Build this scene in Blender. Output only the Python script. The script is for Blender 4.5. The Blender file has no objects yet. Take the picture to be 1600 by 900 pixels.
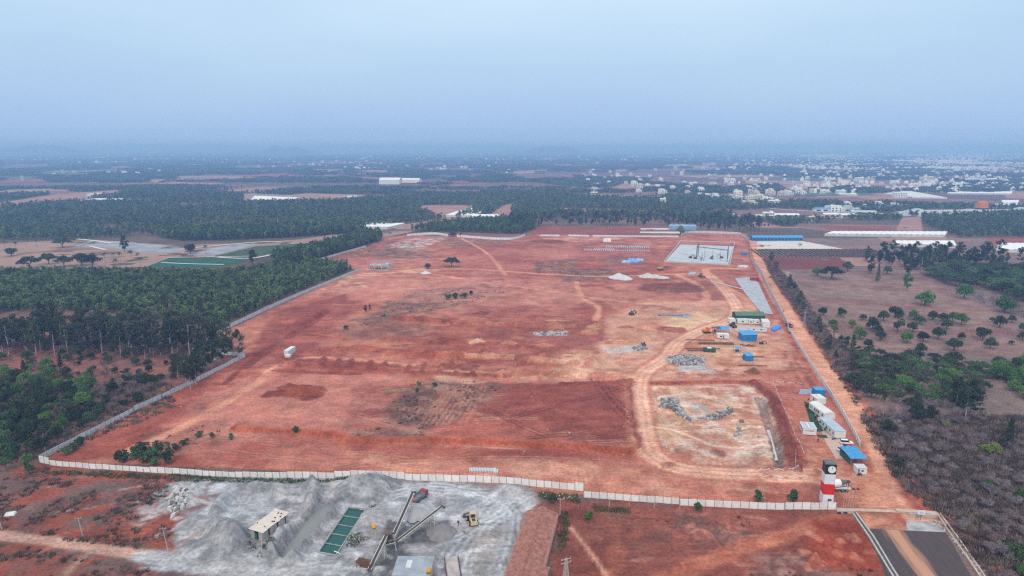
import bpy, math, random
import numpy as np
from mathutils import Vector, Matrix

R = math.radians
random.seed(11)
rng = np.random.default_rng(11)
sc = bpy.context.scene
C = sc.collection

# ------------------------------------------------------------------ camera
CAMZ, FPX, PITCH = 110.0, 1067.0, R(11.6)
cam_d = bpy.data.cameras.new('camera')
cam = bpy.data.objects.new('camera', cam_d)
C.objects.link(cam)
cam.location = (0, 0, CAMZ)
cam.rotation_euler = (R(90) - PITCH, 0, 0)
cam_d.sensor_width = 36.0
cam_d.lens = 36.0 * FPX / 1600.0
cam_d.clip_start = 1.0
cam_d.clip_end = 90000.0
sc.camera = cam

# ------------------------------------------------------------------ sky, sun, exposure
SUN_EL, SUN_AZ = R(47), R(192)          # azimuth clockwise from +y (view direction)
w = bpy.data.worlds.new('World')
sc.world = w
w.use_nodes = True
nt = w.node_tree
nt.nodes.clear()
out = nt.nodes.new('ShaderNodeOutputWorld')
bg = nt.nodes.new('ShaderNodeBackground')
sky = nt.nodes.new('ShaderNodeTexSky')
sky.sky_type = 'NISHITA'
sky.sun_disc = False
sky.sun_elevation = SUN_EL
sky.sun_rotation = SUN_AZ
sky.air_density = 1.6
sky.dust_density = 4.0
sky.ozone_density = 2.0
skys = nt.nodes.new('ShaderNodeVectorMath'); skys.operation = 'SCALE'
skys.inputs['Scale'].default_value = 0.09
nt.links.new(sky.outputs[0], skys.inputs[0])
# thin even cloud veil over the sky: bluer and denser low down, paler overhead
tc = nt.nodes.new('ShaderNodeTexCoord')
sep = nt.nodes.new('ShaderNodeSeparateXYZ')
nt.links.new(tc.outputs['Generated'], sep.inputs[0])
cl = nt.nodes.new('ShaderNodeTexNoise')
cl.inputs['Scale'].default_value = 2.2
cl.inputs['Detail'].default_value = 4.0
cl.inputs['Roughness'].default_value = 0.45
mpn = nt.nodes.new('ShaderNodeMapping')
mpn.inputs['Scale'].default_value = (1.0, 1.0, 4.0)
nt.links.new(tc.outputs['Generated'], mpn.inputs[0])
nt.links.new(mpn.outputs[0], cl.inputs['Vector'])
ma = nt.nodes.new('ShaderNodeMath'); ma.operation = 'MULTIPLY_ADD'
nt.links.new(cl.outputs[0], ma.inputs[0])
ma.inputs[1].default_value = 0.16
nt.links.new(sep.outputs['Z'], ma.inputs[2])
mb_ = nt.nodes.new('ShaderNodeMath'); mb_.operation = 'SUBTRACT'
nt.links.new(ma.outputs[0], mb_.inputs[0]); mb_.inputs[1].default_value = 0.08
ramp = nt.nodes.new('ShaderNodeValToRGB')
nt.links.new(mb_.outputs[0], ramp.inputs[0])
els = ramp.color_ramp.elements
els[0].position = 0.0; els[0].color = (0.325, 0.475, 0.735, 1)
els[1].position = 1.0; els[1].color = (0.99, 1.03, 1.10, 1)
e = els.new(0.045); e.color = (0.345, 0.50, 0.75, 1)
e = els.new(0.11); e.color = (0.385, 0.545, 0.745, 1)
e = els.new(0.20); e.color = (0.485, 0.64, 0.80, 1)
e = els.new(0.32); e.color = (0.64, 0.77, 0.92, 1)
e = els.new(0.6); e.color = (0.88, 0.95, 1.02, 1)
mx = nt.nodes.new('ShaderNodeMix'); mx.data_type = 'RGBA'
mx.inputs['Factor'].default_value = 0.86
nt.links.new(skys.outputs[0], mx.inputs['A'])
nt.links.new(ramp.outputs[0], mx.inputs['B'])
nt.links.new(mx.outputs['Result'], bg.inputs[0])
gt = nt.nodes.new('ShaderNodeMath'); gt.operation = 'GREATER_THAN'; gt.inputs[1].default_value = -0.03      # no sky below the ground
nt.links.new(sep.outputs['Z'], gt.inputs[0]); nt.links.new(gt.outputs[0], bg.inputs[1])
nt.links.new(bg.outputs[0], out.inputs[0])

sun_d = bpy.data.lights.new('sun', 'SUN')
sun_d.energy = 1.25
sun_d.angle = R(14)
sun_d.color = (1.0, 0.90, 0.78)
sun = bpy.data.objects.new('sun', sun_d)
C.objects.link(sun)
sd = Vector((math.sin(SUN_AZ) * math.cos(SUN_EL), math.cos(SUN_AZ) * math.cos(SUN_EL), math.sin(SUN_EL)))
sun.rotation_euler = sd.to_track_quat('Z', 'Y').to_euler()
sun.location = (0, 0, 400)

sc.view_settings.view_transform = 'Standard'
sc.view_settings.look = 'None'
sc.view_settings.exposure = 0.40
sc.view_settings.gamma = 1.0
sc.view_settings.use_curve_mapping = False
sc.render.engine = 'CYCLES'
sc.cycles.max_bounces = 6
sc.cycles.diffuse_bounces = 2
sc.cycles.glossy_bounces = 2
sc.cycles.transmission_bounces = 2
sc.cycles.volume_bounces = 3
sc.cycles.transparent_max_bounces = 8
sc.cycles.caustics_reflective = False
sc.cycles.caustics_refractive = False
sc.cycles.use_denoising = False
sc.cycles.pixel_filter_type = 'BLACKMAN_HARRIS'
sc.cycles.filter_width = 1.3
sc.cycles.use_adaptive_sampling = False

# ------------------------------------------------------------------ pixel <-> ground
cP, sP = math.cos(PITCH), math.sin(PITCH)
def Gz(px, py, z=0.0):
    u = (px - 800.0) / FPX; v = (450.0 - py) / FPX
    dz = -sP + v * cP
    t = (z - CAMZ) / dz
    return (u * t, (cP + v * sP) * t)
def G(px, py): return Gz(px, py, 0.0)
def proj(x, y, z):
    dz = z - CAMZ
    d = y * cP - dz * sP
    return (800 + FPX * x / d, 450 - FPX * (y * sP + dz * cP) / d)
def hgt_at(x, y, py):
    """height above (x, y) whose image row is py"""
    v = (450.0 - py) / FPX
    # (y*sP + dz*cP) = v*(y*cP - dz*sP)
    dz = (v * y * cP - y * sP) / (cP + v * sP)
    return CAMZ + dz
def frame(fl, fr, bl, ytop=None):
    """rectangle from three ground pixels: centre, width, depth, turn, height"""
    a = Vector(G(*fl)); b = Vector(G(*fr)); c = Vector(G(*bl))
    ux = (b - a); wdt = ux.length; ux.normalize()
    uy = Vector((-ux.y, ux.x))
    dep = (c - a).dot(uy)
    cen = a + ux * wdt / 2 + uy * dep / 2
    h = hgt_at(a.x, a.y, ytop) if ytop is not None else 0
    return (cen.x, cen.y), wdt, abs(dep), math.atan2(ux.y, ux.x), h

# ------------------------------------------------------------------ materials
MATS = {}
def mat(name, col, rough=0.85, var=0.12, scale=0.6, bump=0.0, bscale=6.0, metal=0.0, col2=None, spec=0.3, objrand=0.0, detail=4.0):
    if name in MATS: return MATS[name]
    m = bpy.data.materials.new(name); m.use_nodes = True
    n = m.node_tree; b = n.nodes['Principled BSDF']
    b.inputs['Roughness'].default_value = rough
    b.inputs['Metallic'].default_value = metal
    b.inputs['Specular IOR Level'].default_value = spec
    tcn = n.nodes.new('ShaderNodeTexCoord')
    nz = n.nodes.new('ShaderNodeTexNoise')
    nz.inputs['Scale'].default_value = scale
    nz.inputs['Detail'].default_value = detail
    nz.inputs['Roughness'].default_value = 0.62
    n.links.new(tcn.outputs['Object'], nz.inputs['Vector'])
    rp = n.nodes.new('ShaderNodeValToRGB')
    c2 = col2 if col2 else tuple(min(1, c * (1 + var)) for c in col)
    c1 = col if col2 else tuple(c * (1 - var) for c in col)
    rp.color_ramp.elements[0].position = 0.34; rp.color_ramp.elements[0].color = (*c1, 1)
    rp.color_ramp.elements[1].position = 0.66; rp.color_ramp.elements[1].color = (*c2, 1)
    n.links.new(nz.outputs[0], rp.inputs[0])
    src = rp.outputs[0]
    if objrand > 0:
        oi = n.nodes.new('ShaderNodeObjectInfo')
        mr = n.nodes.new('ShaderNodeMapRange')
        mr.inputs['To Min'].default_value = 1 - objrand; mr.inputs['To Max'].default_value = 1 + objrand
        n.links.new(oi.outputs['Random'], mr.inputs['Value'])
        vm = n.nodes.new('ShaderNodeVectorMath'); vm.operation = 'SCALE'
        n.links.new(src, vm.inputs[0]); n.links.new(mr.outputs[0], vm.inputs['Scale'])
        src = vm.outputs[0]
    n.links.new(src, b.inputs['Base Color'])
    if bump > 0:
        nb = n.nodes.new('ShaderNodeTexNoise'); nb.inputs['Scale'].default_value = bscale
        nb.inputs['Detail'].default_value = 5
        n.links.new(tcn.outputs['Object'], nb.inputs['Vector'])
        bp = n.nodes.new('ShaderNodeBump'); bp.inputs['Strength'].default_value = 0.6
        bp.inputs['Distance'].default_value = bump
        n.links.new(nb.outputs[0], bp.inputs['Height'])
        n.links.new(bp.outputs[0], b.inputs['Normal'])
    MATS[name] = m
    return m

def leafmat(name, c1, c2, c3, trans=0.25):
    """foliage: three tones of leaf, varied by tree and by spray"""
    if name in MATS: return MATS[name]
    m = bpy.data.materials.new(name); m.use_nodes = True
    n = m.node_tree; b = n.nodes['Principled BSDF']
    b.inputs['Roughness'].default_value = 0.75
    b.inputs['Specular IOR Level'].default_value = 0.15
    geo = n.nodes.new('ShaderNodeNewGeometry')
    nz = n.nodes.new('ShaderNodeTexNoise'); nz.inputs['Scale'].default_value = 0.45; nz.inputs['Detail'].default_value = 3
    n.links.new(geo.outputs['Position'], nz.inputs['Vector'])
    oi = n.nodes.new('ShaderNodeObjectInfo')
    a = n.nodes.new('ShaderNodeMath'); a.operation = 'MULTIPLY_ADD'
    n.links.new(oi.outputs['Random'], a.inputs[0]); a.inputs[1].default_value = 0.75
    n.links.new(nz.outputs[0], a.inputs[2])
    s = n.nodes.new('ShaderNodeMath'); s.operation = 'SUBTRACT'; s.inputs[1].default_value = 0.37
    n.links.new(a.outputs[0], s.inputs[0])
    rp = n.nodes.new('ShaderNodeValToRGB')
    rp.color_ramp.elements[0].position = 0.15; rp.color_ramp.elements[0].color = (*c1, 1)
    rp.color_ramp.elements[1].position = 0.85; rp.color_ramp.elements[1].color = (*c3, 1)
    e = rp.color_ramp.elements.new(0.5); e.color = (*c2, 1)
    n.links.new(s.outputs[0], rp.inputs[0])
    n.links.new(rp.outputs[0], b.inputs['Base Color'])
    if trans > 0:
        t = n.nodes.new('ShaderNodeBsdfTranslucent'); n.links.new(rp.outputs[0], t.inputs[0])
        mxs = n.nodes.new('ShaderNodeMixShader'); mxs.inputs[0].default_value = trans
        n.links.new(b.outputs[0], mxs.inputs[1]); n.links.new(t.outputs[0], mxs.inputs[2])
        n.links.new(mxs.outputs[0], n.nodes['Material Output'].inputs['Surface'])
    MATS[name] = m
    return m

# ------------------------------------------------------------------ mesh builder
class MB:
    def __init__(s): s.v = []; s.f = []; s.m = []
    def add(s, vs, fs, mi=0):
        o = len(s.v); s.v += [tuple(p) for p in vs]
        s.f += [tuple(i + o for i in f) for f in fs]; s.m += [mi] * len(fs); return s
    def box(s, x0, x1, y0, y1, z0, z1, mi=0):
        return s.add([(x0,y0,z0),(x1,y0,z0),(x1,y1,z0),(x0,y1,z0),(x0,y0,z1),(x1,y0,z1),(x1,y1,z1),(x0,y1,z1)],
              [(0,3,2,1),(4,5,6,7),(0,1,5,4),(1,2,6,5),(2,3,7,6),(3,0,4,7)], mi)
    def obox(s, c, size, rz=0.0, mi=0, taper=1.0):
        hx, hy = size[0] / 2, size[1] / 2; cs, sn = math.cos(rz), math.sin(rz)
        vs = []
        for z, k in ((0, 1.0), (size[2], taper)):
            for x, y in ((-hx, -hy), (hx, -hy), (hx, hy), (-hx, hy)):
                x *= k; y *= k
                vs.append((c[0] + x * cs - y * sn, c[1] + x * sn + y * cs, c[2] + z))
        return s.add(vs, [(0,3,2,1),(4,5,6,7),(0,1,5,4),(1,2,6,5),(2,3,7,6),(3,0,4,7)], mi)
    def beam(s, p, q, w_, h_=None, mi=0):
        p = Vector(p); q = Vector(q); h_ = h_ or w_
        d = (q - p).normalized()
        up = Vector((0, 0, 1)) if abs(d.z) < 0.95 else Vector((0, 1, 0))
        r = d.cross(up).normalized(); u = r.cross(d)
        vs = []
        for e_ in (p, q):
            for a, b in ((-1, -1), (1, -1), (1, 1), (-1, 1)):
                vs.append(e_ + r * a * w_ / 2 + u * b * h_ / 2)
        return s.add(vs, [(3,2,1,0),(4,5,6,7),(0,1,5,4),(1,2,6,5),(2,3,7,6),(3,0,4,7)], mi)
    def cyl(s, p, q, r0, r1=None, n=8, mi=0, cap=True):
        p = Vector(p); q = Vector(q); r1 = r0 if r1 is None else r1
        d = (q - p).normalized()
        up = Vector((0, 0, 1)) if abs(d.z) < 0.95 else Vector((0, 1, 0))
        a = d.cross(up).normalized(); b = a.cross(d)
        vs = []
        for e_, r in ((p, r0), (q, r1)):
            for i in range(n):
                t = 2 * math.pi * i / n
                vs.append(e_ + a * (r * math.cos(t)) + b * (r * math.sin(t)))
        fs = [(i, i + n, (i + 1) % n + n, (i + 1) % n) for i in range(n)]
        if cap: fs += [tuple(range(n)), tuple(range(2 * n - 1, n - 1, -1))]
        return s.add(vs, fs, mi)
    def lathe(s, p, d, prof, n=12, mi=0):
        """prof: list of (along, radius) about the line p + t*d"""
        p = Vector(p); d = Vector(d).normalized()
        up = Vector((0, 0, 1)) if abs(d.z) < 0.95 else Vector((0, 1, 0))
        a = d.cross(up).normalized(); b = a.cross(d)
        vs = []
        for t_, r in prof:
            for i in range(n):
                t = 2 * math.pi * i / n
                vs.append(p + d * t_ + a * (r * math.cos(t)) + b * (r * math.sin(t)))
        fs = []
        for k in range(len(prof) - 1):
            for i in range(n):
                j = (i + 1) % n
                fs.append((k*n+i, (k+1)*n+i, (k+1)*n+j, k*n+j))
        fs += [tuple(range(n)), tuple(range(len(prof)*n - 1, (len(prof)-1)*n - 1, -1))]
        return s.add(vs, fs, mi)
    def extr(s, prof, y0, y1, mi=0, axis='y'):
        """profile in (x, z) (axis y) or (y, z) (axis x), pushed along the axis"""
        n = len(prof)
        if axis == 'y': vs = [(a, y0, b) for a, b in prof] + [(a, y1, b) for a, b in prof]
        else: vs = [(y0, a, b) for a, b in prof] + [(y1, a, b) for a, b in prof]
        fs = [(i, (i + 1) % n, (i + 1) % n + n, i + n) for i in range(n)]
        fs += [tuple(range(n - 1, -1, -1)), tuple(range(n, 2 * n))]
        return s.add(vs, fs, mi)
    def prism(s, poly, z0, z1, mi=0):
        n = len(poly)
        vs = [(x, y, z0) for x, y in poly] + [(x, y, z1) for x, y in poly]
        fs = [(i, (i + 1) % n, (i + 1) % n + n, i + n) for i in range(n)]
        fs += [tuple(range(n - 1, -1, -1)), tuple(range(n, 2 * n))]
        return s.add(vs, fs, mi)
    def mesh(s, name, mats, smooth=False):
        me = bpy.data.meshes.new(name)
        me.from_pydata(s.v, [], s.f)
        for m_ in (mats if isinstance(mats, (list, tuple)) else [mats]): me.materials.append(m_)
        if any(s.m): me.polygons.foreach_set('material_index', s.m)
        if smooth: me.polygons.foreach_set('use_smooth', [True] * len(s.f))
        me.update()
        return me
    def build(s, name, mats, parent=None, smooth=False):
        return link(name, s.mesh(name, mats, smooth), parent)

def link(name, me, parent=None, loc=None, rz=None, scl=None):
    o = bpy.data.objects.new(name, me)
    C.objects.link(o)
    if parent is not None: o.parent = parent
    if loc is not None: o.location = loc
    if rz is not None: o.rotation_euler = (0, 0, rz)
    if scl is not None: o.scale = scl
    return o
def thing(name, label, cat, loc=(0, 0, 0), rz=0.0, group=None):
    o = bpy.data.objects.new(name, None); C.objects.link(o)
    o.empty_display_size = 0.5
    o.location = loc if len(loc) == 3 else (*loc, 0)
    o.rotation_euler = (0, 0, rz)
    return tag(o, label, cat, group)
def tag(o, label, cat, group=None):
    o['label'] = label; o['category'] = cat
    if group: o['group'] = group
    return o
def struct(o, label=None):
    o['kind'] = 'structure'
    if label: o['label'] = label
    return o
def stuff(o, label, cat=None):
    o['kind'] = 'stuff'; o['label'] = label
    if cat: o['category'] = cat
    return o
def dup(root, loc, rz, label=None, group=None, scl=None):
    r = root.copy(); C.objects.link(r); r.location = loc; r.rotation_euler = (0, 0, rz)
    if label: r['label'] = label
    if group: r['group'] = group
    if scl: r.scale = (scl, scl, scl)
    for ch in list(root.children):
        c = ch.copy(); C.objects.link(c); c.parent = r
        for g in list(ch.children):
            d = g.copy(); C.objects.link(d); d.parent = c
    return r
ORD = ['first', 'second', 'third', 'fourth', 'fifth', 'sixth', 'seventh', 'eighth', 'ninth', 'tenth', 'eleventh', 'twelfth', 'thirteenth', 'fourteenth', 'fifteenth', 'sixteenth', 'seventeenth', 'eighteenth', 'nineteenth', 'twentieth']
# ------------------------------------------------------------------ ground: one sheet to the horizon
def grow(a, step, k, end):
    o = []; x = a
    while x < end:
        step *= k; x += step; o.append(x)
    return o
xr = list(np.arange(-265, 300.1, 0.85))
xs = np.array([-v for v in grow(265, 0.85, 1.10, 42000)][::-1] + xr + grow(300, 0.85, 1.10, 42000))
ys = np.array(list(np.arange(-400, 120, 40)) + list(np.arange(120, 160, 2.0)) + list(np.arange(160, 330, 0.62)) + list(np.arange(330, 480, 1.05))
              + list(np.arange(480, 950, 2.1)) + grow(950, 2.1, 1.045, 45000))
GX, GY = np.meshgrid(xs, ys)
NY, NX = GX.shape
HGT = np.zeros((NY, NX), np.float32)
COL = np.zeros((NY, NX, 3), np.float32)
_lat = {}
def vnoise(X, Y, s, seed):
    if seed not in _lat: _lat[seed] = np.random.RandomState(seed).rand(256, 256).astype(np.float32)
    L = _lat[seed]
    fx = X / s + seed * 17.31; fy = Y / s + seed * 9.77
    ix = np.floor(fx).astype(np.int64); iy = np.floor(fy).astype(np.int64)
    tx = (fx - ix).astype(np.float32); ty = (fy - iy).astype(np.float32)
    tx = tx * tx * (3 - 2 * tx); ty = ty * ty * (3 - 2 * ty)
    x0 = ix & 255; x1 = (ix + 1) & 255; y0 = iy & 255; y1 = (iy + 1) & 255
    return (L[y0, x0] * (1 - tx) + L[y0, x1] * tx) * (1 - ty) + (L[y1, x0] * (1 - tx) + L[y1, x1] * tx) * ty
def fbm(X, Y, s, seed, octv=4, rough=0.55):
    r = 0; a = 1.0; t = 0
    for k in range(octv):
        r = r + a * vnoise(X, Y, s, seed + k); t += a; a *= rough; s *= 0.47
    return r / t                     # 0..1, mean 0.5
def sstep(a, b, x):
    t = np.clip((x - a) / (b - a), 0, 1); return t * t * (3 - 2 * t)
def window(P, pad):
    i0 = max(0, np.searchsorted(xs, P[:, 0].min() - pad) - 1); i1 = min(NX, np.searchsorted(xs, P[:, 0].max() + pad) + 1)
    j0 = max(0, np.searchsorted(ys, P[:, 1].min() - pad) - 1); j1 = min(NY, np.searchsorted(ys, P[:, 1].max() + pad) + 1)
    return slice(j0, j1), slice(i0, i1)
def segdist(X, Y, P, closed=False):
    d = np.full(X.shape, 1e9, np.float32)
    n = len(P)
    for k in range(n if closed else n - 1):
        a = P[k]; b = P[(k + 1) % n]; e_ = b - a; L2 = max(1e-9, e_ @ e_)
        t = np.clip(((X - a[0]) * e_[0] + (Y - a[1]) * e_[1]) / L2, 0, 1)
        d = np.minimum(d, np.hypot(X - a[0] - t * e_[0], Y - a[1] - t * e_[1]))
    return d
def inside(X, Y, P):
    r = np.zeros(X.shape, bool); n = len(P); j = n - 1
    for i in range(n):
        xi, yi = P[i]; xj, yj = P[j]
        if yi != yj:
            c = ((yi > Y) != (yj > Y)) & (X < (xj - xi) * (Y - yi) / (yj - yi) + xi)
            r ^= c
        j = i
    return r
def GP(pts): return np.array([G(*p) for p in pts])
def smoothline(P, n=8):
    if len(P) < 3: return P
    o = []
    for i in range(len(P) - 1):
        p0 = P[max(0, i - 1)]; p1 = P[i]; p2 = P[i + 1]; p3 = P[min(len(P) - 1, i + 2)]
        for k in range(n):
            t = k / n
            o.append(0.5 * ((2 * p1) + (-p0 + p2) * t + (2 * p0 - 5 * p1 + 4 * p2 - p3) * t * t + (-p0 + 3 * p1 - 3 * p2 + p3) * t ** 3))
    o.append(P[-1]); return np.array(o)
_sd = [100]
def _mixcol(X, Y, c, seed):
    if isinstance(c[0], tuple):
        s_ = c[2] if len(c) > 2 else 12.0
        t = sstep(0.35, 0.65, fbm(X, Y, s_, seed + 50, 4))[..., None]
        return np.array(c[0], np.float32) * (1 - t) + np.array(c[1], np.float32) * t
    return np.array(c, np.float32)
def area(pts, c, feather=1.5, edge=3.0, escale=9.0, amt=1.0, holes=0.0, world=False):
    P = np.array(pts) if world else GP(pts); _sd[0] += 7; sd_ = _sd[0]
    sl = window(P, feather + edge + 2); X = GX[sl]; Y = GY[sl]
    if X.size == 0: return
    d = segdist(X, Y, P, True); d = np.where(inside(X, Y, P), d, -d)
    if edge: d = d + (fbm(X, Y, escale, sd_, 3) - 0.5) * 2.4 * edge
    m = sstep(-feather, feather, d) * amt
    if holes: m = m * sstep(holes - 0.12, holes + 0.12, fbm(X, Y, escale * 0.8, sd_ + 3, 4))
    m = m[..., None]
    COL[sl] = COL[sl] * (1 - m) + _mixcol(X, Y, c, sd_) * m
def stroke(pts, width, c, feather=0.8, edge=0.6, escale=6.0, amt=1.0, smooth=True, holes=0.0, world=False):
    P = np.array(pts) if world else GP(pts); P = smoothline(P) if smooth else P; _sd[0] += 7; sd_ = _sd[0]
    sl = window(P, width + feather + edge + 2); X = GX[sl]; Y = GY[sl]
    if X.size == 0: return
    d = width / 2 - segdist(X, Y, P)
    if edge: d = d + (fbm(X, Y, escale, sd_, 3) - 0.5) * 2.4 * edge
    m = sstep(-feather, feather, d) * amt
    if holes: m = m * sstep(holes - 0.12, holes + 0.12, fbm(X, Y, escale * 1.5, sd_ + 3, 4))
    m = m[..., None]
    COL[sl] = COL[sl] * (1 - m) + _mixcol(X, Y, c, sd_) * m
def offset_line(P, d):
    T = np.gradient(P, axis=0); T /= np.maximum(1e-6, np.linalg.norm(T, axis=1))[:, None]
    return P + np.stack([-T[:, 1], T[:, 0]], 1) * d
def ruts(pts, gauge, c, amt=0.6, w_=0.7, reps=(0.0,)):
    P = smoothline(GP(pts))
    for r in reps:
        for s_ in (-1, 1):
            stroke(offset_line(P, s_ * gauge / 2 + r), w_, c, 0.45, 0.25, 5, amt, smooth=False, world=True)
def ridge(pts, width, h, c=None, rough=0.35, smooth=True, flat=0.0, amt=0.8):
    """bank (h > 0) or trench (h < 0) along a line"""
    P = GP(pts); P = smoothline(P) if smooth else P; _sd[0] += 7; sd_ = _sd[0]
    sl = window(P, width * 1.5 + 2); X = GX[sl]; Y = GY[sl]
    d = segdist(X, Y, P) * (1 + (fbm(X, Y, width * 1.2, sd_, 3) - 0.5) * 0.9)
    m = 1 - sstep(width * flat * 0.5, width * 0.5 + width * 0.15, d)
    HGT[sl] += h * m * (1 + (fbm(X, Y, width * 0.9, sd_ + 5, 4) - 0.5) * 2 * rough)
    if c is not None:
        mm = (sstep(0.05, 0.35, m) * amt)[..., None]
        COL[sl] = COL[sl] * (1 - mm) + _mixcol(X, Y, c, sd_) * mm
def mound(p, rx, ry, h, c=None, rough=0.3, rot=0.0, power=1.0, amt=0.85):
    x0, y0 = G(*p); _sd[0] += 7; sd_ = _sd[0]
    P = np.array([[x0 - rx - ry, y0 - rx - ry], [x0 + rx + ry, y0 + rx + ry]])
    sl = window(P, 1); X = GX[sl] - x0; Y = GY[sl] - y0
    cs, sn = math.cos(rot), math.sin(rot)
    u = (X * cs + Y * sn) / rx; v = (-X * sn + Y * cs) / ry
    r = np.hypot(u, v) * (1 + (fbm(GX[sl], GY[sl], (rx + ry) * 0.5, sd_, 3) - 0.5) * 0.8)
    m = np.clip(1 - r, 0, 1) ** power
    m = m * (1 + (fbm(GX[sl], GY[sl], (rx + ry) * 0.25, sd_ + 4, 4) - 0.5) * 2 * rough)
    HGT[sl] += h * m
    if c is not None:
        mm = (sstep(0.02, 0.18, m) * amt)[..., None]
        COL[sl] = COL[sl] * (1 - mm) + _mixcol(GX[sl], GY[sl], c, sd_) * mm
def terrace(pts, h, decay, side, c=None, face=1.2, amt=0.9):
    """ground stepping up to one side of a line, with a cut face"""
    P = smoothline(GP(pts)); _sd[0] += 7; sd_ = _sd[0]
    sl = window(P, decay * 2.0); X = GX[sl]; Y = GY[sl]
    best = np.full(X.shape, 1e9, np.float32); sg = np.zeros(X.shape, np.float32); ends = np.ones(X.shape, np.float32)
    n = len(P)
    for k in range(n - 1):
        a = P[k]; b = P[k + 1]; e_ = b - a; L2 = max(1e-9, e_ @ e_)
        tr = ((X - a[0]) * e_[0] + (Y - a[1]) * e_[1]) / L2
        t = np.clip(tr, 0, 1)
        d = np.hypot(X - a[0] - t * e_[0], Y - a[1] - t * e_[1])
        s_ = np.sign(e_[0] * (Y - a[1]) - e_[1] * (X - a[0])) * side
        u = d < best
        best = np.where(u, d, best); sg = np.where(u, s_, sg)
        en = np.ones(X.shape, np.float32)
        if k == 0: en = np.where(tr < 0, 0, en)
        if k == n - 2: en = np.where(tr > 1, 0, en)
        ends = np.where(u, en, ends)
    sdist = best * sg + (fbm(X, Y, 5, sd_, 3) - 0.5) * 2.0
    m = sstep(-face, face, sdist) * np.exp(-np.maximum(sdist, 0) / decay) * ends
    HGT[sl] += h * m
    if c is not None:
        mm = (np.exp(-(sdist / (face * 1.6)) ** 2) * ends * amt)[..., None]
        COL[sl] = COL[sl] * (1 - mm) + _mixcol(X, Y, c, sd_) * mm
def level(pts, z, pad=1.5, world=False):
    P = np.array(pts) if world else GP(pts); sl = window(P, pad + 2); X = GX[sl]; Y = GY[sl]
    d = segdist(X, Y, P, True); d = np.where(inside(X, Y, P), d, -d)
    m = sstep(-pad, 0.0, d); HGT[sl] = HGT[sl] * (1 - m) + z * m
def zat(x, y):
    i = int(np.clip(np.searchsorted(xs, x) - 1, 0, NX - 2)); j = int(np.clip(np.searchsorted(ys, y) - 1, 0, NY - 2))
    tx = (x - xs[i]) / (xs[i + 1] - xs[i]); ty = (y - ys[j]) / (ys[j + 1] - ys[j])
    return float((HGT[j, i] * (1 - tx) + HGT[j, i + 1] * tx) * (1 - ty) + (HGT[j + 1, i] * (1 - tx) + HGT[j + 1, i + 1] * tx) * ty)

RED = (0.315, 0.094, 0.064); PINK = (0.445, 0.176, 0.128); DRED = (0.205, 0.054, 0.038); DR2 = (0.135, 0.036, 0.027); CREAM = (0.60, 0.375, 0.245)
ORANGE = (0.46, 0.205, 0.115); DGRASS = (0.125, 0.078, 0.066); STRAW = (0.34, 0.20, 0.135); GREY = (0.47, 0.475, 0.50)
DGREY = (0.15, 0.155, 0.17); PALE = (0.56, 0.54, 0.54); TRACK = (0.60, 0.30, 0.185); BROWN = (0.17, 0.088, 0.066)

# soil outside the site
f1 = fbm(GX, GY, 160, 1, 5); f2 = fbm(GX, GY, 24, 9, 4)
t = sstep(0.42, 0.62, f1)[..., None]
COL[:] = np.array((0.11, 0.082, 0.060)) * (1 - t) + np.array((0.19, 0.115, 0.088)) * t
HGT[:] = (fbm(GX, GY, 30, 21, 4) - 0.5) * 0.5 + (fbm(GX, GY, 5, 31, 3) - 0.5) * 0.18
# wood floor on the left, scrub in front, thicket on the right
area([(-200, 480), (345, 500), (385, 556), (55, 722), (-200, 760)], ((0.21, 0.095, 0.072), (0.135, 0.088, 0.068), 13), 4, 6, 15)
area([(-200, 548), (90, 540), (200, 552), (290, 560), (240, 590), (150, 575), (-200, 600)], ((0.27, 0.115, 0.085), (0.19, 0.11, 0.085), 7), 4, 5, 12)
area([(-300, 715), (60, 724), (560, 742), (900, 770), (1320, 800), (1500, 950), (-300, 980)], ((0.25, 0.082, 0.055), (0.165, 0.105, 0.09), 8), 2, 3, 9)
area([(1195, 372), (1640, 372), (1900, 420), (1900, 960), (1560, 960), (1400, 790), (1330, 640), (1240, 480)], ((0.185, 0.135, 0.122), (0.23, 0.145, 0.12), 20), 3, 4, 10)
area([(1490, 660), (1700, 640), (1700, 700), (1560, 690)], (0.30, 0.105, 0.068), 5, 6, 12, 0.8)
# orchard field
area([(1232, 425), (1300, 420), (1440, 425), (1500, 462), (1600, 512), (1760, 540), (1760, 560), (1600, 558), (1400, 548), (1310, 530), (1262, 470)],
     ((0.245, 0.158, 0.132), (0.19, 0.118, 0.10), 22), 2.5, 2.5, 10)
for a in ([(1238, 441), (1330, 446), (1400, 450), (1478, 452)], [(1260, 473), (1340, 474), (1420, 480), (1500, 483), (1570, 488)], [(1270, 508), (1340, 512), (1400, 517), (1520, 520), (1640, 524)]):
    stroke(a, 3.0, (0.25, 0.098, 0.07), 1.5, 1.2, 6, 0.85); ridge(a, 2.5, 0.5)
stroke([(1230, 425), (1240, 450), (1262, 478), (1285, 505), (1315, 530)], 3.5, (0.33, 0.215, 0.175), 1.5, 1, 6)

area([(1330, 798), (1466, 806), (1482, 834), (1352, 830)], (TRACK, (0.40, 0.17, 0.11), 6), 1.5, 1.5, 6)
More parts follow.
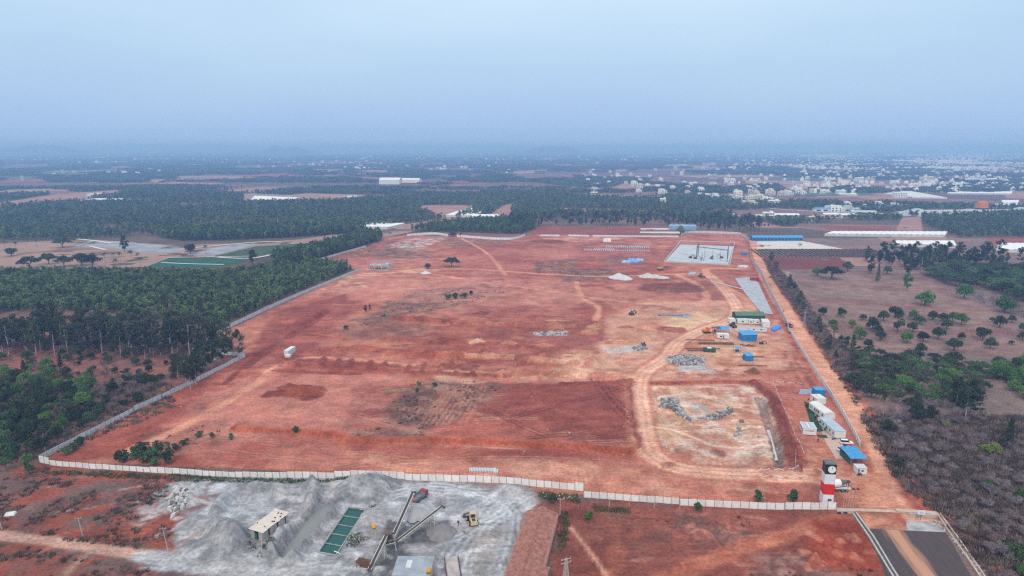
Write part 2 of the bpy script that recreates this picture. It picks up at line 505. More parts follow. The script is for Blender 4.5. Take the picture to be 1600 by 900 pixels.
# the graded red site
SITE = [(62, 720), (385, 556), (340, 522), (562, 422), (490, 407), (585, 372), (640, 367), (800, 373), (835, 366), (1062, 370), (1090, 362), (1165, 365), (1176, 400), (1195, 445),
        (1232, 515), (1262, 562), (1300, 620), (1345, 700), (1420, 770), (1312, 796), (1060, 788), (915, 772), (560, 740)]
area(SITE, (RED, PINK, 34), 1.0, 1.0, 8)
area(SITE, (PINK, ORANGE, 60), 2.0, 2, 20, 0.55, holes=0.5)
area(SITE, DRED, 2.0, 2, 14, 0.45, holes=0.57)
area(SITE, STRAW, 2.0, 2, 8, 0.35, holes=0.62)
# pink compacted pads
area([(395, 600), (520, 582), (640, 590), (600, 640), (530, 680), (380, 665), (300, 640)], (PINK, (0.50, 0.21, 0.145), 20), 4, 5, 16, 0.9)
area([(560, 432), (700, 438), (760, 450), (700, 480), (610, 470), (520, 470)], (PINK, (0.50, 0.215, 0.15), 30), 6, 6, 20, 0.85)
area([(720, 380), (930, 385), (1000, 420), (940, 440), (780, 430), (700, 410)], (PINK, RED, 40), 8, 8, 30, 0.7)
area([(300, 620), (400, 600), (400, 660), (280, 690)], PINK, 4, 5, 12, 0.7)
area([(290, 690), (400, 680), (540, 690), (540, 735), (300, 728)], (PINK, RED, 15), 4, 5, 14, 0.6)
area([(560, 712), (900, 722), (1000, 735), (990, 770), (900, 758), (560, 735)], (ORANGE, PINK, 14), 3, 3, 9, 0.6)
# dark red planes
area([(550, 600), (985, 596), (998, 700), (545, 690)], (DRED, RED, 26), 2.5, 3, 14, 0.75)
area([(545, 693), (1000, 706), (1000, 725), (560, 722)], (DRED, RED, 12), 2, 2.5, 9, 0.75)
area([(60, 716), (383, 556), (400, 580), (300, 650), (180, 715), (120, 720)], ((0.27, 0.072, 0.042), RED, 12), 2, 3, 10, 0.85)
area([(420, 490), (540, 460), (560, 480), (470, 560), (380, 560)], (DRED, RED, 14), 3, 5, 12, 0.75)
area([(700, 505), (1000, 505), (960, 560), (800, 575), (620, 555)], (DRED, RED, 14), 3, 6, 14, 0.6)
area([(900, 385), (1060, 395), (1050, 440), (900, 450)], (DRED, RED, 24), 6, 6, 16, 0.5)
# old dry grass
for pg, am in (([(610, 470), (640, 455), (720, 448), (800, 455), (770, 470), (700, 480), (640, 492), (600, 505), (560, 510)], 0.85), ([(600, 610), (700, 588), (790, 600), (740, 640), (690, 670), (600, 665)], 0.95),
           ([(690, 448), (760, 443), (800, 452), (790, 466), (700, 462)], 0.6), ([(830, 410), (900, 404), (900, 430), (840, 425)], 0.8), ([(870, 424), (960, 420), (965, 436), (880, 440)], 0.85),
           ([(490, 407), (590, 375), (650, 380), (640, 400), (560, 402)], 0.55), ([(940, 402), (1000, 400), (980, 414), (945, 416)], 0.7), ([(680, 372), (800, 374), (790, 384), (690, 388)], 0.6),
           ([(540, 498), (600, 490), (690, 515), (640, 530), (540, 528)], 0.55), ([(220, 680), (330, 660), (420, 676), (330, 690), (250, 704)], 0.6), ([(560, 675), (660, 672), (660, 692), (560, 690)], 0.8),
           ([(600, 385), (680, 392), (670, 402), (590, 405)], 0.7), ([(300, 632), (345, 615), (360, 632), (320, 650)], 0.5)):
    area(pg, (DGRASS, BROWN, 8), 4, 6, 9, am, holes=0.36)
    area(pg, STRAW, 3, 5, 7, am * 0.7, holes=0.56)
# the right third is tan subsoil, broken by red
area([(1005, 470), (1170, 470), (1235, 530), (1262, 590), (1215, 600), (1225, 735), (1040, 742), (998, 690), (992, 600), (940, 560), (950, 500)], ((0.54, 0.295, 0.195), (0.60, 0.37, 0.25), 14), 4, 6, 14, .8)
area([(1000, 470), (1240, 520), (1225, 735), (1040, 742), (960, 560)], ((0.40, 0.135, 0.085), RED, 7), 3, 4, 8, .7, holes=.56)
area([(560, 425), (1000, 445), (1040, 475), (800, 480), (600, 470)], ((0.47, 0.20, 0.145), (0.52, 0.25, 0.18), 16), 5, 6, 16, .6, holes=.42)
area([(360, 575), (640, 585), (600, 660), (300, 690), (200, 710)], ((0.50, 0.225, 0.16), (0.44, 0.17, 0.12), 10), 4, 6, 12, .6, holes=.4)
area([(560, 712), (1000, 725), (1240, 770), (1200, 785), (900, 765), (560, 738)], ((0.55, 0.31, 0.21), (0.50, 0.22, 0.14), 9), 3, 4, 9, .65, holes=.45)
# sandy and pale patches
for pg in ([(500, 452), (560, 440), (575, 448), (540, 458)], [(520, 450), (545, 425), (620, 428), (560, 436)], [(560, 420), (640, 418), (700, 422), (640, 428)], [(840, 372), (960, 370), (1000, 372), (900, 379)]):
    area(pg, (CREAM, PINK, 8), 2, 4, 7, 0.8, holes=0.35)
area([(600, 385), (640, 372), (700, 372), (650, 392)], (PALE, STRAW, 5), 2, 3, 6, 0.7, holes=0.4)
area([(1030, 500), (1080, 490), (1140, 490), (1160, 505), (1110, 520), (1045, 512)], (CREAM, (0.60, 0.42, 0.25), 7), 4, 5, 8, 0.8)
area([(1060, 530), (1130, 518), (1200, 530), (1190, 560), (1140, 575), (1060, 560)], (CREAM, ORANGE, 8), 4, 5, 9, 0.8)
area([(1130, 500), (1215, 500), (1225, 535), (1150, 530)], (CREAM, PINK, 8), 4, 4, 8, 0.75)
area([(960, 480), (1010, 490), (1040, 540), (1000, 580), (880, 590), (860, 560), (930, 540)], ((0.50, 0.26, 0.15), (0.56, 0.32, 0.22), 9), 4, 6, 10, 0.65)
area([(860, 575), (990, 560), (1000, 600), (870, 598)], (CREAM, PINK, 7), 3, 4, 8, 0.65)
area([(640, 582), (860, 588), (990, 592), (985, 600), (700, 598)], (CREAM, PINK, 9), 2, 2.5, 8, 0.6)
area([(1010, 605), (1180, 600), (1205, 630), (1215, 720), (1100, 735), (1020, 690)], ((0.60, 0.38, 0.25), (0.52, 0.26, 0.17), 10), 4, 5, 10, 0.9)
area([(1020, 690), (1100, 700), (1130, 735), (1050, 735)], (RED, PINK, 8), 4, 5, 9, 0.7)
area([(1075, 600), (1240, 575), (1290, 620), (1270, 700), (1215, 640), (1160, 600)], (RED, (0.44, 0.17, 0.11), 9), 3, 4, 9, 0.7)
area([(1110, 600), (1160, 602), (1205, 625), (1190, 635), (1130, 612)], (PALE, CREAM, 4), 2, 3, 5, 0.8, holes=0.4)
area([(1160, 690), (1215, 690), (1212, 720), (1150, 712)], (PALE, CREAM, 4), 2, 3, 5, 0.6, holes=0.4)
area([(1012, 608), (1175, 602), (1200, 630), (1212, 725), (1110, 738), (1030, 700)], ((0.66, 0.50, 0.40), (0.70, 0.60, 0.53), 5), 1.5, 3, 5, 0.75, holes=0.53)
area([(1012, 608), (1175, 602), (1200, 630), (1212, 725), (1110, 738), (1030, 700)], ((0.34, 0.12, 0.08), (0.44, 0.19, 0.12), 5), 1.5, 3, 7, 0.6, holes=0.56)
area([(1010, 640), (1080, 640), (1090, 665), (1040, 690), (1010, 670)], (CREAM, (0.56, 0.35, 0.19), 6), 3, 4, 7, 0.6)
# grey stone spoil on the ground
for pg in ([(1060, 565), (1100, 570), (1120, 585), (1060, 580)], [(940, 545), (1010, 538), (1010, 548), (950, 552)], [(1070, 625), (1105, 632), (1110, 650), (1080, 640)], [(1035, 625), (1060, 640), (1085, 655), (1050, 640)], [(830, 519), (885, 517), (885, 524), (840, 525)]):
    area(pg, ((0.40, 0.36, 0.35), GREY, 3), 1.5, 2, 5, 0.8, holes=0.3)
area([(320, 560), (330, 555), (345, 565)], PALE, 1, 1, 3, 0.5)

# site tracks
TR1 = [(1420, 752), (1300, 746), (1180, 742), (1090, 737), (1040, 725), (1010, 700), (1003, 660), (997, 610), (1008, 580), (1040, 560), (1060, 535), (1100, 515), (1140, 500), (1152, 482), (1130, 450), (1108, 430)]
stroke(TR1, 12.5, ((0.40, 0.15, 0.095), (0.46, 0.19, 0.12), 5), 1.2, 0.8, 6, .8); stroke(TR1, 9.0, ((0.62, 0.335, 0.22), (0.68, 0.40, 0.275), 8), 0.7, 0.5, 8)
ruts(TR1, 2.2, (0.74, 0.48, 0.34), 0.7, 0.8, (-2.0, 1.4)); ruts(TR1, 2.2, (0.42, 0.165, 0.095), 0.35, 0.6, (-0.3, 3.0))
for a, wd in (([(1010, 585), (900, 590), (800, 588), (700, 580), (520, 560), (440, 570), (400, 600)], 5), ([(1108, 430), (1060, 428), (950, 432), (850, 428), (720, 420), (640, 424), (560, 430)], 6), ([(1160, 485), (1170, 470), (1120, 440), (1105, 420), (1160, 420), (1185, 415)], 7),
              ([(1110, 490), (1040, 478), (960, 470), (860, 455), (760, 442), (700, 432), (650, 425)], 3.5), ([(1100, 490), (1105, 465), (1090, 445), (1060, 430)], 6), ([(1350, 705), (1290, 690), (1280, 740)], 9), ([(400, 600), (300, 660), (200, 705)], 5),
              ([(930, 500), (935, 480), (910, 465), (900, 440)], 4), ([(720, 372), (760, 395), (790, 430)], 4)):
    stroke(a, wd, (TRACK, (0.52, 0.235, 0.15), 9), 1.1, 0.8, 8, 0.85)
    ruts(a, 1.9, (0.55, 0.285, 0.19), 0.4, 0.6)
for a in ([(925, 590), (945, 620), (975, 655)], [(935, 592), (960, 625), (990, 650)], [(850, 640), (920, 635), (985, 610)], [(560, 650), (700, 690), (820, 700)], [(1100, 735), (1150, 700), (1230, 690)], [(1080, 700), (1140, 690), (1200, 692)],
          [(1020, 668), (1060, 675), (1110, 692)], [(600, 725), (780, 715), (980, 722)], [(330, 700), (480, 720), (640, 730)], [(900, 745), (1000, 760), (1150, 752)], [(960, 740), (1050, 745), (1240, 770)], [(1180, 740), (1215, 690), (1180, 650)]):
    ruts(a, 2.0, DRED if a[0][0] in (925, 935, 850) else (0.54, 0.28, 0.19), 0.5, 0.65)
_rr = random.Random(5)
for k in range(110):
    px = _rr.uniform(320, 1250); py = _rr.uniform(585, 735); L = _rr.uniform(40, 120); a = _rr.uniform(-0.2, 0.2)
    ruts([(px, py), (px + L * 0.5, py + L * a + _rr.uniform(-6, 6)), (px + L, py + L * a * 1.5)], 2.0, _rr.choice([(0.50, 0.24, 0.165), DRED, (0.42, 0.15, 0.1), CREAM]), _rr.uniform(0.2, 0.5), 0.6)
# parallel planting rows in the grass
for k in range(9):
    stroke([(655 + k * 9, 668 - k * 0.5), (700 + k * 8, 605 - k)], 1.0, (0.44, 0.19, 0.13), 0.4, 0.4, 3, 0.8, holes=0.36)

# fresh tyre marks on the dark pad, bright ruts in the pit, strips along the camp bank
for a in ([(925, 590), (940, 612), (962, 640), (990, 668)], [(938, 592), (955, 618), (985, 650)], [(800, 655), (880, 632), (985, 606)], [(820, 690), (900, 684), (985, 690)], [(760, 640), (800, 660), (860, 690)]):
    ruts(a, 2.3, DR2, .85, .8)
stroke([(1015, 668), (1050, 673), (1085, 685), (1115, 697), (1150, 700)], 1.6, (0.72, 0.52, 0.40), .6, .4, 4, .9); stroke([(1150, 700), (1175, 698), (1192, 694)], 1.4, (0.75, 0.56, 0.44), .6, .4, 4, .9)
for k in range(12):
    x0 = 1215 + k * 5.5; stroke([(x0, 545 + k * 2), (x0 + 22, 585 + k * 2), (x0 + 42, 622)], _rr.uniform(1.2, 2.8), _rr.choice([DRED, DR2, PINK, (0.38, 0.12, 0.08), ORANGE]), .8, 1.0, 5, .6, holes=.38)
for k in range(26):
    px = _rr.uniform(1030, 1190); py = _rr.uniform(615, 725); stroke([(px, py), (px + _rr.uniform(-30, 30), py + _rr.uniform(-10, 10))], _rr.uniform(.8, 2.2), _rr.choice([(0.68, 0.48, 0.37), (0.70, 0.58, 0.50), (0.42, 0.16, 0.10), (0.60, 0.40, 0.27), DRED]), .7, 1.0, 4, .7, smooth=False, holes=.4)
for k in range(60):   # spoil tips and scrapes over the middle of the site
    px = _rr.uniform(440, 1000); py = _rr.uniform(470, 585); L = _rr.uniform(8, 45); stroke([(px, py), (px + L, py + _rr.uniform(-3, 4))], _rr.uniform(1.0, 3.0), _rr.choice([DR2, DRED, DRED, RED, ORANGE, CREAM if px > 800 else DRED]), .7, 1.2, 4, _rr.uniform(.4, .8), smooth=False, holes=.38)
for a in ([(470, 508), (512, 484)], [(452, 528), (500, 498)], [(385, 575), (425, 545)], [(350, 600), (395, 560)]): stroke(a, 3.2, (DR2, DRED, 4), .6, .6, 5, .85, smooth=False)
area([(405, 622), (418, 612), (440, 608), (500, 608), (505, 620), (480, 628), (440, 622)], ((0.27, 0.072, 0.036), DR2, 4), .8, 1.5, 5, .9)
for a in ([(615, 497), (660, 498), (702, 504)], [(714, 503), (770, 504), (840, 507)], [(555, 543), (620, 550), (720, 556)], [(480, 549), (540, 546)]): stroke(a, 5.5, (DR2, DRED, 5), .8, 1.0, 6, .75)  # dark fresh-dug soil; its tone also paints in shade on the heaps
# cuts, banks, heaps
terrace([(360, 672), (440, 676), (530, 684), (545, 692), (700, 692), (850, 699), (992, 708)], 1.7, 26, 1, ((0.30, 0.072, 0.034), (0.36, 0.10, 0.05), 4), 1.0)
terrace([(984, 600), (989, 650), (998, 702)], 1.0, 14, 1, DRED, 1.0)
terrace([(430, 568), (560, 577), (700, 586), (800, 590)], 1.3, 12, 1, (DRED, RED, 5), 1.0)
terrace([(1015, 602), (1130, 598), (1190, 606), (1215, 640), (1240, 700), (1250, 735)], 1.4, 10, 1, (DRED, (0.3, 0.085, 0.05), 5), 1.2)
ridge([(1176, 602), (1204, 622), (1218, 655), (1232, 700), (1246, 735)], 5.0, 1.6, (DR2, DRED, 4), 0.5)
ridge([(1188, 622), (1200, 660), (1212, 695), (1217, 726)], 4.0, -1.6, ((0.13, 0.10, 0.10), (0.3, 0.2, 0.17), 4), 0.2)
for k in range(17):
    px = 450 + k * 26 + _rr.uniform(-9, 9); py = 566 + k * 1.5 + _rr.uniform(-1.5, 1.5)
    ridge([(px, py - 9), (px - 5, py + 6)], _rr.uniform(2.2, 3.6), _rr.uniform(.6, 1.4), (DRED if k < 12 else ORANGE), 0.6, smooth=False, amt=.6)
    mound((px + 12, py - 2), 4.5, 4.0, _rr.uniform(-1.1, -.3), DRED if k < 11 else (0.36, 0.15, 0.09), 0.5, amt=.6)
for a, hh, c in (([(485, 552), (535, 549)], 2.6, (DRED, RED, 6)), ([(555, 546), (620, 553), (720, 558)], 2.4, (RED, (0.36, 0.11, 0.06), 6)), ([(735, 558), (800, 560), (865, 566)], 2.0, (ORANGE, (0.52, 0.28, 0.16), 5)), ([(617, 500), (660, 501), (700, 506)], 2.6, (DRED, RED, 6)),
              ([(716, 506), (760, 507), (830, 510), (895, 511)], 2.0, (RED, (0.42, 0.17, 0.09), 6)), ([(880, 585), (930, 588), (985, 592)], 1.5, (ORANGE, CREAM, 4)), ([(600, 530), (680, 536), (760, 540)], 1.5, (RED, DRED, 6)),
              ([(448, 526), (512, 487)], -1.2, DRED), ([(455, 512), (500, 485)], 1.1, DRED), ([(400, 556), (425, 540)], -1.2, (0.17, 0.05, 0.035)), ([(880, 600), (985, 597)], 0.8, DRED), ([(430, 578), (560, 584)], -0.7, DRED)):
    ridge(a, 7.5 if hh > 1 else 4.5, hh, c, 0.55, smooth=False, flat=0.2)
for p, rx, ry, hh, c in (((470, 612), 13, 8, 2.6, ((0.30, 0.085, 0.04), (0.24, 0.062, 0.036), 4)), ((430, 617), 5, 5, 1.8, DRED), ((450, 606), 6, 5, 1.8, ((0.36, 0.12, 0.06), DRED, 3)), ((905, 562), 13, 10, 3.4, (PINK, CREAM, 5)), ((922, 520), 6, 7, 2.6, ORANGE), ((930, 512), 6, 7, 2.4, ((0.5, 0.29, 0.16))),
              ((868, 512), 6, 6, 2.2, ORANGE), ((745, 538), 5, 4, 2.4, CREAM), ((795, 537), 6, 4, 2, ORANGE), ((693, 532), 6, 5, 2, DRED), ((752, 490), 5, 6, 2, DRED), ((1095, 628), 6, 5, 2.0, (0.52, 0.30, 0.19)), ((1178, 583), 5, 5, 3.0, (0.15, 0.085, 0.05)), ((850, 540), 6, 5, 1.8, ORANGE),
              ((1045, 449), 30, 22, 1.6, ((0.19, 0.066, 0.05), (0.13, 0.05, 0.04), 2)), ((858, 378), 22, 18, 1.5, (DRED, BROWN, 8)), ((760, 382), 30, 14, 0.8, None), ((1050, 515), 9, 8, 1.6, (DRED, RED, 4)), ((1010, 510), 8, 8, 1.4, ORANGE), ((955, 585), 5, 4, 1.6, CREAM), ((935, 590), 5, 4, 1.5, PINK)):
    mound(p, rx, ry, hh, c, 0.45 if rx < 25 else 1.3)
for k in range(46):
    mound((_rr.uniform(640, 1000), _rr.uniform(508, 572)), _rr.uniform(2.5, 6), _rr.uniform(2, 4.5), _rr.uniform(0.7, 2.0), _rr.choice([RED, DRED, ORANGE, RED, (0.40, 0.15, 0.09)]), 0.5, amt=0.6)
for k in range(70):   # broken spoil on the slope in front of the wall and round the pit
    mound((_rr.uniform(1040, 1290), _rr.uniform(700, 790)) if k % 2 else (_rr.uniform(1080, 1290), _rr.uniform(575, 620)), _rr.uniform(1.5, 4), _rr.uniform(1.2, 3), _rr.uniform(-0.5, 0.8), _rr.choice([RED, DRED, ORANGE, PINK]), 0.5, amt=0.5)

# road along the right wall
TR2 = [(1440, 810), (1420, 775), (1392, 735), (1372, 700), (1345, 660), (1310, 610), (1280, 570), (1252, 525), (1225, 480), (1205, 450), (1190, 420), (1184, 398), (1176, 376)]
stroke(TR2, 17, ((0.42, 0.15, 0.09), RED, 8), 2, 1.5, 9)
stroke(TR2, 10, (TRACK, (0.64, 0.34, 0.22), 10), 1.1, 0.7, 8)
ruts(TR2, 2.0, (0.60, 0.33, 0.22), 0.45, 0.7, (-0.8, 1.2))
area([(1330, 745), (1395, 735), (1440, 790), (1460, 803), (1330, 795), (1316, 770)], (TRACK, (0.44, 0.17, 0.10), 8), 3, 3, 8, 0.85)
area([(1400, 750), (1425, 760), (1450, 790), (1420, 790), (1385, 775)], (PALE, STRAW, 3), 2, 3, 4, 0.4, holes=0.45)
stroke([(1410, 745), (1440, 790), (1500, 820), (1580, 900)], 7, ((0.33, 0.085, 0.05), DRED, 4), 2, 2, 7, 0.9)
# camp yard, red ground behind tower
area([(1215, 620), (1290, 612), (1350, 700), (1330, 745), (1280, 745), (1262, 700)], ((0.43, 0.165, 0.105), PINK, 8), 2, 2, 8, 0.85)
area([(1275, 690), (1310, 690), (1320, 770), (1280, 770)], (TRACK, (0.45, 0.18, 0.1), 8), 3, 3, 8, 0.7)

# foreground below the wall, right: dark red field
area([(880, 785), (1300, 800), (1340, 808), (1390, 910), (1380, 960), (860, 960)], ((0.185, 0.060, 0.042), (0.255, 0.088, 0.060), 9), 2, 2.5, 9, 0.95)
area([(890, 810), (1100, 815), (1180, 850), (1100, 870), (900, 870)], ((0.125, 0.066, 0.05), (0.19, 0.075, 0.054), 6), 3, 4, 8, 0.6, holes=0.4)
area([(1060, 800), (1150, 812), (1180, 835), (1140, 850), (1070, 825)], ((0.36, 0.175, 0.125), DGRASS, 3), 2, 3, 6, 0.7, holes=0.35)
stroke([(1330, 802), (1220, 838), (1120, 870), (1040, 905)], 6, ((0.35, 0.115, 0.068), (0.43, 0.17, 0.1), 5), 1.5, 1.2, 6, 0.9)
stroke([(955, 790), (962, 850), (960, 910)], 5, (0.31, 0.11, 0.07), 1.5, 2, 6, 0.6)
for k in range(34):
    px = _rr.uniform(890, 1290); py = _rr.uniform(800, 895); stroke([(px, py), (px + _rr.uniform(15, 60), py + _rr.uniform(-6, 8))], _rr.uniform(.4, 1.2), _rr.choice([(0.36, 0.16, 0.115), (0.12, 0.05, 0.038), (0.42, 0.24, 0.18)]), .6, .8, 3, .55, smooth=False, holes=.42)
stroke([(890, 822), (912, 850), (935, 880), (950, 905)], 1.2, (0.55, 0.29, 0.2), 0.5, 0.3, 4, 0.9)
area([(930, 795), (985, 800), (975, 812), (935, 808)], ((0.2, 0.12, 0.09), DGRASS, 3), 2, 2, 4, 0.6)
area([(1190, 860), (1290, 870), (1390, 950), (1150, 950)], ((0.30, 0.175, 0.135), DGRASS, 4), 3, 3, 6, 0.75, holes=0.35)
area([(1270, 815), (1345, 815), (1385, 895), (1300, 890), (1255, 860)], ((0.24, 0.052, 0.030), (0.31, 0.078, 0.045), 4), 2, 2.5, 6, 0.95)
for k in range(34):
    px = _rr.uniform(1258, 1362); py = _rr.uniform(822, 888)
    if px < 1340 + (py - 815) * 0.5: mound((px, py), _rr.uniform(1.3, 2.6), _rr.uniform(1.2, 2.2), _rr.uniform(0.7, 1.5), _rr.choice([(0.45, 0.20, 0.13), (0.26, 0.06, 0.035), (0.36, 0.13, 0.08), (0.27, 0.065, 0.04)]), 0.4, amt=0.75)
for k in range(60):
    mound((_rr.uniform(1065, 1160), _rr.uniform(803, 845)), _rr.uniform(0.8, 1.6), _rr.uniform(0.7, 1.3), _rr.uniform(0.3, 0.8), None, 0.4)

# foreground left: scrub slope with red streaks and a dirt road
for k in range(26):
    px = _rr.uniform(-20, 260); py = _rr.uniform(745, 900); L = _rr.uniform(15, 45)
    stroke([(px, py), (px + L, py - L * 0.35)], _rr.uniform(1.2, 3.0), _rr.choice([(0.33, 0.085, 0.045), (0.38, 0.115, 0.065), (0.28, 0.075, 0.045)]), 1.0, 1.0, 4, 0.85, smooth=False)
for k in range(22):
    px = _rr.uniform(-20, 300); py = _rr.uniform(750, 900); L = _rr.uniform(15, 60)
    stroke([(px, py), (px + L, py - L * 0.2)], _rr.uniform(0.6, 1.8), _rr.choice([(0.33, 0.25, 0.225), (0.13, 0.095, 0.085), (0.42, 0.36, 0.35)]), 0.8, 1.0, 3, 0.6, smooth=False, holes=0.45)
area([(60, 735), (240, 740), (330, 750), (250, 755), (120, 750)], ((0.33, 0.082, 0.045), (0.3, 0.1, 0.06), 5), 2, 2.5, 7, 0.8, holes=0.3)
area([(-100, 868), (60, 872), (120, 885), (200, 910), (-100, 930)], ((0.29, 0.078, 0.048), (0.22, 0.09, 0.065), 5), 2, 3, 6, 0.85, holes=0.3)
stroke([(-120, 815), (0, 836), (80, 847), (150, 856), (230, 868), (320, 880), (420, 890)], 4.6, ((0.55, 0.335, 0.25), (0.48, 0.30, 0.235), 5), 0.9, 0.5, 5)
stroke([(145, 858), (100, 900), (90, 930)], 2.0, (0.40, 0.27, 0.19), 0.9, 0.7, 4, 0.6)

# grey crusher yard
YARD = [(268, 757), (330, 749), (560, 742), (760, 757), (830, 765), (838, 785), (822, 800), (800, 850), (780, 910), (760, 960), (420, 960), (330, 900), (230, 890), (215, 868), (280, 858), (278, 800), (225, 800), (240, 770)]
area(YARD, ((0.235, 0.24, 0.255), (0.335, 0.34, 0.355), 8), 1.5, 3.0, 7)
area(YARD, (0.56, 0.575, 0.60), 1, 2, 6, 0.85, holes=0.54)
area(YARD, (0.36, 0.325, 0.315), 2, 2, 13, 0.55, holes=0.55)
area(YARD, (0.18, 0.185, 0.195), 2, 2, 6, 0.6, holes=0.60)
area([(195, 800), (285, 760), (330, 755), (270, 800), (220, 820)], ((0.46, 0.44, 0.44), (0.3, 0.1, 0.06), 3), 2, 2, 4, 0.8, holes=0.47)
for k in range(14):
    px = _rr.uniform(205, 330); py = _rr.uniform(765, 850)
    stroke([(px, py), (px + 40, py - 16)], _rr.uniform(0.7, 1.6), _rr.choice([(0.5, 0.5, 0.52), (0.3, 0.085, 0.05), (0.42, 0.36, 0.35)]), 0.8, 1.0, 3, 0.8, smooth=False, holes=0.4)
area([(300, 775), (340, 768), (330, 790), (285, 800)], ((0.3, 0.095, 0.06), (0.17, 0.12, 0.1), 4), 2, 2, 4, 0.75, holes=0.4)
# wet ground by the conveyors
area([(600, 800), (630, 790), (650, 800), (680, 812), (712, 805), (716, 830), (690, 845), (640, 850), (660, 880), (600, 905), (570, 895), (590, 850)], ((0.085, 0.09, 0.095), (0.14, 0.145, 0.15), 4), 1.5, 3, 6, 0.92)
area([(640, 780), (660, 790), (690, 790), (660, 800)], DGREY, 1.5, 2, 4, 0.6)
# wheel marks in the dust
for a in ([(830, 770), (780, 800), (740, 850), (720, 900)], [(800, 765), (760, 790), (700, 870)], [(740, 770), (790, 790), (800, 830), (780, 890)], [(680, 765), (760, 770), (820, 775)], [(620, 765), (680, 760), (740, 770)], [(230, 880), (330, 886), (430, 892), (560, 880), (590, 900)], [(590, 790), (610, 775), (640, 765)],
          [(300, 870), (400, 865), (420, 885)], [(700, 850), (740, 830), (790, 800)]):
    ruts(a, 2.0, (0.47, 0.48, 0.50), 0.6, 0.7, (-1.2, 0.9)); ruts(a, 2.0, (0.17, 0.175, 0.185), 0.4, 0.5, (2.0,))
stroke([(215, 868), (320, 884), (430, 892), (540, 884), (590, 890)], 4, (0.43, 0.42, 0.42), 1.2, 1, 5, 0.7)
area([(740, 840), (790, 830), (780, 880), (750, 880)], (0.40, 0.32, 0.28), 3, 4, 8, 0.5)
# yard banks and heaps
SAND = ((0.36, 0.355, 0.36), (0.215, 0.215, 0.225), 2.5)
ridge([(338, 806), (344, 790), (362, 776), (390, 768), (420, 768), (438, 776)], 5.0, 3.0, SAND, 0.6)
mound((392, 788), 12, 7, -0.9, ((0.42, 0.44, 0.465)), 0.2)
ridge([(488, 762), (492, 775), (470, 803), (446, 832), (428, 856), (424, 868)], 4.8, 3.6, ((0.36, 0.34, 0.345), (0.26, 0.255, 0.265), 3), 0.45)
mound((484, 768), 9, 8, 2.0, SAND, 0.45); mound((458, 776), 8, 7, 2.0, SAND, 0.45)
ridge([(532, 784), (512, 805), (488, 833), (466, 862), (458, 876)], 4.2, 2.6, ((0.33, 0.33, 0.34), (0.24, 0.24, 0.25), 3), 0.55)
ridge([(424, 872), (440, 880), (460, 876)], 5, 1.4, SAND, 0.3)
mound((585, 755), 9, 8, 4.2, SAND, 0.4); mound((545, 764), 9, 8, 3.0, ((0.34, 0.31, 0.30), (0.27, 0.26, 0.26), 3), 0.5); mound((566, 772), 8, 7, 3.4, SAND, 0.5)
mound((575, 815), 7, 14, 2.2, ((0.40, 0.38, 0.38), (0.31, 0.30, 0.31), 3), 0.4, rot=-0.25); mound((560, 868), 8, 6, 0.9, SAND, 0.3)
for k in range(11):
    mound((_rr.uniform(288, 395), _rr.uniform(815, 862)), _rr.uniform(4, 7), _rr.uniform(4, 6.5), _rr.uniform(1.0, 2.5), SAND, 0.4, amt=0.7)
mound((370, 845), 7, 6, 2.4, SAND, 0.3); mound((795, 768), 8, 5, 1.8, ((0.36, 0.34, 0.34), (0.30, 0.29, 0.30), 3), 0.3)
mound((640, 800), 7, 5, 1.5, (0.38, 0.38, 0.39), 0.3); mound((655, 796), 6, 5, 1.3, (0.38, 0.38, 0.39), 0.3)
for k in range(40):
    mound((_rr.uniform(275, 310), _rr.uniform(760, 790)), _rr.uniform(0.8, 2), _rr.uniform(0.8, 1.8), _rr.uniform(0.4, 1.2), (0.44, 0.44, 0.46), 0.4)
HGT += ((fbm(GX, GY, 3.2, 401, 3) - .5) * .26 * (GY < 520)).astype(np.float32)
for k in range(90):   # tipped loads, scrapes and lumps in the yard
    px = _rr.uniform(260, 820); py = _rr.uniform(755, 895)
    if _rr.random() < .5: mound((px, py), _rr.uniform(.8, 2.2), _rr.uniform(.8, 2), _rr.uniform(.3, .9), _rr.choice([(0.5, 0.5, 0.52), (0.24, 0.24, 0.25), (0.34, 0.31, 0.30)]), .4, amt=.6)
    else: stroke([(px, py), (px + _rr.uniform(-35, 35), py + _rr.uniform(-14, 14))], _rr.uniform(.5, 1.4), _rr.choice([(0.60, 0.61, 0.63), (0.20, 0.205, 0.215), (0.62, 0.62, 0.63)]), .6, .6, 3, .6, smooth=False, holes=.38)
# level beds
POND1 = [(436, 866), (454, 871), (478, 845), (504, 812), (527, 786), (508, 783), (482, 808), (458, 838)]
POND2 = [(499, 861), (524, 866), (548, 830), (569, 796), (546, 793)]
P1C = POND1 + POND1[:1]; stroke(P1C, 3.2, ((0.15, 0.15, 0.155), (0.25, 0.245, 0.25), 2), .8, .8, 3, .85, smooth=False)
level(POND1, -2.0, 1.2); level(POND2, -0.9, 0.8)
ROAD = [(1356, 826), (1478, 832), (1560, 960), (1405, 960)]
level([(1335, 796), (1468, 804), (1570, 960), (1390, 960)], -0.02, 2.0)
level([(1040, 408), (1066, 378), (1146, 380), (1138, 412)], 0.0, 3.0)
level([(1272, 770), (1305, 770), (1310, 796), (1272, 792)], 0.0, 2.0)
for pg in ([(1140, 480), (1220, 480), (1220, 530), (1110, 530)], [(1160, 530), (1195, 530), (1195, 572), (1160, 572)], [(1244, 605), (1320, 605), (1350, 735), (1325, 735), (1244, 686)], [(385, 800), (470, 790), (460, 820), (395, 850)]):
    level(pg, 0.0, 3.0)
level([(815, 790), (885, 790), (885, 940), (770, 940)], 0.0, 3.0)

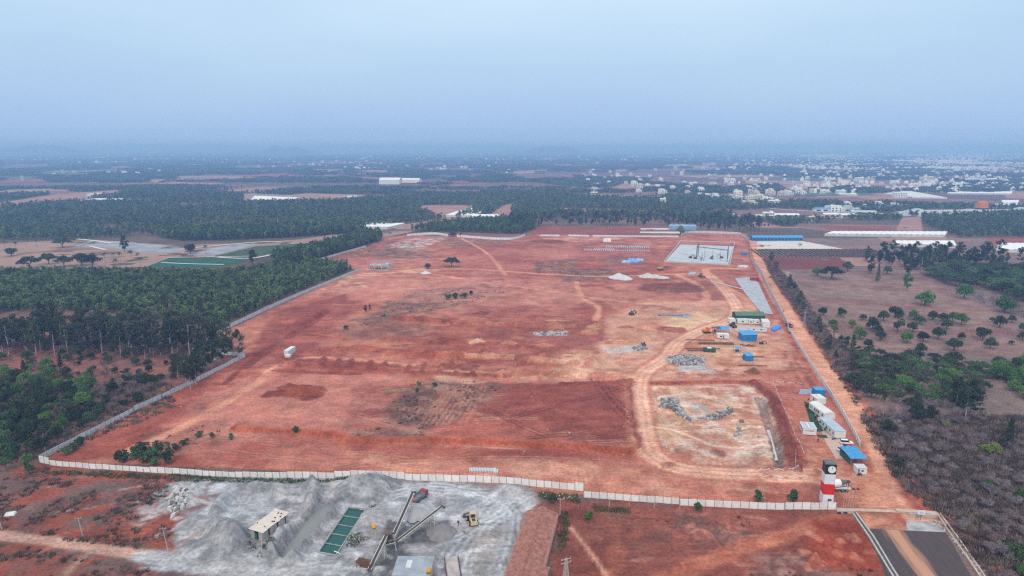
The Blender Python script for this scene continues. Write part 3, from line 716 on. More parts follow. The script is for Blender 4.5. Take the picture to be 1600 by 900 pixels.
# broad and fine unevenness of the soil tone itself
for s_, a_, k_ in ((75, .16, 5), (17, .20, 6), (4.5, .20, 7)):
    f_ = fbm(GX, GY, s_, 300 + k_ * 9, 4); COL *= (1 + (f_ - .5) * 2 * a_)[..., None]
def ground_mesh():
    verts = np.stack([GX, GY, HGT], -1).reshape(-1, 3).astype(np.float32)
    idx = np.arange(NY * NX).reshape(NY, NX)
    q = np.stack([idx[:-1, :-1], idx[:-1, 1:], idx[1:, 1:], idx[1:, :-1]], -1).reshape(-1, 4).astype(np.int32)
    me = bpy.data.meshes.new('ground')
    me.vertices.add(len(verts)); me.vertices.foreach_set('co', verts.ravel())
    me.loops.add(q.size); me.loops.foreach_set('vertex_index', q.ravel())
    me.polygons.add(len(q)); me.polygons.foreach_set('loop_start', np.arange(0, q.size, 4, dtype=np.int32))
    me.polygons.foreach_set('use_smooth', np.ones(len(q), bool))
    a = me.color_attributes.new('soil', 'FLOAT_COLOR', 'POINT')
    lum = COL.mean(-1, keepdims=True); m = sstep(1.3, 1.9, COL[..., :1] / COL[..., 1:2]); COL[:] = lum + (COL - lum) * (1 + .04 * m); COL[:] *= .91; COL[..., 1:2] *= 1 - .05 * m
    # blade and tyre drag marks left by grading, mostly across the slope
    for s0, wx, wy, a_, k_ in ((0, 11, .95, .30, 1), (330, 16, 1.8, .26, 2), (560, 26, 3.6, .24, 3)):
        mk = sstep(s0 - 30, s0 + 10, GY) * (1 - sstep(s0 + 260, s0 + 420, GY)); f_ = fbm(GX / wx + GY * .012, GY / wy, 1.0, 500 + 11 * k_, 3); g_ = sstep(.42, .62, fbm(GX, GY, 38, 520 + k_, 3))
        COL[:] *= (1 + (f_ - .5) * 2 * a_ * mk * (.35 + .65 * g_))[..., None]
    COL[:] = np.clip(COL, .012, .85)
    rgba = np.ones((NY * NX, 4), np.float32); rgba[:, :3] = np.clip(COL.reshape(-1, 3), 0.01, 0.85)
    a.data.foreach_set('color', rgba.ravel())
    me.update(calc_edges=True)
    return me
# soil: the soil tone of each place with grain, pebbles and fine clods on top
gm = bpy.data.materials.new('soil'); gm.use_nodes = True
n = gm.node_tree; b = n.nodes['Principled BSDF']
b.inputs['Roughness'].default_value = 0.95; b.inputs['Specular IOR Level'].default_value = 0.1
at = n.nodes.new('ShaderNodeVertexColor'); at.layer_name = 'soil'
geo = n.nodes.new('ShaderNodeNewGeometry')
def _nz(scale, detail, rough=0.6):
    z = n.nodes.new('ShaderNodeTexNoise'); z.inputs['Scale'].default_value = scale; z.inputs['Detail'].default_value = detail; z.inputs['Roughness'].default_value = rough
    n.links.new(geo.outputs['Position'], z.inputs['Vector']); return z
def _rng(src, a, b_, lo, hi):
    r = n.nodes.new('ShaderNodeMapRange'); r.inputs['From Min'].default_value = a; r.inputs['From Max'].default_value = b_
    r.inputs['To Min'].default_value = lo; r.inputs['To Max'].default_value = hi; n.links.new(src, r.inputs['Value']); return r
r1 = _rng(_nz(0.9, 6, 0.7).outputs[0], 0.3, 0.7, 0.6, 1.4)
r2 = _rng(_nz(0.13, 5, 0.65).outputs[0], 0.3, 0.7, 0.78, 1.22)
mm_ = n.nodes.new('ShaderNodeMath'); mm_.operation = 'MULTIPLY'
n.links.new(r1.outputs[0], mm_.inputs[0]); n.links.new(r2.outputs[0], mm_.inputs[1])
vs_ = n.nodes.new('ShaderNodeVectorMath'); vs_.operation = 'SCALE'
n.links.new(at.outputs[0], vs_.inputs[0]); n.links.new(mm_.outputs[0], vs_.inputs['Scale'])
n.links.new(vs_.outputs[0], b.inputs['Base Color'])
bp = n.nodes.new('ShaderNodeBump'); bp.inputs['Distance'].default_value = 0.5; bp.inputs['Strength'].default_value = 0.8
n.links.new(_nz(0.7, 7, 0.7).outputs[0], bp.inputs['Height'])
n.links.new(bp.outputs[0], b.inputs['Normal'])
gme = ground_mesh(); gme.materials.append(gm)
ground = struct(link('ground', gme))
# ------------------------------------------------------------------ fields, water and paving laid on the ground
FIELDS = []          # ground polygons kept free of forest
def sheet(name, pts, m, z=0.03, world=False, keep=True):
    P = [tuple(p) for p in (pts if world else GP(pts))]
    mb = MB(); mb.add([(x, y, z) for x, y in P], [tuple(range(len(P)))])
    o = mb.build(name, m)
    if o.data.polygons[0].normal.z < 0: o.data.flip_normals()
    if keep: FIELDS.append(np.array(P))
    return struct(o)
def soilmat(name, c, c2=None, sc_=0.02): return mat(name, c, 0.95, 0.2, sc_, col2=c2, spec=0.05, detail=7)
S_TAN = soilmat('dry_tan_soil', (0.25, 0.17, 0.135), (0.34, 0.22, 0.17))
S_PINK = soilmat('fallow_pink_soil', (0.27, 0.145, 0.12), (0.34, 0.20, 0.165))
S_RED = soilmat('ploughed_red_soil', (0.20, 0.06, 0.046), (0.26, 0.085, 0.06))
S_DRED = soilmat('ploughed_dark_red_soil', (0.135, 0.042, 0.038), (0.17, 0.055, 0.046))
S_PURP = soilmat('fallow_brown_soil', (0.165, 0.10, 0.09), (0.21, 0.125, 0.11))
S_BLUE = soilmat('grey_mulch_film', (0.21, 0.22, 0.25), (0.33, 0.34, 0.37), 0.06)
S_PALE = soilmat('pale_mulch', (0.50, 0.46, 0.43), (0.58, 0.54, 0.50), 0.08)
S_TEAL = soilmat('teal_crop', (0.022, 0.085, 0.055), (0.03, 0.11, 0.065), 0.1)
S_DGRN = soilmat('dark_green_crop', (0.045, 0.075, 0.045), (0.065, 0.095, 0.06), 0.1)
S_LGRN = soilmat('green_crop', (0.07, 0.12, 0.07), (0.10, 0.15, 0.085), 0.05)
for pts, m, z in (
    ([(-120, 386), (110, 375), (280, 383), (400, 379), (470, 374), (560, 361), (620, 352), (690, 343), (730, 347), (660, 359), (600, 371), (500, 382), (405, 402), (230, 417), (100, 420), (-120, 420)], S_TAN, .06),
    ([(112, 385), (148, 375), (210, 379), (300, 388), (268, 394), (225, 395), (180, 388)], S_BLUE, .10), ([(290, 399), (330, 388), (372, 381), (405, 381), (335, 399)], S_BLUE, .12),
    ([(226, 418), (265, 403), (392, 401), (372, 411), (330, 419)], S_TEAL, .14), ([(335, 400), (400, 385), (482, 380), (455, 391), (396, 402)], S_DGRN, .14),
    ([(-60, 323), (0, 317), (90, 303), (185, 297), (188, 303), (112, 317), (0, 324)], S_PINK, .3), ([(108, 318), (160, 311), (205, 311), (190, 317)], S_BLUE, .4), ([(200, 312), (250, 312), (235, 317), (195, 317)], S_RED, .4),
    ([(265, 358), (300, 352), (400, 345), (402, 349), (330, 357)], S_PINK, .2), ([(400, 345), (440, 342), (438, 349), (402, 350)], S_TAN, .2),
    ([(655, 330), (660, 321), (730, 321), (742, 330), (700, 344), (680, 340)], S_PINK, .2), ([(690, 344), (740, 337), (800, 339), (790, 350), (700, 352)], S_PURP, .15), ([(785, 322), (800, 318), (800, 338), (760, 340)], S_PINK, .25),
    ([(380, 303), (470, 306), (560, 312), (520, 316), (380, 318)], S_TAN, .3), ([(550, 306), (640, 305), (650, 309), (560, 311)], S_RED, .3), ([(380, 274), (420, 272), (470, 273), (440, 278), (380, 278)], S_RED, .5), ([(280, 275), (390, 276), (360, 280), (270, 279)], S_PINK, .5),
    ([(0, 281), (70, 279), (75, 284), (0, 287)], S_RED, .5), ([(820, 357), (850, 353.5), (1005, 354.5), (1060, 359), (1062, 367), (830, 366)], S_RED, .06),
    ([(1000, 362), (1062, 362), (1062, 365), (1000, 364)], S_PALE, .12), ([(1000, 357), (1062, 356), (1062, 359), (1002, 359)], S_PALE, .12),
    ([(855, 330), (870, 325), (960, 327), (1040, 331), (1035, 334), (900, 333)], S_PINK, .25), ([(1000, 333), (1060, 330), (1080, 334), (1000, 335)], S_LGRN, .26), ([(940, 297), (975, 287), (1060, 289), (1040, 294), (960, 300)], S_PINK, .4), ([(850, 298), (905, 293), (920, 297), (870, 301)], S_PINK, .4),
    ([(960, 272), (1030, 270), (1010, 278), (965, 277)], S_PURP, .5), ([(800, 268), (855, 265), (860, 269), (805, 272)], S_PINK, .5),
    ([(1183, 377), (1250, 376), (1318, 389), (1183, 389)], S_PALE, .10), ([(1184, 389.5), (1320, 389.5), (1400, 402), (1190, 402)], S_PURP, .09), ([(1192, 402.5), (1310, 402.5), (1334, 420), (1202, 421)], S_DRED, .08),
    ([(1312, 402.5), (1400, 404), (1434, 416), (1336, 416)], S_PINK, .09), ([(1540, 371), (1680, 372), (1680, 382), (1550, 382)], S_RED, .1), ([(1250, 349), (1440, 352), (1445, 361), (1290, 362), (1240, 355)], S_PURP, .12), ([(1280, 353), (1390, 354), (1400, 360), (1300, 360)], S_RED, .16),
    ([(1410, 339), (1440, 339), (1440, 362), (1400, 360)], S_PINK, .18), ([(1370, 371), (1480, 370), (1480, 377), (1380, 377)], S_PINK, .1), ([(1140, 349), (1195, 347), (1220, 354), (1290, 357), (1190, 356)], S_PINK, .13),
    ([(1265, 304), (1340, 304), (1420, 300), (1440, 310), (1300, 314)], S_PINK, .3), ([(1370, 287), (1420, 285), (1425, 298), (1380, 297)], S_PURP, .35), ([(1215, 286), (1290, 288), (1300, 296), (1225, 296)], S_PINK, .35), ([(1360, 313), (1460, 309), (1590, 316), (1600, 326), (1400, 320)], S_PURP, .28),
    ([(1410, 334), (1450, 328), (1600, 327), (1600, 333), (1500, 338), (1440, 339)], S_PALE, .2), ([(1140, 330), (1210, 326), (1420, 334), (1420, 340), (1150, 345)], S_PURP, .2), ([(1560, 300), (1640, 298), (1640, 312), (1575, 310)], S_PINK, .3)):
    sheet('field', pts, m, z)
# scattered far fields, thinning to the horizon
fr = random.Random(3)
for k in range(120):
    d = 1500 * (9 ** fr.random()); az = R(fr.uniform(-38, 38))
    cx, cy = d * math.sin(az), d * math.cos(az)
    px, py = proj(cx, cy, 0)
    L = fr.uniform(50, 220) * (d / 2500) ** 0.6; D_ = fr.uniform(40, 130) * (d / 2500) ** 0.75; a = fr.uniform(-0.5, 0.5)
    q = [(cx + (u * L * math.cos(a) - v * D_ * math.sin(a)), cy + (u * L * math.sin(a) + v * D_ * math.cos(a))) for u, v in ((-1, -1), (1, -0.8), (0.9, 1), (-1.1, 0.9))]
    sheet('field', q, fr.choice([S_PINK, S_TAN, S_TAN, S_PURP, S_PURP, S_LGRN, S_RED]), 0.30 + 0.006 * k, world=True)
# white lines and paths between the plots
for a, wd in (([(252, 411), (300, 413), (350, 414)], 3), ([(262, 403), (330, 402), (392, 401)], 2.5), ([(120, 374), (150, 377), (175, 381)], 5), ([(140, 385), (165, 391)], 4), ([(335, 402), (395, 404), (455, 391)], 4), ([(300, 388), (400, 379), (440, 379)], 5), ([(1190, 325), (1300, 332), (1480, 336)], 7), ([(390, 303), (470, 306), (600, 311)], 7)):
    P = smoothline(GP(a), 4); L_ = offset_line(P, wd / 2); R_ = offset_line(P, -wd / 2)
    sheet('path', [tuple(p) for p in L_] + [tuple(p) for p in R_[::-1]], S_PALE, 0.55, world=True, keep=False)
P = smoothline(GP([(928, 302), (930, 292), (935, 287)]), 4); L_ = offset_line(P, 9); R_ = offset_line(P, -9)
sheet('road', [tuple(p) for p in L_] + [tuple(p) for p in R_[::-1]], S_PALE, 0.9, world=True)
P = smoothline(GP([(208, 259), (260, 254), (350, 246)]), 4); L_ = offset_line(P, 20); R_ = offset_line(P, -20)
sheet('road', [tuple(p) for p in L_] + [tuple(p) for p in R_[::-1]], S_BLUE, 3.4, world=True)

# ponds
def watermat(name, c, rough=0.12):
    m = bpy.data.materials.new(name); m.use_nodes = True
    n = m.node_tree; b = n.nodes['Principled BSDF']
    b.inputs['Base Color'].default_value = (*c, 1); b.inputs['Roughness'].default_value = rough
    b.inputs['IOR'].default_value = 1.33; b.inputs['Specular IOR Level'].default_value = 0.4
    nz = n.nodes.new('ShaderNodeTexNoise'); nz.inputs['Scale'].default_value = 2.5; nz.inputs['Detail'].default_value = 3
    tcn = n.nodes.new('ShaderNodeTexCoord'); n.links.new(tcn.outputs['Object'], nz.inputs[0])
    bp = n.nodes.new('ShaderNodeBump'); bp.inputs['Distance'].default_value = 0.02; bp.inputs['Strength'].default_value = 0.3
    n.links.new(nz.outputs[0], bp.inputs['Height']); n.links.new(bp.outputs[0], b.inputs['Normal'])
    return m
M_SILT = watermat('silty_water', (0.20, 0.212, 0.205), 0.2)
M_TEAL = watermat('teal_water', (0.008, 0.072, 0.064), 0.25)
sheet('pond', [(432, 870), (458, 875), (482, 846), (508, 812), (531, 784), (506, 780), (478, 808), (453, 838)], M_SILT, -1.25)
sheet('pond', [(496, 864), (526, 869), (551, 832), (573, 794), (544, 790)], M_TEAL, -0.46)
# silty strip in the bottom of the trench
sheet('trench_water', [(1198, 668), (1203, 668), (1216, 715), (1211, 716)], mat('wet_silt', (0.42, 0.43, 0.45), 0.35, 0.2, 0.5), -1.0, keep=False)

# asphalt approach road
M_ASPH = bpy.data.materials.new('asphalt'); M_ASPH.use_nodes = True
n = M_ASPH.node_tree; b = n.nodes['Principled BSDF']; b.inputs['Roughness'].default_value = 0.85; b.inputs['Specular IOR Level'].default_value = 0.25
tcn = n.nodes.new('ShaderNodeTexCoord')
pa = Vector(G(1393, 826)); pb = Vector(G(1450, 900)); dv = (pb - pa).normalized()
# spilled red dust along the line the lorries drive, worn in streaks
mp = n.nodes.new('ShaderNodeMapping'); mp.vector_type = 'TEXTURE'
mp.inputs['Location'].default_value = (pa.x, pa.y, 0); mp.inputs['Rotation'].default_value = (0, 0, math.atan2(dv.y, dv.x))
n.links.new(tcn.outputs['Object'], mp.inputs[0])
sx = n.nodes.new('ShaderNodeSeparateXYZ'); n.links.new(mp.outputs[0], sx.inputs[0])
st = n.nodes.new('ShaderNodeMapping'); st.inputs['Scale'].default_value = (0.10, 1.1, 1); n.links.new(mp.outputs[0], st.inputs[0])
nz = n.nodes.new('ShaderNodeTexNoise'); nz.inputs['Scale'].default_value = 1.0; nz.inputs['Detail'].default_value = 6; n.links.new(st.outputs[0], nz.inputs[0])
ab = n.nodes.new('ShaderNodeMath'); ab.operation = 'ABSOLUTE'; n.links.new(sx.outputs['Y'], ab.inputs[0])
ad = n.nodes.new('ShaderNodeMath'); ad.operation = 'MULTIPLY_ADD'; n.links.new(nz.outputs[0], ad.inputs[0]); ad.inputs[1].default_value = -4.4; n.links.new(ab.outputs[0], ad.inputs[2])
rm = n.nodes.new('ShaderNodeMapRange'); rm.inputs['From Min'].default_value = 1.3; rm.inputs['From Max'].default_value = -1.3; rm.inputs['To Min'].default_value = 0.0; rm.inputs['To Max'].default_value = 0.95
n.links.new(ad.outputs[0], rm.inputs['Value'])
ad2 = n.nodes.new('ShaderNodeMath'); ad2.operation = 'MULTIPLY'; n.links.new(nz.outputs[0], ad2.inputs[0]); ad2.inputs[1].default_value = 0.16
mxx = n.nodes.new('ShaderNodeMath'); mxx.operation = 'MAXIMUM'; n.links.new(rm.outputs[0], mxx.inputs[0]); n.links.new(ad2.outputs[0], mxx.inputs[1])
mc = n.nodes.new('ShaderNodeMix'); mc.data_type = 'RGBA'; mc.inputs['A'].default_value = (0.036, 0.037, 0.044, 1); mc.inputs['B'].default_value = (0.46, 0.235, 0.15, 1)
n.links.new(mxx.outputs[0], mc.inputs['Factor']); n.links.new(mc.outputs['Result'], b.inputs['Base Color'])
sheet('asphalt_road', [(1356, 826), (1478, 832), (1566, 985), (1416, 985)], M_ASPH, 0.03)
M_CONC = mat('concrete', (0.40, 0.385, 0.37), 0.9, 0.16, 0.9, bump=0.01, bscale=14, detail=7)
M_CONCD = mat('dusty_concrete', (0.46, 0.34, 0.27), 0.9, 0.2, 0.7, detail=7)
sheet('road_base', [(1415, 813), (1462, 816), (1479, 831.6), (1418, 829)], mat('grey_road_base', (0.17, 0.17, 0.18), 0.95, 0.3, 0.25, col2=(0.46, 0.45, 0.45), detail=7), 0.02)
# paved strip and lawns by the cabins
sheet('paved_path', [(1268, 634), (1278, 634), (1315, 690), (1331, 716), (1306, 717), (1290, 690)], mat('pink_paving', (0.46, 0.34, 0.29), 0.9, 0.12, 0.5), 0.03)
M_LAWN = mat('lawn', (0.022, 0.062, 0.028), 0.95, 0.35, 0.6, bump=0.05, bscale=3)
sheet('lawn', [(1256, 627), (1264, 630), (1287, 674), (1270, 675)], M_LAWN, 0.05)
sheet('lawn', [(1276.5, 679), (1291, 680), (1294, 685), (1277.5, 683.5)], M_LAWN, 0.05)
sheet('gravel_pad', [(1148, 435), (1172, 434), (1185, 442), (1208, 492), (1190, 490), (1165, 460)], mat('grey_gravel', (0.34, 0.36, 0.39), 0.95, 0.2, 0.3, detail=8), 0.35)
# ------------------------------------------------------------------ boundary walls
M_WALL = mat('cast_wall_panel', (0.74, 0.71, 0.69), 0.9, 0.14, 0.8, objrand=0.10, detail=6)
M_WALLG = mat('grey_wall_panel', (0.52, 0.53, 0.56), 0.9, 0.14, 0.8, objrand=0.10, detail=6)
M_WALLP = mat('pale_wall_panel', (0.72, 0.71, 0.70), 0.9, 0.10, 0.8, objrand=0.06, detail=6)
M_POST = mat('wall_post', (0.36, 0.34, 0.33), 0.9, 0.15, 1.0)
M_STEEL = mat('dark_steel', (0.06, 0.055, 0.055), 0.6, 0.2, 1.0)
def panel_mesh(m, L=2.45, H=2.0):
    mb = MB(); t = 0.06
    mb.box(-L / 2, L / 2, -t, t, 0, H)
    for k in range(1, 4): mb.box(-L / 2 + 0.06, L / 2 - 0.06, -t - 0.012, t + 0.012, H * k / 4 - 0.19 * H, H * k / 4 - 0.02)
    mb.box(-L / 2 + 0.06, L / 2 - 0.06, -t - 0.012, t + 0.012, H * 0.81, H * 0.98)
    return mb.mesh('panel', m)
def post_mesh(spike=True):
    mb = MB(); mb.box(-0.10, 0.10, -0.14, 0.14, 0, 2.08)
    p = mb.mesh('post', M_POST)
    s = MB(); s.beam((0, 0, 2.05), (0, 0, 2.5), 0.07); s.beam((0, 0, 2.48), (0, 0.22, 2.8), 0.06); s.beam((0, 0, 2.48), (0, -0.22, 2.8), 0.06)
    return p, s.mesh('spike', M_STEEL)
PANEL = {m.name: panel_mesh(m) for m in (M_WALL, M_WALLG, M_WALLP)}
POST, SPIKE = post_mesh()
def wall(label, runs, m, spike=True, name='boundary_wall', pl=2.6, step=True):
    """runs: list of (pixel polyline, height factor, base lift)"""
    a0 = G(*runs[0][0][0])
    root = thing(name, label, 'wall', (a0[0], a0[1], 0))
    wr = random.Random(len(label))
    for pts, hf, dz in runs:
        P = smoothline(GP(pts), 6) if len(pts) > 2 else GP(pts)
        seg = np.linalg.norm(np.diff(P, axis=0), axis=1); cum = np.concatenate([[0], np.cumsum(seg)]); L = cum[-1]
        nP = max(1, int(round(L / pl)))
        at = [np.array([np.interp(s_, cum, P[:, 0]), np.interp(s_, cum, P[:, 1])]) for s_ in np.linspace(0, L, nP + 1)]
        for k in range(nP + 1):
            p = at[k]; z = min(zat(*p), 0.6) - 0.15 + dz
            q = at[min(k + 1, nP)] if k < nP else at[k - 1]
            ang = math.atan2(q[1] - p[1], q[0] - p[0])
            po = link('post', POST, root, (p[0] - a0[0], p[1] - a0[1], z), ang, (1, 1, hf))
            if spike: 
                s_ = link('spike', SPIKE, po)
            if k < nP:
                c = (p + q) / 2; ln = np.linalg.norm(q - p)
                link('panel', PANEL[m.name], root, (c[0] - a0[0], c[1] - a0[1], min(zat(*c), 0.6) - 0.15 + dz + wr.uniform(-0.03, 0.03)), ang + wr.uniform(-0.006, 0.006), ((ln - 0.16) / 2.45, 1, hf))
    return root
W1 = wall('pale cast concrete panel wall with steel spikes along the front of the red site',
     [([(62, 722), (78, 726)], 1.35, 0), ([(78, 727), (235, 738)], 0.98, 0), ([(235, 738), (317, 743)], 1.1, .05), ([(317, 743), (368, 745.5)], 1.02, .05), ([(368, 745.5), (449, 747)], 1.02, .2), ([(449, 747), (497, 747.5)], 1.15, .2), ([(497, 747.5), (548, 748)], 1.0, .3), ([(548, 748), (780, 756)], 1.15, .35), ([(780, 756), (898, 767)], 1.12, .35), ([(898, 767), (912, 768.5)], 1.4, .35),
      ([(912, 777), (1061, 788)], 1.1, .0), ([(1062, 789.5), (1225, 797)], 1.1, .1), ([(1226, 797), (1306, 796.5)], 1.15, .25)], M_WALL)
wall('grey cast panel wall running up the left edge of the red site', [([(64, 719), (208, 645)], 1.15, 0), ([(210, 643), (252, 623.5)], 1.15, .2), ([(254, 622.5), (383, 558)], 1.1, 0), ([(383, 557), (340, 553), (300, 548)], 1.0, 0)], M_WALLG)
wall('grey panel wall between the dense plantation and the red site', [([(338, 523), (440, 474), (562, 423)], 1.25, 0), ([(484, 411), (572, 386)], 1.1, 0)], M_WALLG, spike=False)
wall('pale panel wall closing the far left end of the red site', [([(636, 369), (675, 366.5), (700, 369)], 1.5, 0), ([(714, 370), (790, 375), (820, 369)], 1.5, 0)], M_WALLP, spike=False, pl=4.5)
wall('low pale wall in broken lengths before the far red fields', [([(844, 369), (874, 369)], 1.1, 0), ([(888, 369), (920, 369.5)], 1.1, 0), ([(926, 369.5), (1060, 370.5)], 1.0, 0)], M_WALLP, spike=False, pl=5.0)
wall('grey panel wall round the far right corner of the red site', [([(1064, 369), (1082, 364), (1150, 366), (1158, 368)], 1.5, 0), ([(1158, 368), (1170, 376), (1172, 396), (1177, 416)], 1.4, 0)], M_WALLG, spike=False, pl=4.5)
wall('long ribbed grey wall beside the dirt road on the right', [([(1180, 417), (1191, 432)], 2.2, 0), ([(1191, 432), (1203, 458), (1222, 494), (1232, 515)], 1.7, 0)], M_WALLG, spike=False, pl=3.0)
wall('white painted panel wall between the camp and the dirt road', [([(1232, 516), (1264, 566), (1290, 606)], 1.15, 0), ([(1290, 606), (1310, 637), (1336, 683), (1344, 700)], 1.2, 0)], M_WALLP, spike=False, pl=3.0)
# boards fixed on the front wall
def wallboard(px, py, w_, h_, rows, label):
    x, y = Gz(px, py, 1.2)
    t = thing('wall_sign', label, 'sign', (x, y - 0.35, 0.75), -0.05)
    MB().box(-w_ / 2, w_ / 2, -0.02, 0.02, 0, h_).build('board', mat('sign_white', (0.72, 0.70, 0.69), 0.6, 0.04), t)
    m = mat('sign_dark', (0.07, 0.045, 0.045), 0.6, 0.1)
    for z0, z1, x0, x1 in rows: MB().box(x0 * w_ / 2, x1 * w_ / 2, -0.035, -0.021, z0 * h_, z1 * h_).build('sign_bar', m, t)
wallboard(622.5, 740.5, 1.9, 1.2, [(0.05, 0.45, -0.95, 0.95), (0.75, 0.95, -0.6, 0.95)], 'white board with dark bars fixed on the front wall')
wallboard(1066.5, 781, 1.9, 0.9, [(0.15, 0.45, -0.9, 0.9), (0.6, 0.85, -0.9, 0.9)], 'grey lettered board fixed near the stepped joint of the front wall')

# ------------------------------------------------------------------ clock tower
M_WHITE = mat('white_paint', (0.70, 0.70, 0.71), 0.6, 0.05, 0.7)
M_REDP = mat('red_paint', (0.62, 0.025, 0.022), 0.5, 0.06, 0.7)
M_BLACK = mat('black_paint', (0.018, 0.02, 0.032), 0.45, 0.15, 0.7)
M_GLASS = mat('window_glass', (0.03, 0.035, 0.045), 0.08, 0.1, 0.5, spec=0.6)
M_GREYM = mat('grey_sheet_roof', (0.27, 0.31, 0.34), 0.6, 0.2, 0.5)
fl = G(1284.6, 789.5); fr_ = G(1301.2, 790.5)
(ctr, tw, td, trz, _) = frame((1284.6, 789.5), (1301.2, 790.5), (1275.5, 781.5))
th = hgt_at(fl[0], fl[1], 725.5)
td = min(max(td, 3.2), 5.0)
T = thing('clock_tower', 'square clock tower in black, white and red bands behind the front wall', 'clock tower', (ctr[0], ctr[1], 0), trz)
hb = [0, th * 0.27, th * 0.525, th * 0.765, th]
for k, (m, nm) in enumerate(((M_WHITE, 'white_band'), (M_REDP, 'red_band'), (M_WHITE, 'white_band'), (M_BLACK, 'black_band'))):
    g = 0.003 * k
    mb = MB(); mb.box(-tw / 2 - g, tw / 2 + g, -td / 2 - g, td / 2 + g, hb[k], hb[k + 1] - 0.002)
    for j in range(1, 7):     # cladding ribs
        x = -tw / 2 + tw * j / 7
        mb.box(x - 0.02, x + 0.02, -td / 2 - g - 0.018, -td / 2 - g, hb[k] + 0.02, hb[k + 1] - 0.02)
    mb.build(nm, m, T)
MB().box(-tw / 2 - 0.08, tw / 2 + 0.08, -td / 2 - 0.08, td / 2 + 0.08, th, th + 0.12).build('roof', mat('tower_roof', (.11, .12, .125), .7, .25, .6), T)
cz = (hb[3] + hb[4]) / 2; cr = (hb[4] - hb[3]) * 0.36
cf = MB().cyl((0.25, -td / 2 - 0.01, cz), (0.25, -td / 2 - 0.10, cz), cr, n=28).build('clock_face', mat('clock_white', (0.78, 0.78, 0.76), 0.5, 0.02), T)
for k in range(12):
    a = k * math.pi / 6; r0, r1 = cr * (0.72 if k % 3 == 0 else 0.8), cr * 0.93
    MB().beam((0.25 + r0 * math.sin(a), -td / 2 - 0.115, cz + r0 * math.cos(a)), (0.25 + r1 * math.sin(a), -td / 2 - 0.115, cz + r1 * math.cos(a)), 0.05, 0.03).build('hour_mark', M_BLACK, cf)
for nm, a, L, wd in (('hour_hand', 0.10, 0.55, 0.10), ('minute_hand', 0.16, 0.78, 0.07)):
    MB().beam((0.25, -td / 2 - 0.13, cz - 0.1), (0.25 + cr * L * math.sin(a), -td / 2 - 0.13, cz + cr * L * math.cos(a)), wd, 0.03).build(nm, M_BLACK, cf)
wz = hb[1] * 0.42
wn = MB().box(-0.1, 1.0, -td / 2 - 0.03, -td / 2 - 0.02, wz, wz + 0.75).build('window', M_GLASS, T)
f = MB()
for x in (-0.1, 0.45, 1.0): f.box(x - 0.03, x + 0.03, -td / 2 - 0.05, -td / 2 - 0.031, wz - 0.03, wz + 0.78)
f.box(-0.13, 1.03, -td / 2 - 0.047, -td / 2 - 0.033, wz + 0.33, wz + 0.38); f.build('frame', M_GREYM, wn)

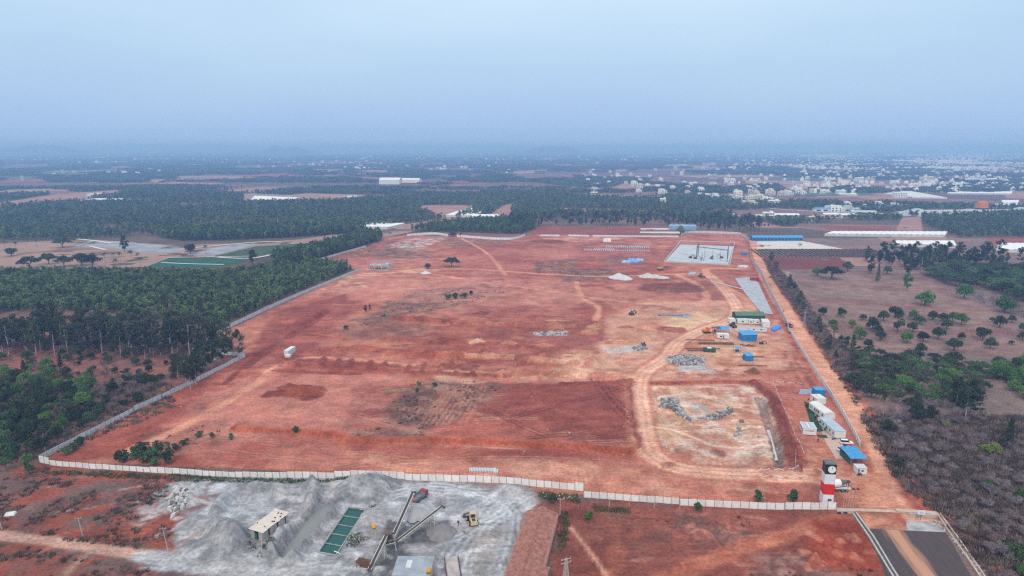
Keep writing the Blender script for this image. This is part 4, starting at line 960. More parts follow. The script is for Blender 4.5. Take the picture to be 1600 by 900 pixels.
# ------------------------------------------------------------------ concrete mixer, vehicles
M_TYRE = mat('tyre', (0.022, 0.021, 0.02), 0.85, 0.2, 2.0)
M_RIM = mat('rim', (0.42, 0.42, 0.43), 0.4, 0.1, 1.0, metal=0.6)
M_LAMP = mat('headlamp', (0.62, 0.63, 0.65), 0.15, 0.05, 1.0)
M_RLAMP = mat('tail_lamp', (0.35, 0.02, 0.02), 0.3, 0.1, 1.0)
def wheels(t, spots, r, wdt, rim=M_RIM):
    for x, y in spots:
        s_ = 1 if y > 0 else -1
        wl = MB().cyl((x, y - wdt / 2, r), (x, y + wdt / 2, r), r, n=14).build('wheel', M_TYRE, t)
        MB().cyl((x, y + s_ * wdt * 0.46, r), (x, y + s_ * (wdt * 0.5 + 0.02), r), r * 0.58, r * 0.5, n=12).build('rim', rim, wl)
def mixer_truck(loc, rz, label):
    t = thing('concrete_mixer_truck', label, 'mixer truck', loc, rz)
    ch = MB().box(-4.2, 3.0, -0.45, 0.45, 0.75, 1.05)
    for y in (-1, 1): ch.box(-3.6, 0.9, y * 1.15 - 0.2, y * 1.15 + 0.2, 1.12, 1.2)
    ch.build('chassis', mat('white_truck_frame', (0.6, 0.6, 0.6), 0.6, 0.2, 0.8), t)
    cb = MB().extr([(3.0, 0.85), (4.55, 0.85), (4.6, 1.6), (4.35, 2.75), (3.0, 2.85)], -1.2, 1.2).build('cab', M_WHITE, t)
    MB().add([(4.615, -1.05, 1.75), (4.615, 1.05, 1.75), (4.40, 1.0, 2.6), (4.40, -1.0, 2.6)], [(0, 1, 2, 3)]).build('windscreen', M_GLASS, cb)
    for y in (-1, 1):
        MB().box(3.3, 4.2, y * 1.215 - 0.006, y * 1.215 + 0.006, 1.75, 2.5).build('window', M_GLASS, cb)
        MB().box(4.57, 4.62, y * 0.9 - 0.16, y * 0.9 + 0.16, 1.0, 1.25).build('headlight', M_LAMP, cb)
    d = Vector((-1, 0, 0.24)).normalized()
    dr = MB().lathe((2.6, 0, 1.95), d, [(0, 0.5), (0.5, 1.0), (1.5, 1.28), (2.6, 1.3), (3.6, 1.15)], 16).build('drum', mat('drum_white', (0.72, 0.73, 0.74), 0.55, 0.06, 0.6), t, True)
    MB().lathe(Vector((2.6, 0, 1.95)) + d * 3.55, d, [(0, 1.1), (0.7, 0.95), (1.6, 0.55), (1.9, 0.5)], 16).build('drum_mouth', mat('drum_dark', (0.12, 0.125, 0.13), 0.7, 0.2, 0.8), t, True)
    MB().beam((-3.2, 0, 2.6), (-4.6, 0, 1.3), 0.55, 0.2).build('chute', mat('drum_dark', (0.12, 0.125, 0.13)), t)
    hp = MB().obox((-3.2, 0, 2.95), (1.0, 1.0, 0.5), taper=1.3)
    for y in (-0.7, 0.7): hp.beam((-3.1, y, 1.0), (-3.1, y, 3.0), 0.12)
    hp.build('hopper', M_STEEL, t)
    MB().cyl((1.9, -1.0, 1.25), (1.9, 1.0, 1.25), 0.35).build('water_tank', mat('drum_dark', (0.12, 0.125, 0.13)), t)
    wheels(t, [(3.5, -1), (3.5, 1), (1.6, -1), (1.6, 1), (-1.3, -1), (-1.3, 1), (-2.6, -1), (-2.6, 1)], 0.52, 0.42)
    for y in (-1, 1): MB().box(-4.24, -4.2, y * 0.8 - 0.12, y * 0.8 + 0.12, 0.8, 0.95).build('tail_light', M_RLAMP, t)
    return t
p = G(1308, 766)
mixer_truck((p[0], p[1], 0), R(176), 'white concrete mixer truck half hidden behind the clock tower')

def car(loc, rz, label, col, group=None, L=4.3, W=1.75, H=1.5, suv=0):
    t = thing('parked_car', label, 'car', loc, rz, group)
    m = mat('car_paint_%d' % int(sum(col) * 1000), col, 0.3, 0.03, 0.5, spec=0.5)
    h0 = 0.28; hb_ = H * 0.56
    bd = MB().extr([(-L/2, h0 + .12), (-L/2 + .1, h0), (L/2 - .1, h0), (L/2, h0 + .2), (L/2 - .05, hb_ - .18), (L*0.22, hb_), (-L/2 + .15, hb_ + .03), (-L/2, hb_ - .1)], -W/2, W/2).build('body', m, t)
    x0, x1 = (-L/2 + .25, L*.02) if not suv else (-L/2 + .12, L*.06)
    cb = MB().add([(x0, -W/2 + .06, hb_), (L*.24, -W/2 + .06, hb_), (L*.24, W/2 - .06, hb_), (x0, W/2 - .06, hb_), (x0 + .35 - .2*suv, -W/2 + .2, H), (x1, -W/2 + .2, H), (x1, W/2 - .2, H), (x0 + .35 - .2*suv, W/2 - .2, H)],
             [(0,1,5,4),(1,2,6,5),(2,3,7,6),(3,0,4,7)]).build('glasshouse', M_GLASS, t)
    MB().box(x0 + .33 - .2*suv, x1 + .02, -W/2 + .19, W/2 - .19, H, H + .04).build('roof', m, t)
    wheels(t, [(L*.3, -W/2 + .1), (L*.3, W/2 - .1), (-L*.3, -W/2 + .1), (-L*.3, W/2 - .1)], 0.32, 0.2)
    for y in (-1, 1):
        MB().box(L/2 - .1, L/2 - .015, y*W*.36 - .18, y*W*.36 + .18, hb_ - .32, hb_ - .16).build('headlight', M_LAMP, t)
        MB().box(-L/2 - .01, -L/2 + .03, y*W*.38 - .12, y*W*.38 + .12, hb_ - .22, hb_ - .05).build('tail_light', M_RLAMP, t)
    return t
CARW = (0.74, 0.75, 0.76)
p = G(1322.5, 693.5); car((p[0], p[1], .04), R(-8), 'white car parked beside the long cabin', CARW, L=4.6, suv=1, H=1.65)
p = G(1317, 704); car((p[0], p[1], .04), R(12), 'white car with its tail under the blue shelter roof', CARW)
def motorbike(loc, rz, label, col=(0.03, 0.03, 0.035), group=None):
    t = thing('motorbike', label, 'motorbike', loc, rz, group)
    for x in (-0.62, 0.62):
        wl = MB().cyl((x, -0.06, 0.31), (x, 0.06, 0.31), 0.31, n=14).build('wheel', M_TYRE, t)
        MB().cyl((x, -0.065, 0.31), (x, 0.065, 0.31), 0.13, n=10).build('hub', M_RIM, wl)
    f = MB().beam((-0.62, 0, .31), (0.2, 0, .5), .12); f.beam((0.62, 0, .31), (0.42, 0, 1.0), .08); f.obox((-0.02, 0, .28), (0.42, .3, .34)); f.build('frame', M_STEEL, t)
    m = mat('bike_paint_%d' % int(sum(col) * 1000), col, 0.35, 0.1)
    MB().extr([(-.05, .72), (.4, .72), (.42, .95), (.1, .98)], -.14, .14).build('fuel_tank', m, t)
    MB().extr([(-.75, .78), (0, .72), (-.02, .86), (-.75, .92)], -.14, .14).build('seat', M_STEEL, t)
    MB().beam((.40, -.36, 1.05), (.40, .36, 1.05), .05).build('handlebar', M_STEEL, t)
    MB().cyl((.5, 0, .9), (.58, 0, .9), .1, n=10).build('headlight', M_LAMP, t)
    return t
for q, a, lb, c in (((1320, 698), 10, 'dark motorbike parked between the two white cars', (.03, .03, .035)), ((1315, 701.5), 80, 'dark motorbike at the nose of the half-sheltered white car', (.02, .025, .05)), ((1343, 744), 5, 'motorbike parked before the small guard cabin', (.05, .05, .05)),
                    ((1303, 687), 15, 'pale motorbike on the paving beside the long cabin', (.4, .4, .38)), ((1419.5, 769.5), 140, 'dark motorbike alone on the pale verge above the culvert', (.02, .02, .03)), ((1234, 521), 100, 'dark motorbike by the wall at the bend of the dirt road', (.03, .03, .03))):
    p = G(*q); motorbike((p[0], p[1], zat(*p) + .03), R(a), lb, c)
# ------------------------------------------------------------------ cabins and sheds of the site camp
M_CABIN = mat('cabin_white', (0.66, 0.65, 0.63), 0.6, 0.05, 0.6)
M_BLUEP = mat('blue_sheet', (0.018, 0.19, 0.45), 0.5, 0.10, 0.6)
M_BLUER = mat('blue_roof', (0.045, 0.27, 0.54), 0.5, 0.22, 0.9, detail=8)
M_GREENR = mat('green_roof', (0.075, 0.155, 0.09), 0.6, 0.15, 0.4)
M_GLASSR = mat('pale_blue_roof', (0.36, 0.44, 0.50), 0.35, 0.14, 0.4)
M_WROOF = mat('white_roof', (0.62, 0.61, 0.59), 0.6, 0.08, 0.4)
M_DOOR = mat('cabin_door', (0.16, 0.20, 0.24), 0.5, 0.1)
M_DARKIN = mat('dark_opening', (0.03, 0.03, 0.032), 0.9, 0.1)
M_GREENN = mat('green_net', (0.035, 0.085, 0.06), 0.8, 0.2, 1.0)
def ribs_x(mb, w_, y, z0, z1, n_, t=0.02):
    for k in range(n_ + 1):
        x = -w_ / 2 + w_ * k / n_; mb.box(x - 0.02, x + 0.02, y - t, y, z0, z1)
def cabin(fp, label, name='site_cabin', wm=None, rm=None, roof='flat', wins=(), doors=(), sidewins=0, lift=0.3, h=None, ribs=0, d=None, cat='cabin', rise=0.5, group=None):
    (c, w_, dd, rz, hh) = frame(*fp); dd = d or dd; h = h or hh
    wm = wm or M_CABIN; rm = rm or M_WROOF
    t = thing(name, label, cat, (c[0], c[1], max(0, zat(*c)) * 0.3), rz, group)
    wl = MB().box(-w_/2, w_/2, -dd/2, dd/2, lift, h)
    if ribs: ribs_x(wl, w_ - 0.1, -dd/2 - 0.001, lift + .05, h - .05, ribs)
    wl.build('wall', wm, t)
    if lift > 0.05:
        for x in np.linspace(-w_/2 + .3, w_/2 - .3, max(2, int(w_ / 3.0))):
            for y in (-dd/2 + .3, dd/2 - .3): MB().box(x - .15, x + .15, y - .15, y + .15, -.3, lift - .002).build('footing', M_CONC, t)
    if roof == 'flat':
        r = MB().box(-w_/2 - .12, w_/2 + .12, -dd/2 - .12, dd/2 + .12, h, h + .10)
        for x in np.arange(-w_/2 + .3, w_/2, .6): r.box(x - .03, x + .03, -dd/2 - .1, dd/2 + .1, h + .1, h + .13)
    elif roof == 'mono':
        r = MB().extr([(-dd/2 - .4, h + .02), (dd/2 + .3, h + rise), (dd/2 + .3, h + rise + .08), (-dd/2 - .4, h + .10)], -w_/2 - .3, w_/2 + .3, axis='x')
    elif roof == 'gable':      # ridge along the front
        r = MB().extr([(-dd/2 - .3, h), (0, h + rise), (dd/2 + .3, h), (dd/2 + .3, h + .1), (0, h + rise + .1), (-dd/2 - .3, h + .1)], -w_/2 - .2, w_/2 + .2, axis='x')
    elif roof == 'arch':       # vault running front to back
        pr = [(w_/2 * 1.03 * math.cos(a), h + rise * math.sin(a)) for a in np.linspace(0, math.pi, 11)]
        r = MB().extr(pr, -dd/2 - .1, dd/2 + .1)
    r.build('roof', rm, t)
    for x0, x1, z0, z1 in wins:
        wn = MB().box(x0 * w_/2, x1 * w_/2, -dd/2 - .02, -dd/2 - .01, lift + z0, lift + z1).build('window', M_GLASS, t)
        f = MB(); 
        for z in (z0, z1): f.box(x0*w_/2 - .05, x1*w_/2 + .05, -dd/2 - .05, -dd/2 - .021, lift + z - .04, lift + z + .04)
        f.build('frame', M_GREYM, wn)
    for x0, x1 in doors:
        dr = MB().box(x0*w_/2, x1*w_/2, -dd/2 - .03, -dd/2 - .005, lift + .02, lift + 2.0).build('door', M_DOOR, t)
        MB().box(x1*w_/2 - .15, x1*w_/2 - .08, -dd/2 - .07, -dd/2 - .031, lift + 1.0, lift + 1.1).build('handle', M_RIM, dr)
    for k in range(sidewins):
        y = -dd/2 + dd * (k + .5) / sidewins
        for sx_ in (-1, 1):
            wn = MB().box(sx_*(w_/2 + .015) - .01, sx_*(w_/2 + .015) + .01, y - .4, y + .4, lift + 1.0, lift + 1.9).build('window', M_GLASS, t)
            MB().box(sx_*(w_/2 + .04) - .014, sx_*(w_/2 + .04) + .014, y - .5, y + .5, lift + .86, lift + .96).build('sill', M_GREYM, wn)
    return t, w_, dd, h
# right camp row
t, w_, dd, h = cabin([(1255.5, 682), (1276.5, 683.6), (1247.5, 667.5), 671], 'white office cabin with dark lettering on its end and two glassy roof panels', rm=M_WROOF, sidewins=3, d=6.5)
for s_ in (-1, 1):
    MB().box(s_*w_*.26 - w_*.19, s_*w_*.26 + w_*.19, -dd/2 + .2, dd/2 - .2, h + .135, h + .17).build('roof_panel', M_GLASSR, t)
lm = mat('lettering_dark', (0.05, 0.05, 0.06), 0.6, 0.1)
MB().box(-w_*.34, -w_*.24, -dd/2 - .03, -dd/2 - .01, h*.66, h*.66 + .3).build('emblem', mat('emblem_brown', (0.12, 0.05, 0.06), 0.6, 0.2), t)
lr = random.Random(2); lt = MB()       # a name too small to read: narrow upright strokes
for k in range(17):
    x = -w_*.17 + k * w_*.52 / 17; lt.box(x, x + .09, -dd/2 - .03, -dd/2 - .01, h*.62, h*.62 + lr.choice([.22, .28, .4]))
    if k % 2: lt.box(x, x + w_*.028, -dd/2 - .03, -dd/2 - .011, h*.62 + lr.choice([0, .12, .24]), h*.62 + lr.choice([.06, .2, .3]))
lt.build('lettering', lm, t)
cabin([(1306, 687.5), (1323.5, 687.5), (1293, 661), 676], 'long white cabin with pale blue roof nearest the parked cars', rm=M_GLASSR, sidewins=5, d=14)
t, w_, dd, h = cabin([(1291, 659.5), (1308, 659), (1278, 636), 650], 'long white cabin under a white vaulted tarpaulin roof', rm=M_WROOF, roof='arch', rise=.9, sidewins=4, d=12.5)
t, w_, dd, h = cabin([(1280, 636), (1294, 635.5), (1275, 623), 626], 'short white cabin with roof box beside the blue container', sidewins=1, d=5.5)
MB().box(-.6, .7, -.5, .6, h + .11, h + .75).build('roof_box', M_WHITE, t)
# blue container and grey tarpaulin slab
def container(fp, label, m, name='container', d=None, h=None, rm=None):
    (c, w_, dd, rz, hh) = frame(*fp); dd = d or dd; h = h or hh
    t = thing(name, label, 'container', (c[0], c[1], 0), rz)
    b_ = MB().box(-w_/2, w_/2, -dd/2, dd/2, .1, h)
    ribs_x(b_, w_ - .2, -dd/2 - .001, .2, h - .1, max(6, int(w_ / .35)), .04)
    b_.build('body', m, t)
    MB().box(-w_/2 - .03, w_/2 + .03, -dd/2 - .06, dd/2 + .03, h, h + .06).build('roof', rm or m, t)
    for s_ in (-1, 1):
        MB().box(s_*.02, s_*w_*.2, -dd/2 - .075, -dd/2 - .045, .25, h - .15).build('door', m, t)
        MB().box(s_*w_*.1 - .02, s_*w_*.1 + .02, -dd/2 - .10, -dd/2 - .076, .3, h - .2).build('lock_bar', M_RIM, t)
    return t
container([(1275.5, 621), (1290.5, 621), (1275, 614), 610.5], 'bright blue container at the head of the cabin row', M_BLUEP, d=4.5, rm=M_BLUER)
def tarp(pts, label, m, z=.6, name='tarpaulin', group=None, seed=1):
    """a sheet pulled over a low stack: humped, creased, hanging to the ground at its edge"""
    P = GP(pts); c = P.mean(0); tr = random.Random(seed)
    t = MB(); n_ = len(P); rings = ((1.0, .02), (.97, z * .75), (.7, z), (.35, z * 1.05))
    vs = []; dense = []
    for k in range(n_):
        for j in range(4): dense.append(P[k] * (1 - j / 4) + P[(k + 1) % n_] * j / 4)
    for s_, zz in rings:
        for q in dense: vs.append((c[0] + (q[0] - c[0]) * s_ + tr.uniform(-.15, .15), c[1] + (q[1] - c[1]) * s_ + tr.uniform(-.15, .15), zz * tr.uniform(.75, 1.2)))
    N = len(dense); vs.append((c[0], c[1], z * 1.1)); fs = []
    for r in range(len(rings) - 1):
        for k in range(N): fs.append((r*N + k, r*N + (k+1) % N, (r+1)*N + (k+1) % N, (r+1)*N + k))
    for k in range(N): fs.append(((len(rings)-1)*N + k, (len(rings)-1)*N + (k+1) % N, len(vs) - 1))
    t.add(vs, fs); o = t.build(name, m)
    zz = max(0, zat(c[0], c[1]) - .05); o.location.z = zz
    return tag(o, label, 'tarpaulin', group)
tarp([(1250, 609), (1274, 608), (1276, 616), (1248, 616)], 'grey tarpaulin over a low stack left of the blue container', mat('grey_tarp', (0.25, 0.27, 0.33), 0.6, 0.15, 0.5), .5)
# blue roofed shelter, guard cabin
(c, w_, dd, rz, hh) = frame((1329, 727), (1353, 727), (1321, 711), 717)
t = thing('parking_shelter', 'open shelter with bright blue sheet roof by the gate', 'shelter', (c[0], c[1], 0), rz)
r = MB().extr([(-dd/2 - .3, 2.6), (dd/2 + .3, 3.3), (dd/2 + .3, 3.36), (-dd/2 - .3, 2.66)], -w_/2 - .3, w_/2 + .3, axis='x')
for x in np.arange(-w_/2, w_/2 + .1, .5): r.extr([(-dd/2 - .29, 2.663), (dd/2 + .29, 3.363), (dd/2 + .29, 3.40), (-dd/2 - .29, 2.70)], x - .04, x + .04, axis='x')
r.build('roof', M_BLUER, t)
for x in (-w_/2, 0, w_/2):
    for y in (-dd/2, dd/2): MB().beam((x, y, -.1), (x, y, 2.6 if y < 0 else 3.25), .12).build('post', M_RIM, t)
MB().beam((-w_/2, -dd/2, 1.2), (-w_/2 + .9, -dd/2, 2.55), .08).build('brace', M_RIM, t)
MB().box(-w_/2 - .04, -w_/2 + .04, -dd/2 + .2, dd/2 - .2, .1, 2.3).build('side_sheet', M_GREENN, t)
MB().box(-w_/2 + .3, w_/2 - .3, dd/2 - .1, dd/2 - .02, .1, 2.4).build('back_sheet', M_GREENN, t)
cabin([(1338.5, 742.5), (1354, 743), (1336.5, 736), 731.5], 'small white guard cabin in front of the blue shelter', wins=[(-.1, .35, 1.0, 1.6)], doors=[(-.85, -.45)], rm=mat('guard_roof', (.5, .52, .52), .5, .1), d=3.0, cat='guard cabin', name='guard_cabin')
# middle camp
t, w_, dd, h = cabin([(1152, 504.5), (1197.5, 505), (1151, 495), 496.5], 'long shed with green sheet roof behind the white cabins', name='green_roofed_shed', wm=M_GREENN, rm=M_GREENR, roof='gable', rise=1.6, lift=.05, cat='shed', h=4.0, d=9.5)
for fp, lb, kw in (([(1154, 507.5), (1170, 507.5), (1154, 503.5), 500.5], 'cream cabin with one window, widest of the row before the green shed', dict(wins=[(-.25, .2, .9, 1.6)], d=3)), ([(1171, 508), (1178.5, 508), (1171, 504), 501], 'narrow cream cabin in the middle of the row before the green shed', dict(wins=[(-.4, .4, .9, 1.6)], d=3)), ([(1179.5, 508.5), (1188, 508.5), (1179.5, 504.5), 501.5], 'cream cabin at the right end of the row before the green shed', dict(wins=[(0, .7, .9, 1.6)], d=3)),
                   ([(1142.5, 507.5), (1151.5, 507.5), (1142.5, 501), 501], 'white cabin with flat roof left of the green shed', dict(d=5)), ([(1172, 519.5), (1199, 520.5), (1173, 515.5), 514.5], 'long white cabin with blue base facing the yard', dict(wins=[(-.6, -.42, .9, 1.6), (.25, .45, .9, 1.6)], rm=M_GLASSR, d=3.2)),
                   ([(1195, 517), (1206, 517.5), (1192, 503), 508], 'pale rounded cabin before the blue tarpaulin at the wall', dict(rm=M_WROOF, d=9)), ([(1123, 532.5), (1141.5, 533), (1122.5, 524), 525.5], 'white cabin with blue lean-to roof beside the orange excavator', dict(wins=[(-.6, -.2, .9, 1.6)], doors=[(-.1, .15)], d=4))):
    cabin(fp, lb, lift=.35, **kw)
(c, w_, dd, rz, hh) = frame((1121, 525.5), (1141, 526.5), (1121, 517), 520)
dd = 6.5; t = thing('lean_to_roof', 'blue sheet roof on posts behind the white cabin near the excavator', 'shelter', (c[0], c[1], 0), rz)
MB().extr([(-dd/2, 3.5), (dd/2, 4.1), (dd/2, 4.18), (-dd/2, 3.58)], -w_/2, w_/2, axis='x').build('roof', M_BLUER, t)
for x in (-w_/2 + .2, w_/2 - .2):
    for y in (-dd/2 + .2, dd/2 - .2): MB().beam((x, y, -.1), (x, y, 3.52 if y < 0 else 4.05), .14).build('post', M_STEEL, t)
t, w_, dd, h = cabin([(1162.5, 535.5), (1185.5, 535), (1162, 527), 525.5], 'large blue sheet metal store with a dark window', name='blue_store', wm=M_BLUEP, rm=M_BLUER, roof='mono', rise=.9, lift=.05, ribs=26, wins=[(-.32, -.1, 1.3, 2.2)], cat='shed', d=6.5)
t, w_, dd, h = cabin([(1170.5, 567), (1181, 566.5), (1168.5, 558), 559], 'small blue sheet hut standing alone on the right of the yard', name='blue_hut', wm=M_BLUEP, rm=M_BLUER, roof='mono', rise=.7, lift=.05, ribs=12, cat='shed', d=4.5)
(c, w_, dd, rz, hh) = frame((1150, 552), (1159.5, 552), (1149, 546.5), 547)
dd = 4.5; t = thing('canopy', 'small blue canopy on thin posts between the rebar and the blue hut', 'canopy', (c[0], c[1], 0), rz)
MB().extr([(-dd/2, 2.3), (0, 2.9), (dd/2, 2.3), (dd/2, 2.36), (0, 2.96), (-dd/2, 2.36)], -w_/2, w_/2, axis='x').build('roof', M_BLUER, t)
for x in (-w_/2 + .2, w_/2 - .2):
    for y in (-dd/2 + .2, dd/2 - .2): MB().beam((x, y, -.1), (x, y, 2.32), .1).build('post', M_STEEL, t)
MB().box(-.8, .9, -.5, .6, .1, 1.0).build('workbench', mat('bench_brown', (.13, .08, .05), .8), t)
tarp([(1204, 515), (1214, 509), (1220, 513), (1210, 519)], 'bright blue tarpaulin heap against the grey wall', mat('blue_tarp', (0.02, 0.22, 0.62), 0.45, 0.2, 0.6), 1.3, seed=4)
tarp([(1160, 557), (1168, 556), (1170, 562), (1161, 562)], 'dark green tarpaulin beside the small blue hut', M_GREENN, 1.0, seed=5)
def pad(pts, label, h=.22, m=None, name='concrete_slab'):
    P = GP(pts); mb = MB(); P = P if np.cross(P[1] - P[0], P[2] - P[1]) > 0 else P[::-1]
    mb.prism([tuple(q) for q in P], -.4, h); o = mb.build(name, m or M_CONC); o.location.z = 0
    return tag(o, label, 'slab')
pad([(1148, 517), (1170, 517.5), (1172, 509), (1150, 509)], 'plain concrete slab between the cream cabins and the yard')
pad([(1153, 521), (1161, 521), (1161, 518.5), (1153, 518.5)], 'small pale concrete slab left of the long white cabin', .5)
# ------------------------------------------------------------------ crusher yard
M_BELT = mat('belt', (0.045, 0.045, 0.05), 0.8, 0.25, 0.8)
M_FRAMEP = mat('pale_frame', (0.50, 0.47, 0.42), 0.7, 0.15, 1.0)
M_RUST = mat('rusty_steel', (0.16, 0.085, 0.055), 0.9, 0.35, 1.2)
M_YEL = mat('yellow_tank', (0.62, 0.29, 0.02), 0.5, 0.08, 0.8)
def conveyor(lo, hi, label, w_=1.0, legs=()):
    """belt conveyor from lo to hi, given as (px, py on ground, height)"""
    a = Vector((*G(lo[0], lo[1]), lo[2])); b_ = Vector((*G(hi[0], hi[1]), hi[2]))
    t = thing('belt_conveyor', label, 'conveyor', (a.x, a.y, 0)); o = Vector((a.x, a.y, 0)); a = a - o; b_ = b_ - o
    d = (b_ - a).normalized(); s_ = d.cross(Vector((0, 0, 1))).normalized() * w_ / 2; u = Vector((0, 0, 1))
    MB().beam(a + u * .12, b_ + u * .12, w_ * .62, .06).build('belt', M_BELT, t)
    for k in (-1, 1):
        MB().beam(a + s_ * k, b_ + s_ * k, .16, .30).build('side_rail', M_FRAMEP, t)
        MB().beam(a + s_ * k - u * .7 + d * 1.0, b_ + s_ * k - u * .7 - d * 1.0, .09).build('lower_rail', M_FRAMEP, t)
    L = (b_ - a).length; n_ = int(L / 1.3); tr = MB()
    for k in range(n_):
        p0 = a + d * (k + .4) * L / n_; p1 = a + d * min(k + 1.4, n_ - .3) * L / n_
        for q in (-1, 1): tr.beam(p0 + s_ * q, p1 + s_ * q - u * .7, .06)
    o_ = tr.build('lattice', M_FRAMEP, t); o_['kind'] = 'stuff'
    MB().cyl(b_ - s_ * 1.1, b_ + s_ * 1.1, .26, n=10).build('head_drum', M_STEEL, t)
    MB().cyl(a - s_ * 1.1, a + s_ * 1.1, .26, n=10).build('tail_drum', M_STEEL, t)
    MB().obox(b_ + s_ * 1.5 - u * .2, (.7, .6, .5)).build('motor', M_STEEL, t)
    for f in legs:
        top = a + d * L * f - u * .6; ft = Vector((top.x, top.y, 0))
        for q in (-1, 1):
            MB().beam(top + s_ * q, ft + s_ * q * 2.0 + d * .8, .14).build('leg', M_FRAMEP, t)
            MB().beam(top + s_ * q, ft + s_ * q * 2.0 - d * .8, .14).build('leg', M_FRAMEP, t)
        MB().beam(ft * .55 + top * .45 + s_ * 1.6, ft * .55 + top * .45 - s_ * 1.6, .1).build('cross_brace', M_FRAMEP, t)
    return t
conveyor((614, 853, 2.6), (646, 798, 6.2), 'long belt conveyor reaching up towards the red tipper truck', legs=(.8,))
conveyor((620, 856, 2.0), (692, 819, 5.8), 'belt conveyor climbing to the right over the wet sand cone', legs=(.8,))
conveyor((577, 894, .6), (605, 862, 5.2), 'feed conveyor rising from the rusty hopper at the bottom edge', legs=(.75,))
p = G(608, 858)
t = thing('crusher_screen', 'dark crusher and screen machinery where the three conveyors meet', 'crusher', (p[0], p[1], 0), R(25))
MB().obox((0, 0, 2.6), (2.2, 2.6, 1.5), taper=.85).build('crusher_body', M_STEEL, t)
MB().extr([(-1.6, 2.1), (1.8, 3.0), (1.8, 3.8), (-1.6, 2.9)], -.9, .9).build('screen_deck', mat('dusty_steel', (.26, .25, .25), .8, .3, .8), t)
MB().obox((-.3, 0, 4.1), (1.6, 1.6, .9), taper=1.35).build('feed_hopper', M_RUST, t)
MB().cyl((1.2, 1.5, 3.2), (1.2, 1.75, 3.2), .7, n=16).build('flywheel', M_STEEL, t)
for x in (-1.3, 1.3):
    for y in (-1.3, 1.3): MB().beam((x * 1.25, y * 1.25, -.1), (x, y, 2.7), .2).build('leg', M_FRAMEP, t)
for y in (-1.45, 1.45): MB().beam((-1.5, y, 2.45), (1.5, y, 2.45), .15).build('platform_beam', M_FRAMEP, t)
for x in (-1.5, 0, 1.5): MB().beam((x, -1.5, 2.5), (x, -1.5, 3.5), .06).build('railing_post', M_FRAMEP, t)
MB().beam((-1.5, -1.5, 3.5), (1.5, -1.5, 3.5), .06).build('railing', M_FRAMEP, t)
MB().beam((2.2, 1.0, .2), (.9, .2, 2.4), .6, .1).build('stair', M_STEEL, t)
p = G(572, 886)
t = thing('steel_hopper', 'rusty steel hopper at the foot of the feed conveyor', 'hopper', (p[0], p[1], zat(*p)), R(-20))
for a_, b_ in (((-2.6, -1), (2.6, -1)), ((2.6, -1), (2.6, 1)), ((2.6, 1), (-2.6, 1)), ((-2.6, 1), (-2.6, -1))):
    MB().add([(a_[0] * .55, a_[1] * .55, .1), (b_[0] * .55, b_[1] * .55, .1), (b_[0], b_[1], 1.8), (a_[0], a_[1], 1.8)], [(0, 1, 2, 3)]).build('side_plate', M_RUST, t)
for x in (-2.4, 2.4): MB().beam((x, -1, 0), (x, -1, 1.8), .16).build('post', M_RUST, t)
def tank(loc, label, stand=1.6, r=.62):
    t = thing('water_tank', label, 'water tank', loc)
    MB().lathe((0, 0, stand), (0, 0, 1), [(0, r), (.5, r), (.52, r * 1.04), (.6, r * 1.04), (.62, r), (1.15, r), (1.4, r * .6), (1.45, r * .3)], 16).build('tank_body', M_YEL, t, True)
    MB().cyl((0, 0, stand + 1.44), (0, 0, stand + 1.52), r * .34, n=10).build('lid', mat('tank_lid', (.5, .22, .02), .5), t)
    if stand > .3:
        for x in (-.45, .45):
            for y in (-.45, .45): MB().beam((x, y, -.2), (x, y, stand), .12).build('leg', M_FRAMEP, t)
        MB().box(-.6, .6, -.6, .6, stand - .1, stand - .002).build('platform', M_FRAMEP, t)
p = G(585, 836); tank((*p, zat(*p)), 'yellow water tank on a stand beside the crusher')
# wet sand cones
def heap(q, r, h, label, m, name='sand_heap', seed=1, cat='heap', sq=1.0):
    hr = random.Random(seed); p = G(*q); mb = MB(); n_ = 26; rings = 9; vs = []
    jit = [hr.uniform(.85, 1.15) for _ in range(n_)]
    for k in range(rings):
        f = k / rings
        for i in range(n_):
            a = 2 * math.pi * i / n_; rr = r * (1 - f) * (1 + (jit[i] - 1) * (1 - f)); zz = h * (f ** 1.12) - .25 * (k == 0)
            vs.append((rr * math.cos(a) + hr.uniform(-.06, .06) * r * .3, rr * math.sin(a) * sq, zz + hr.uniform(-.03, .03) * h))
    vs.append((0, 0, h * .96)); fs = []
    for k in range(rings - 1):
        for i in range(n_): fs.append((k*n_ + i, k*n_ + (i+1) % n_, (k+1)*n_ + (i+1) % n_, (k+1)*n_ + i))
    for i in range(n_): fs.append(((rings-1)*n_ + i, (rings-1)*n_ + (i+1) % n_, len(vs) - 1))
    mb.add(vs, fs); o = mb.build(name, m, None, True); o.location = (p[0], p[1], max(0, zat(*p)) * .5)
    return tag(o, label, cat)
M_WSAND = mat('damp_sand', (0.20, 0.19, 0.19), 0.95, 0.14, 0.5, bump=.05, bscale=3, detail=7)
M_SANDG = mat('crushed_sand', (0.32, 0.315, 0.325), 0.95, 0.12, 0.5, bump=.05, bscale=3, detail=7)
heap((691, 833), 4.6, 3.4, 'damp grey sand cone under the end of the right conveyor', M_WSAND, seed=3)
heap((648, 805), 4.4, 2.6, 'pale sand cone under the head of the left conveyor', M_SANDG, seed=5)
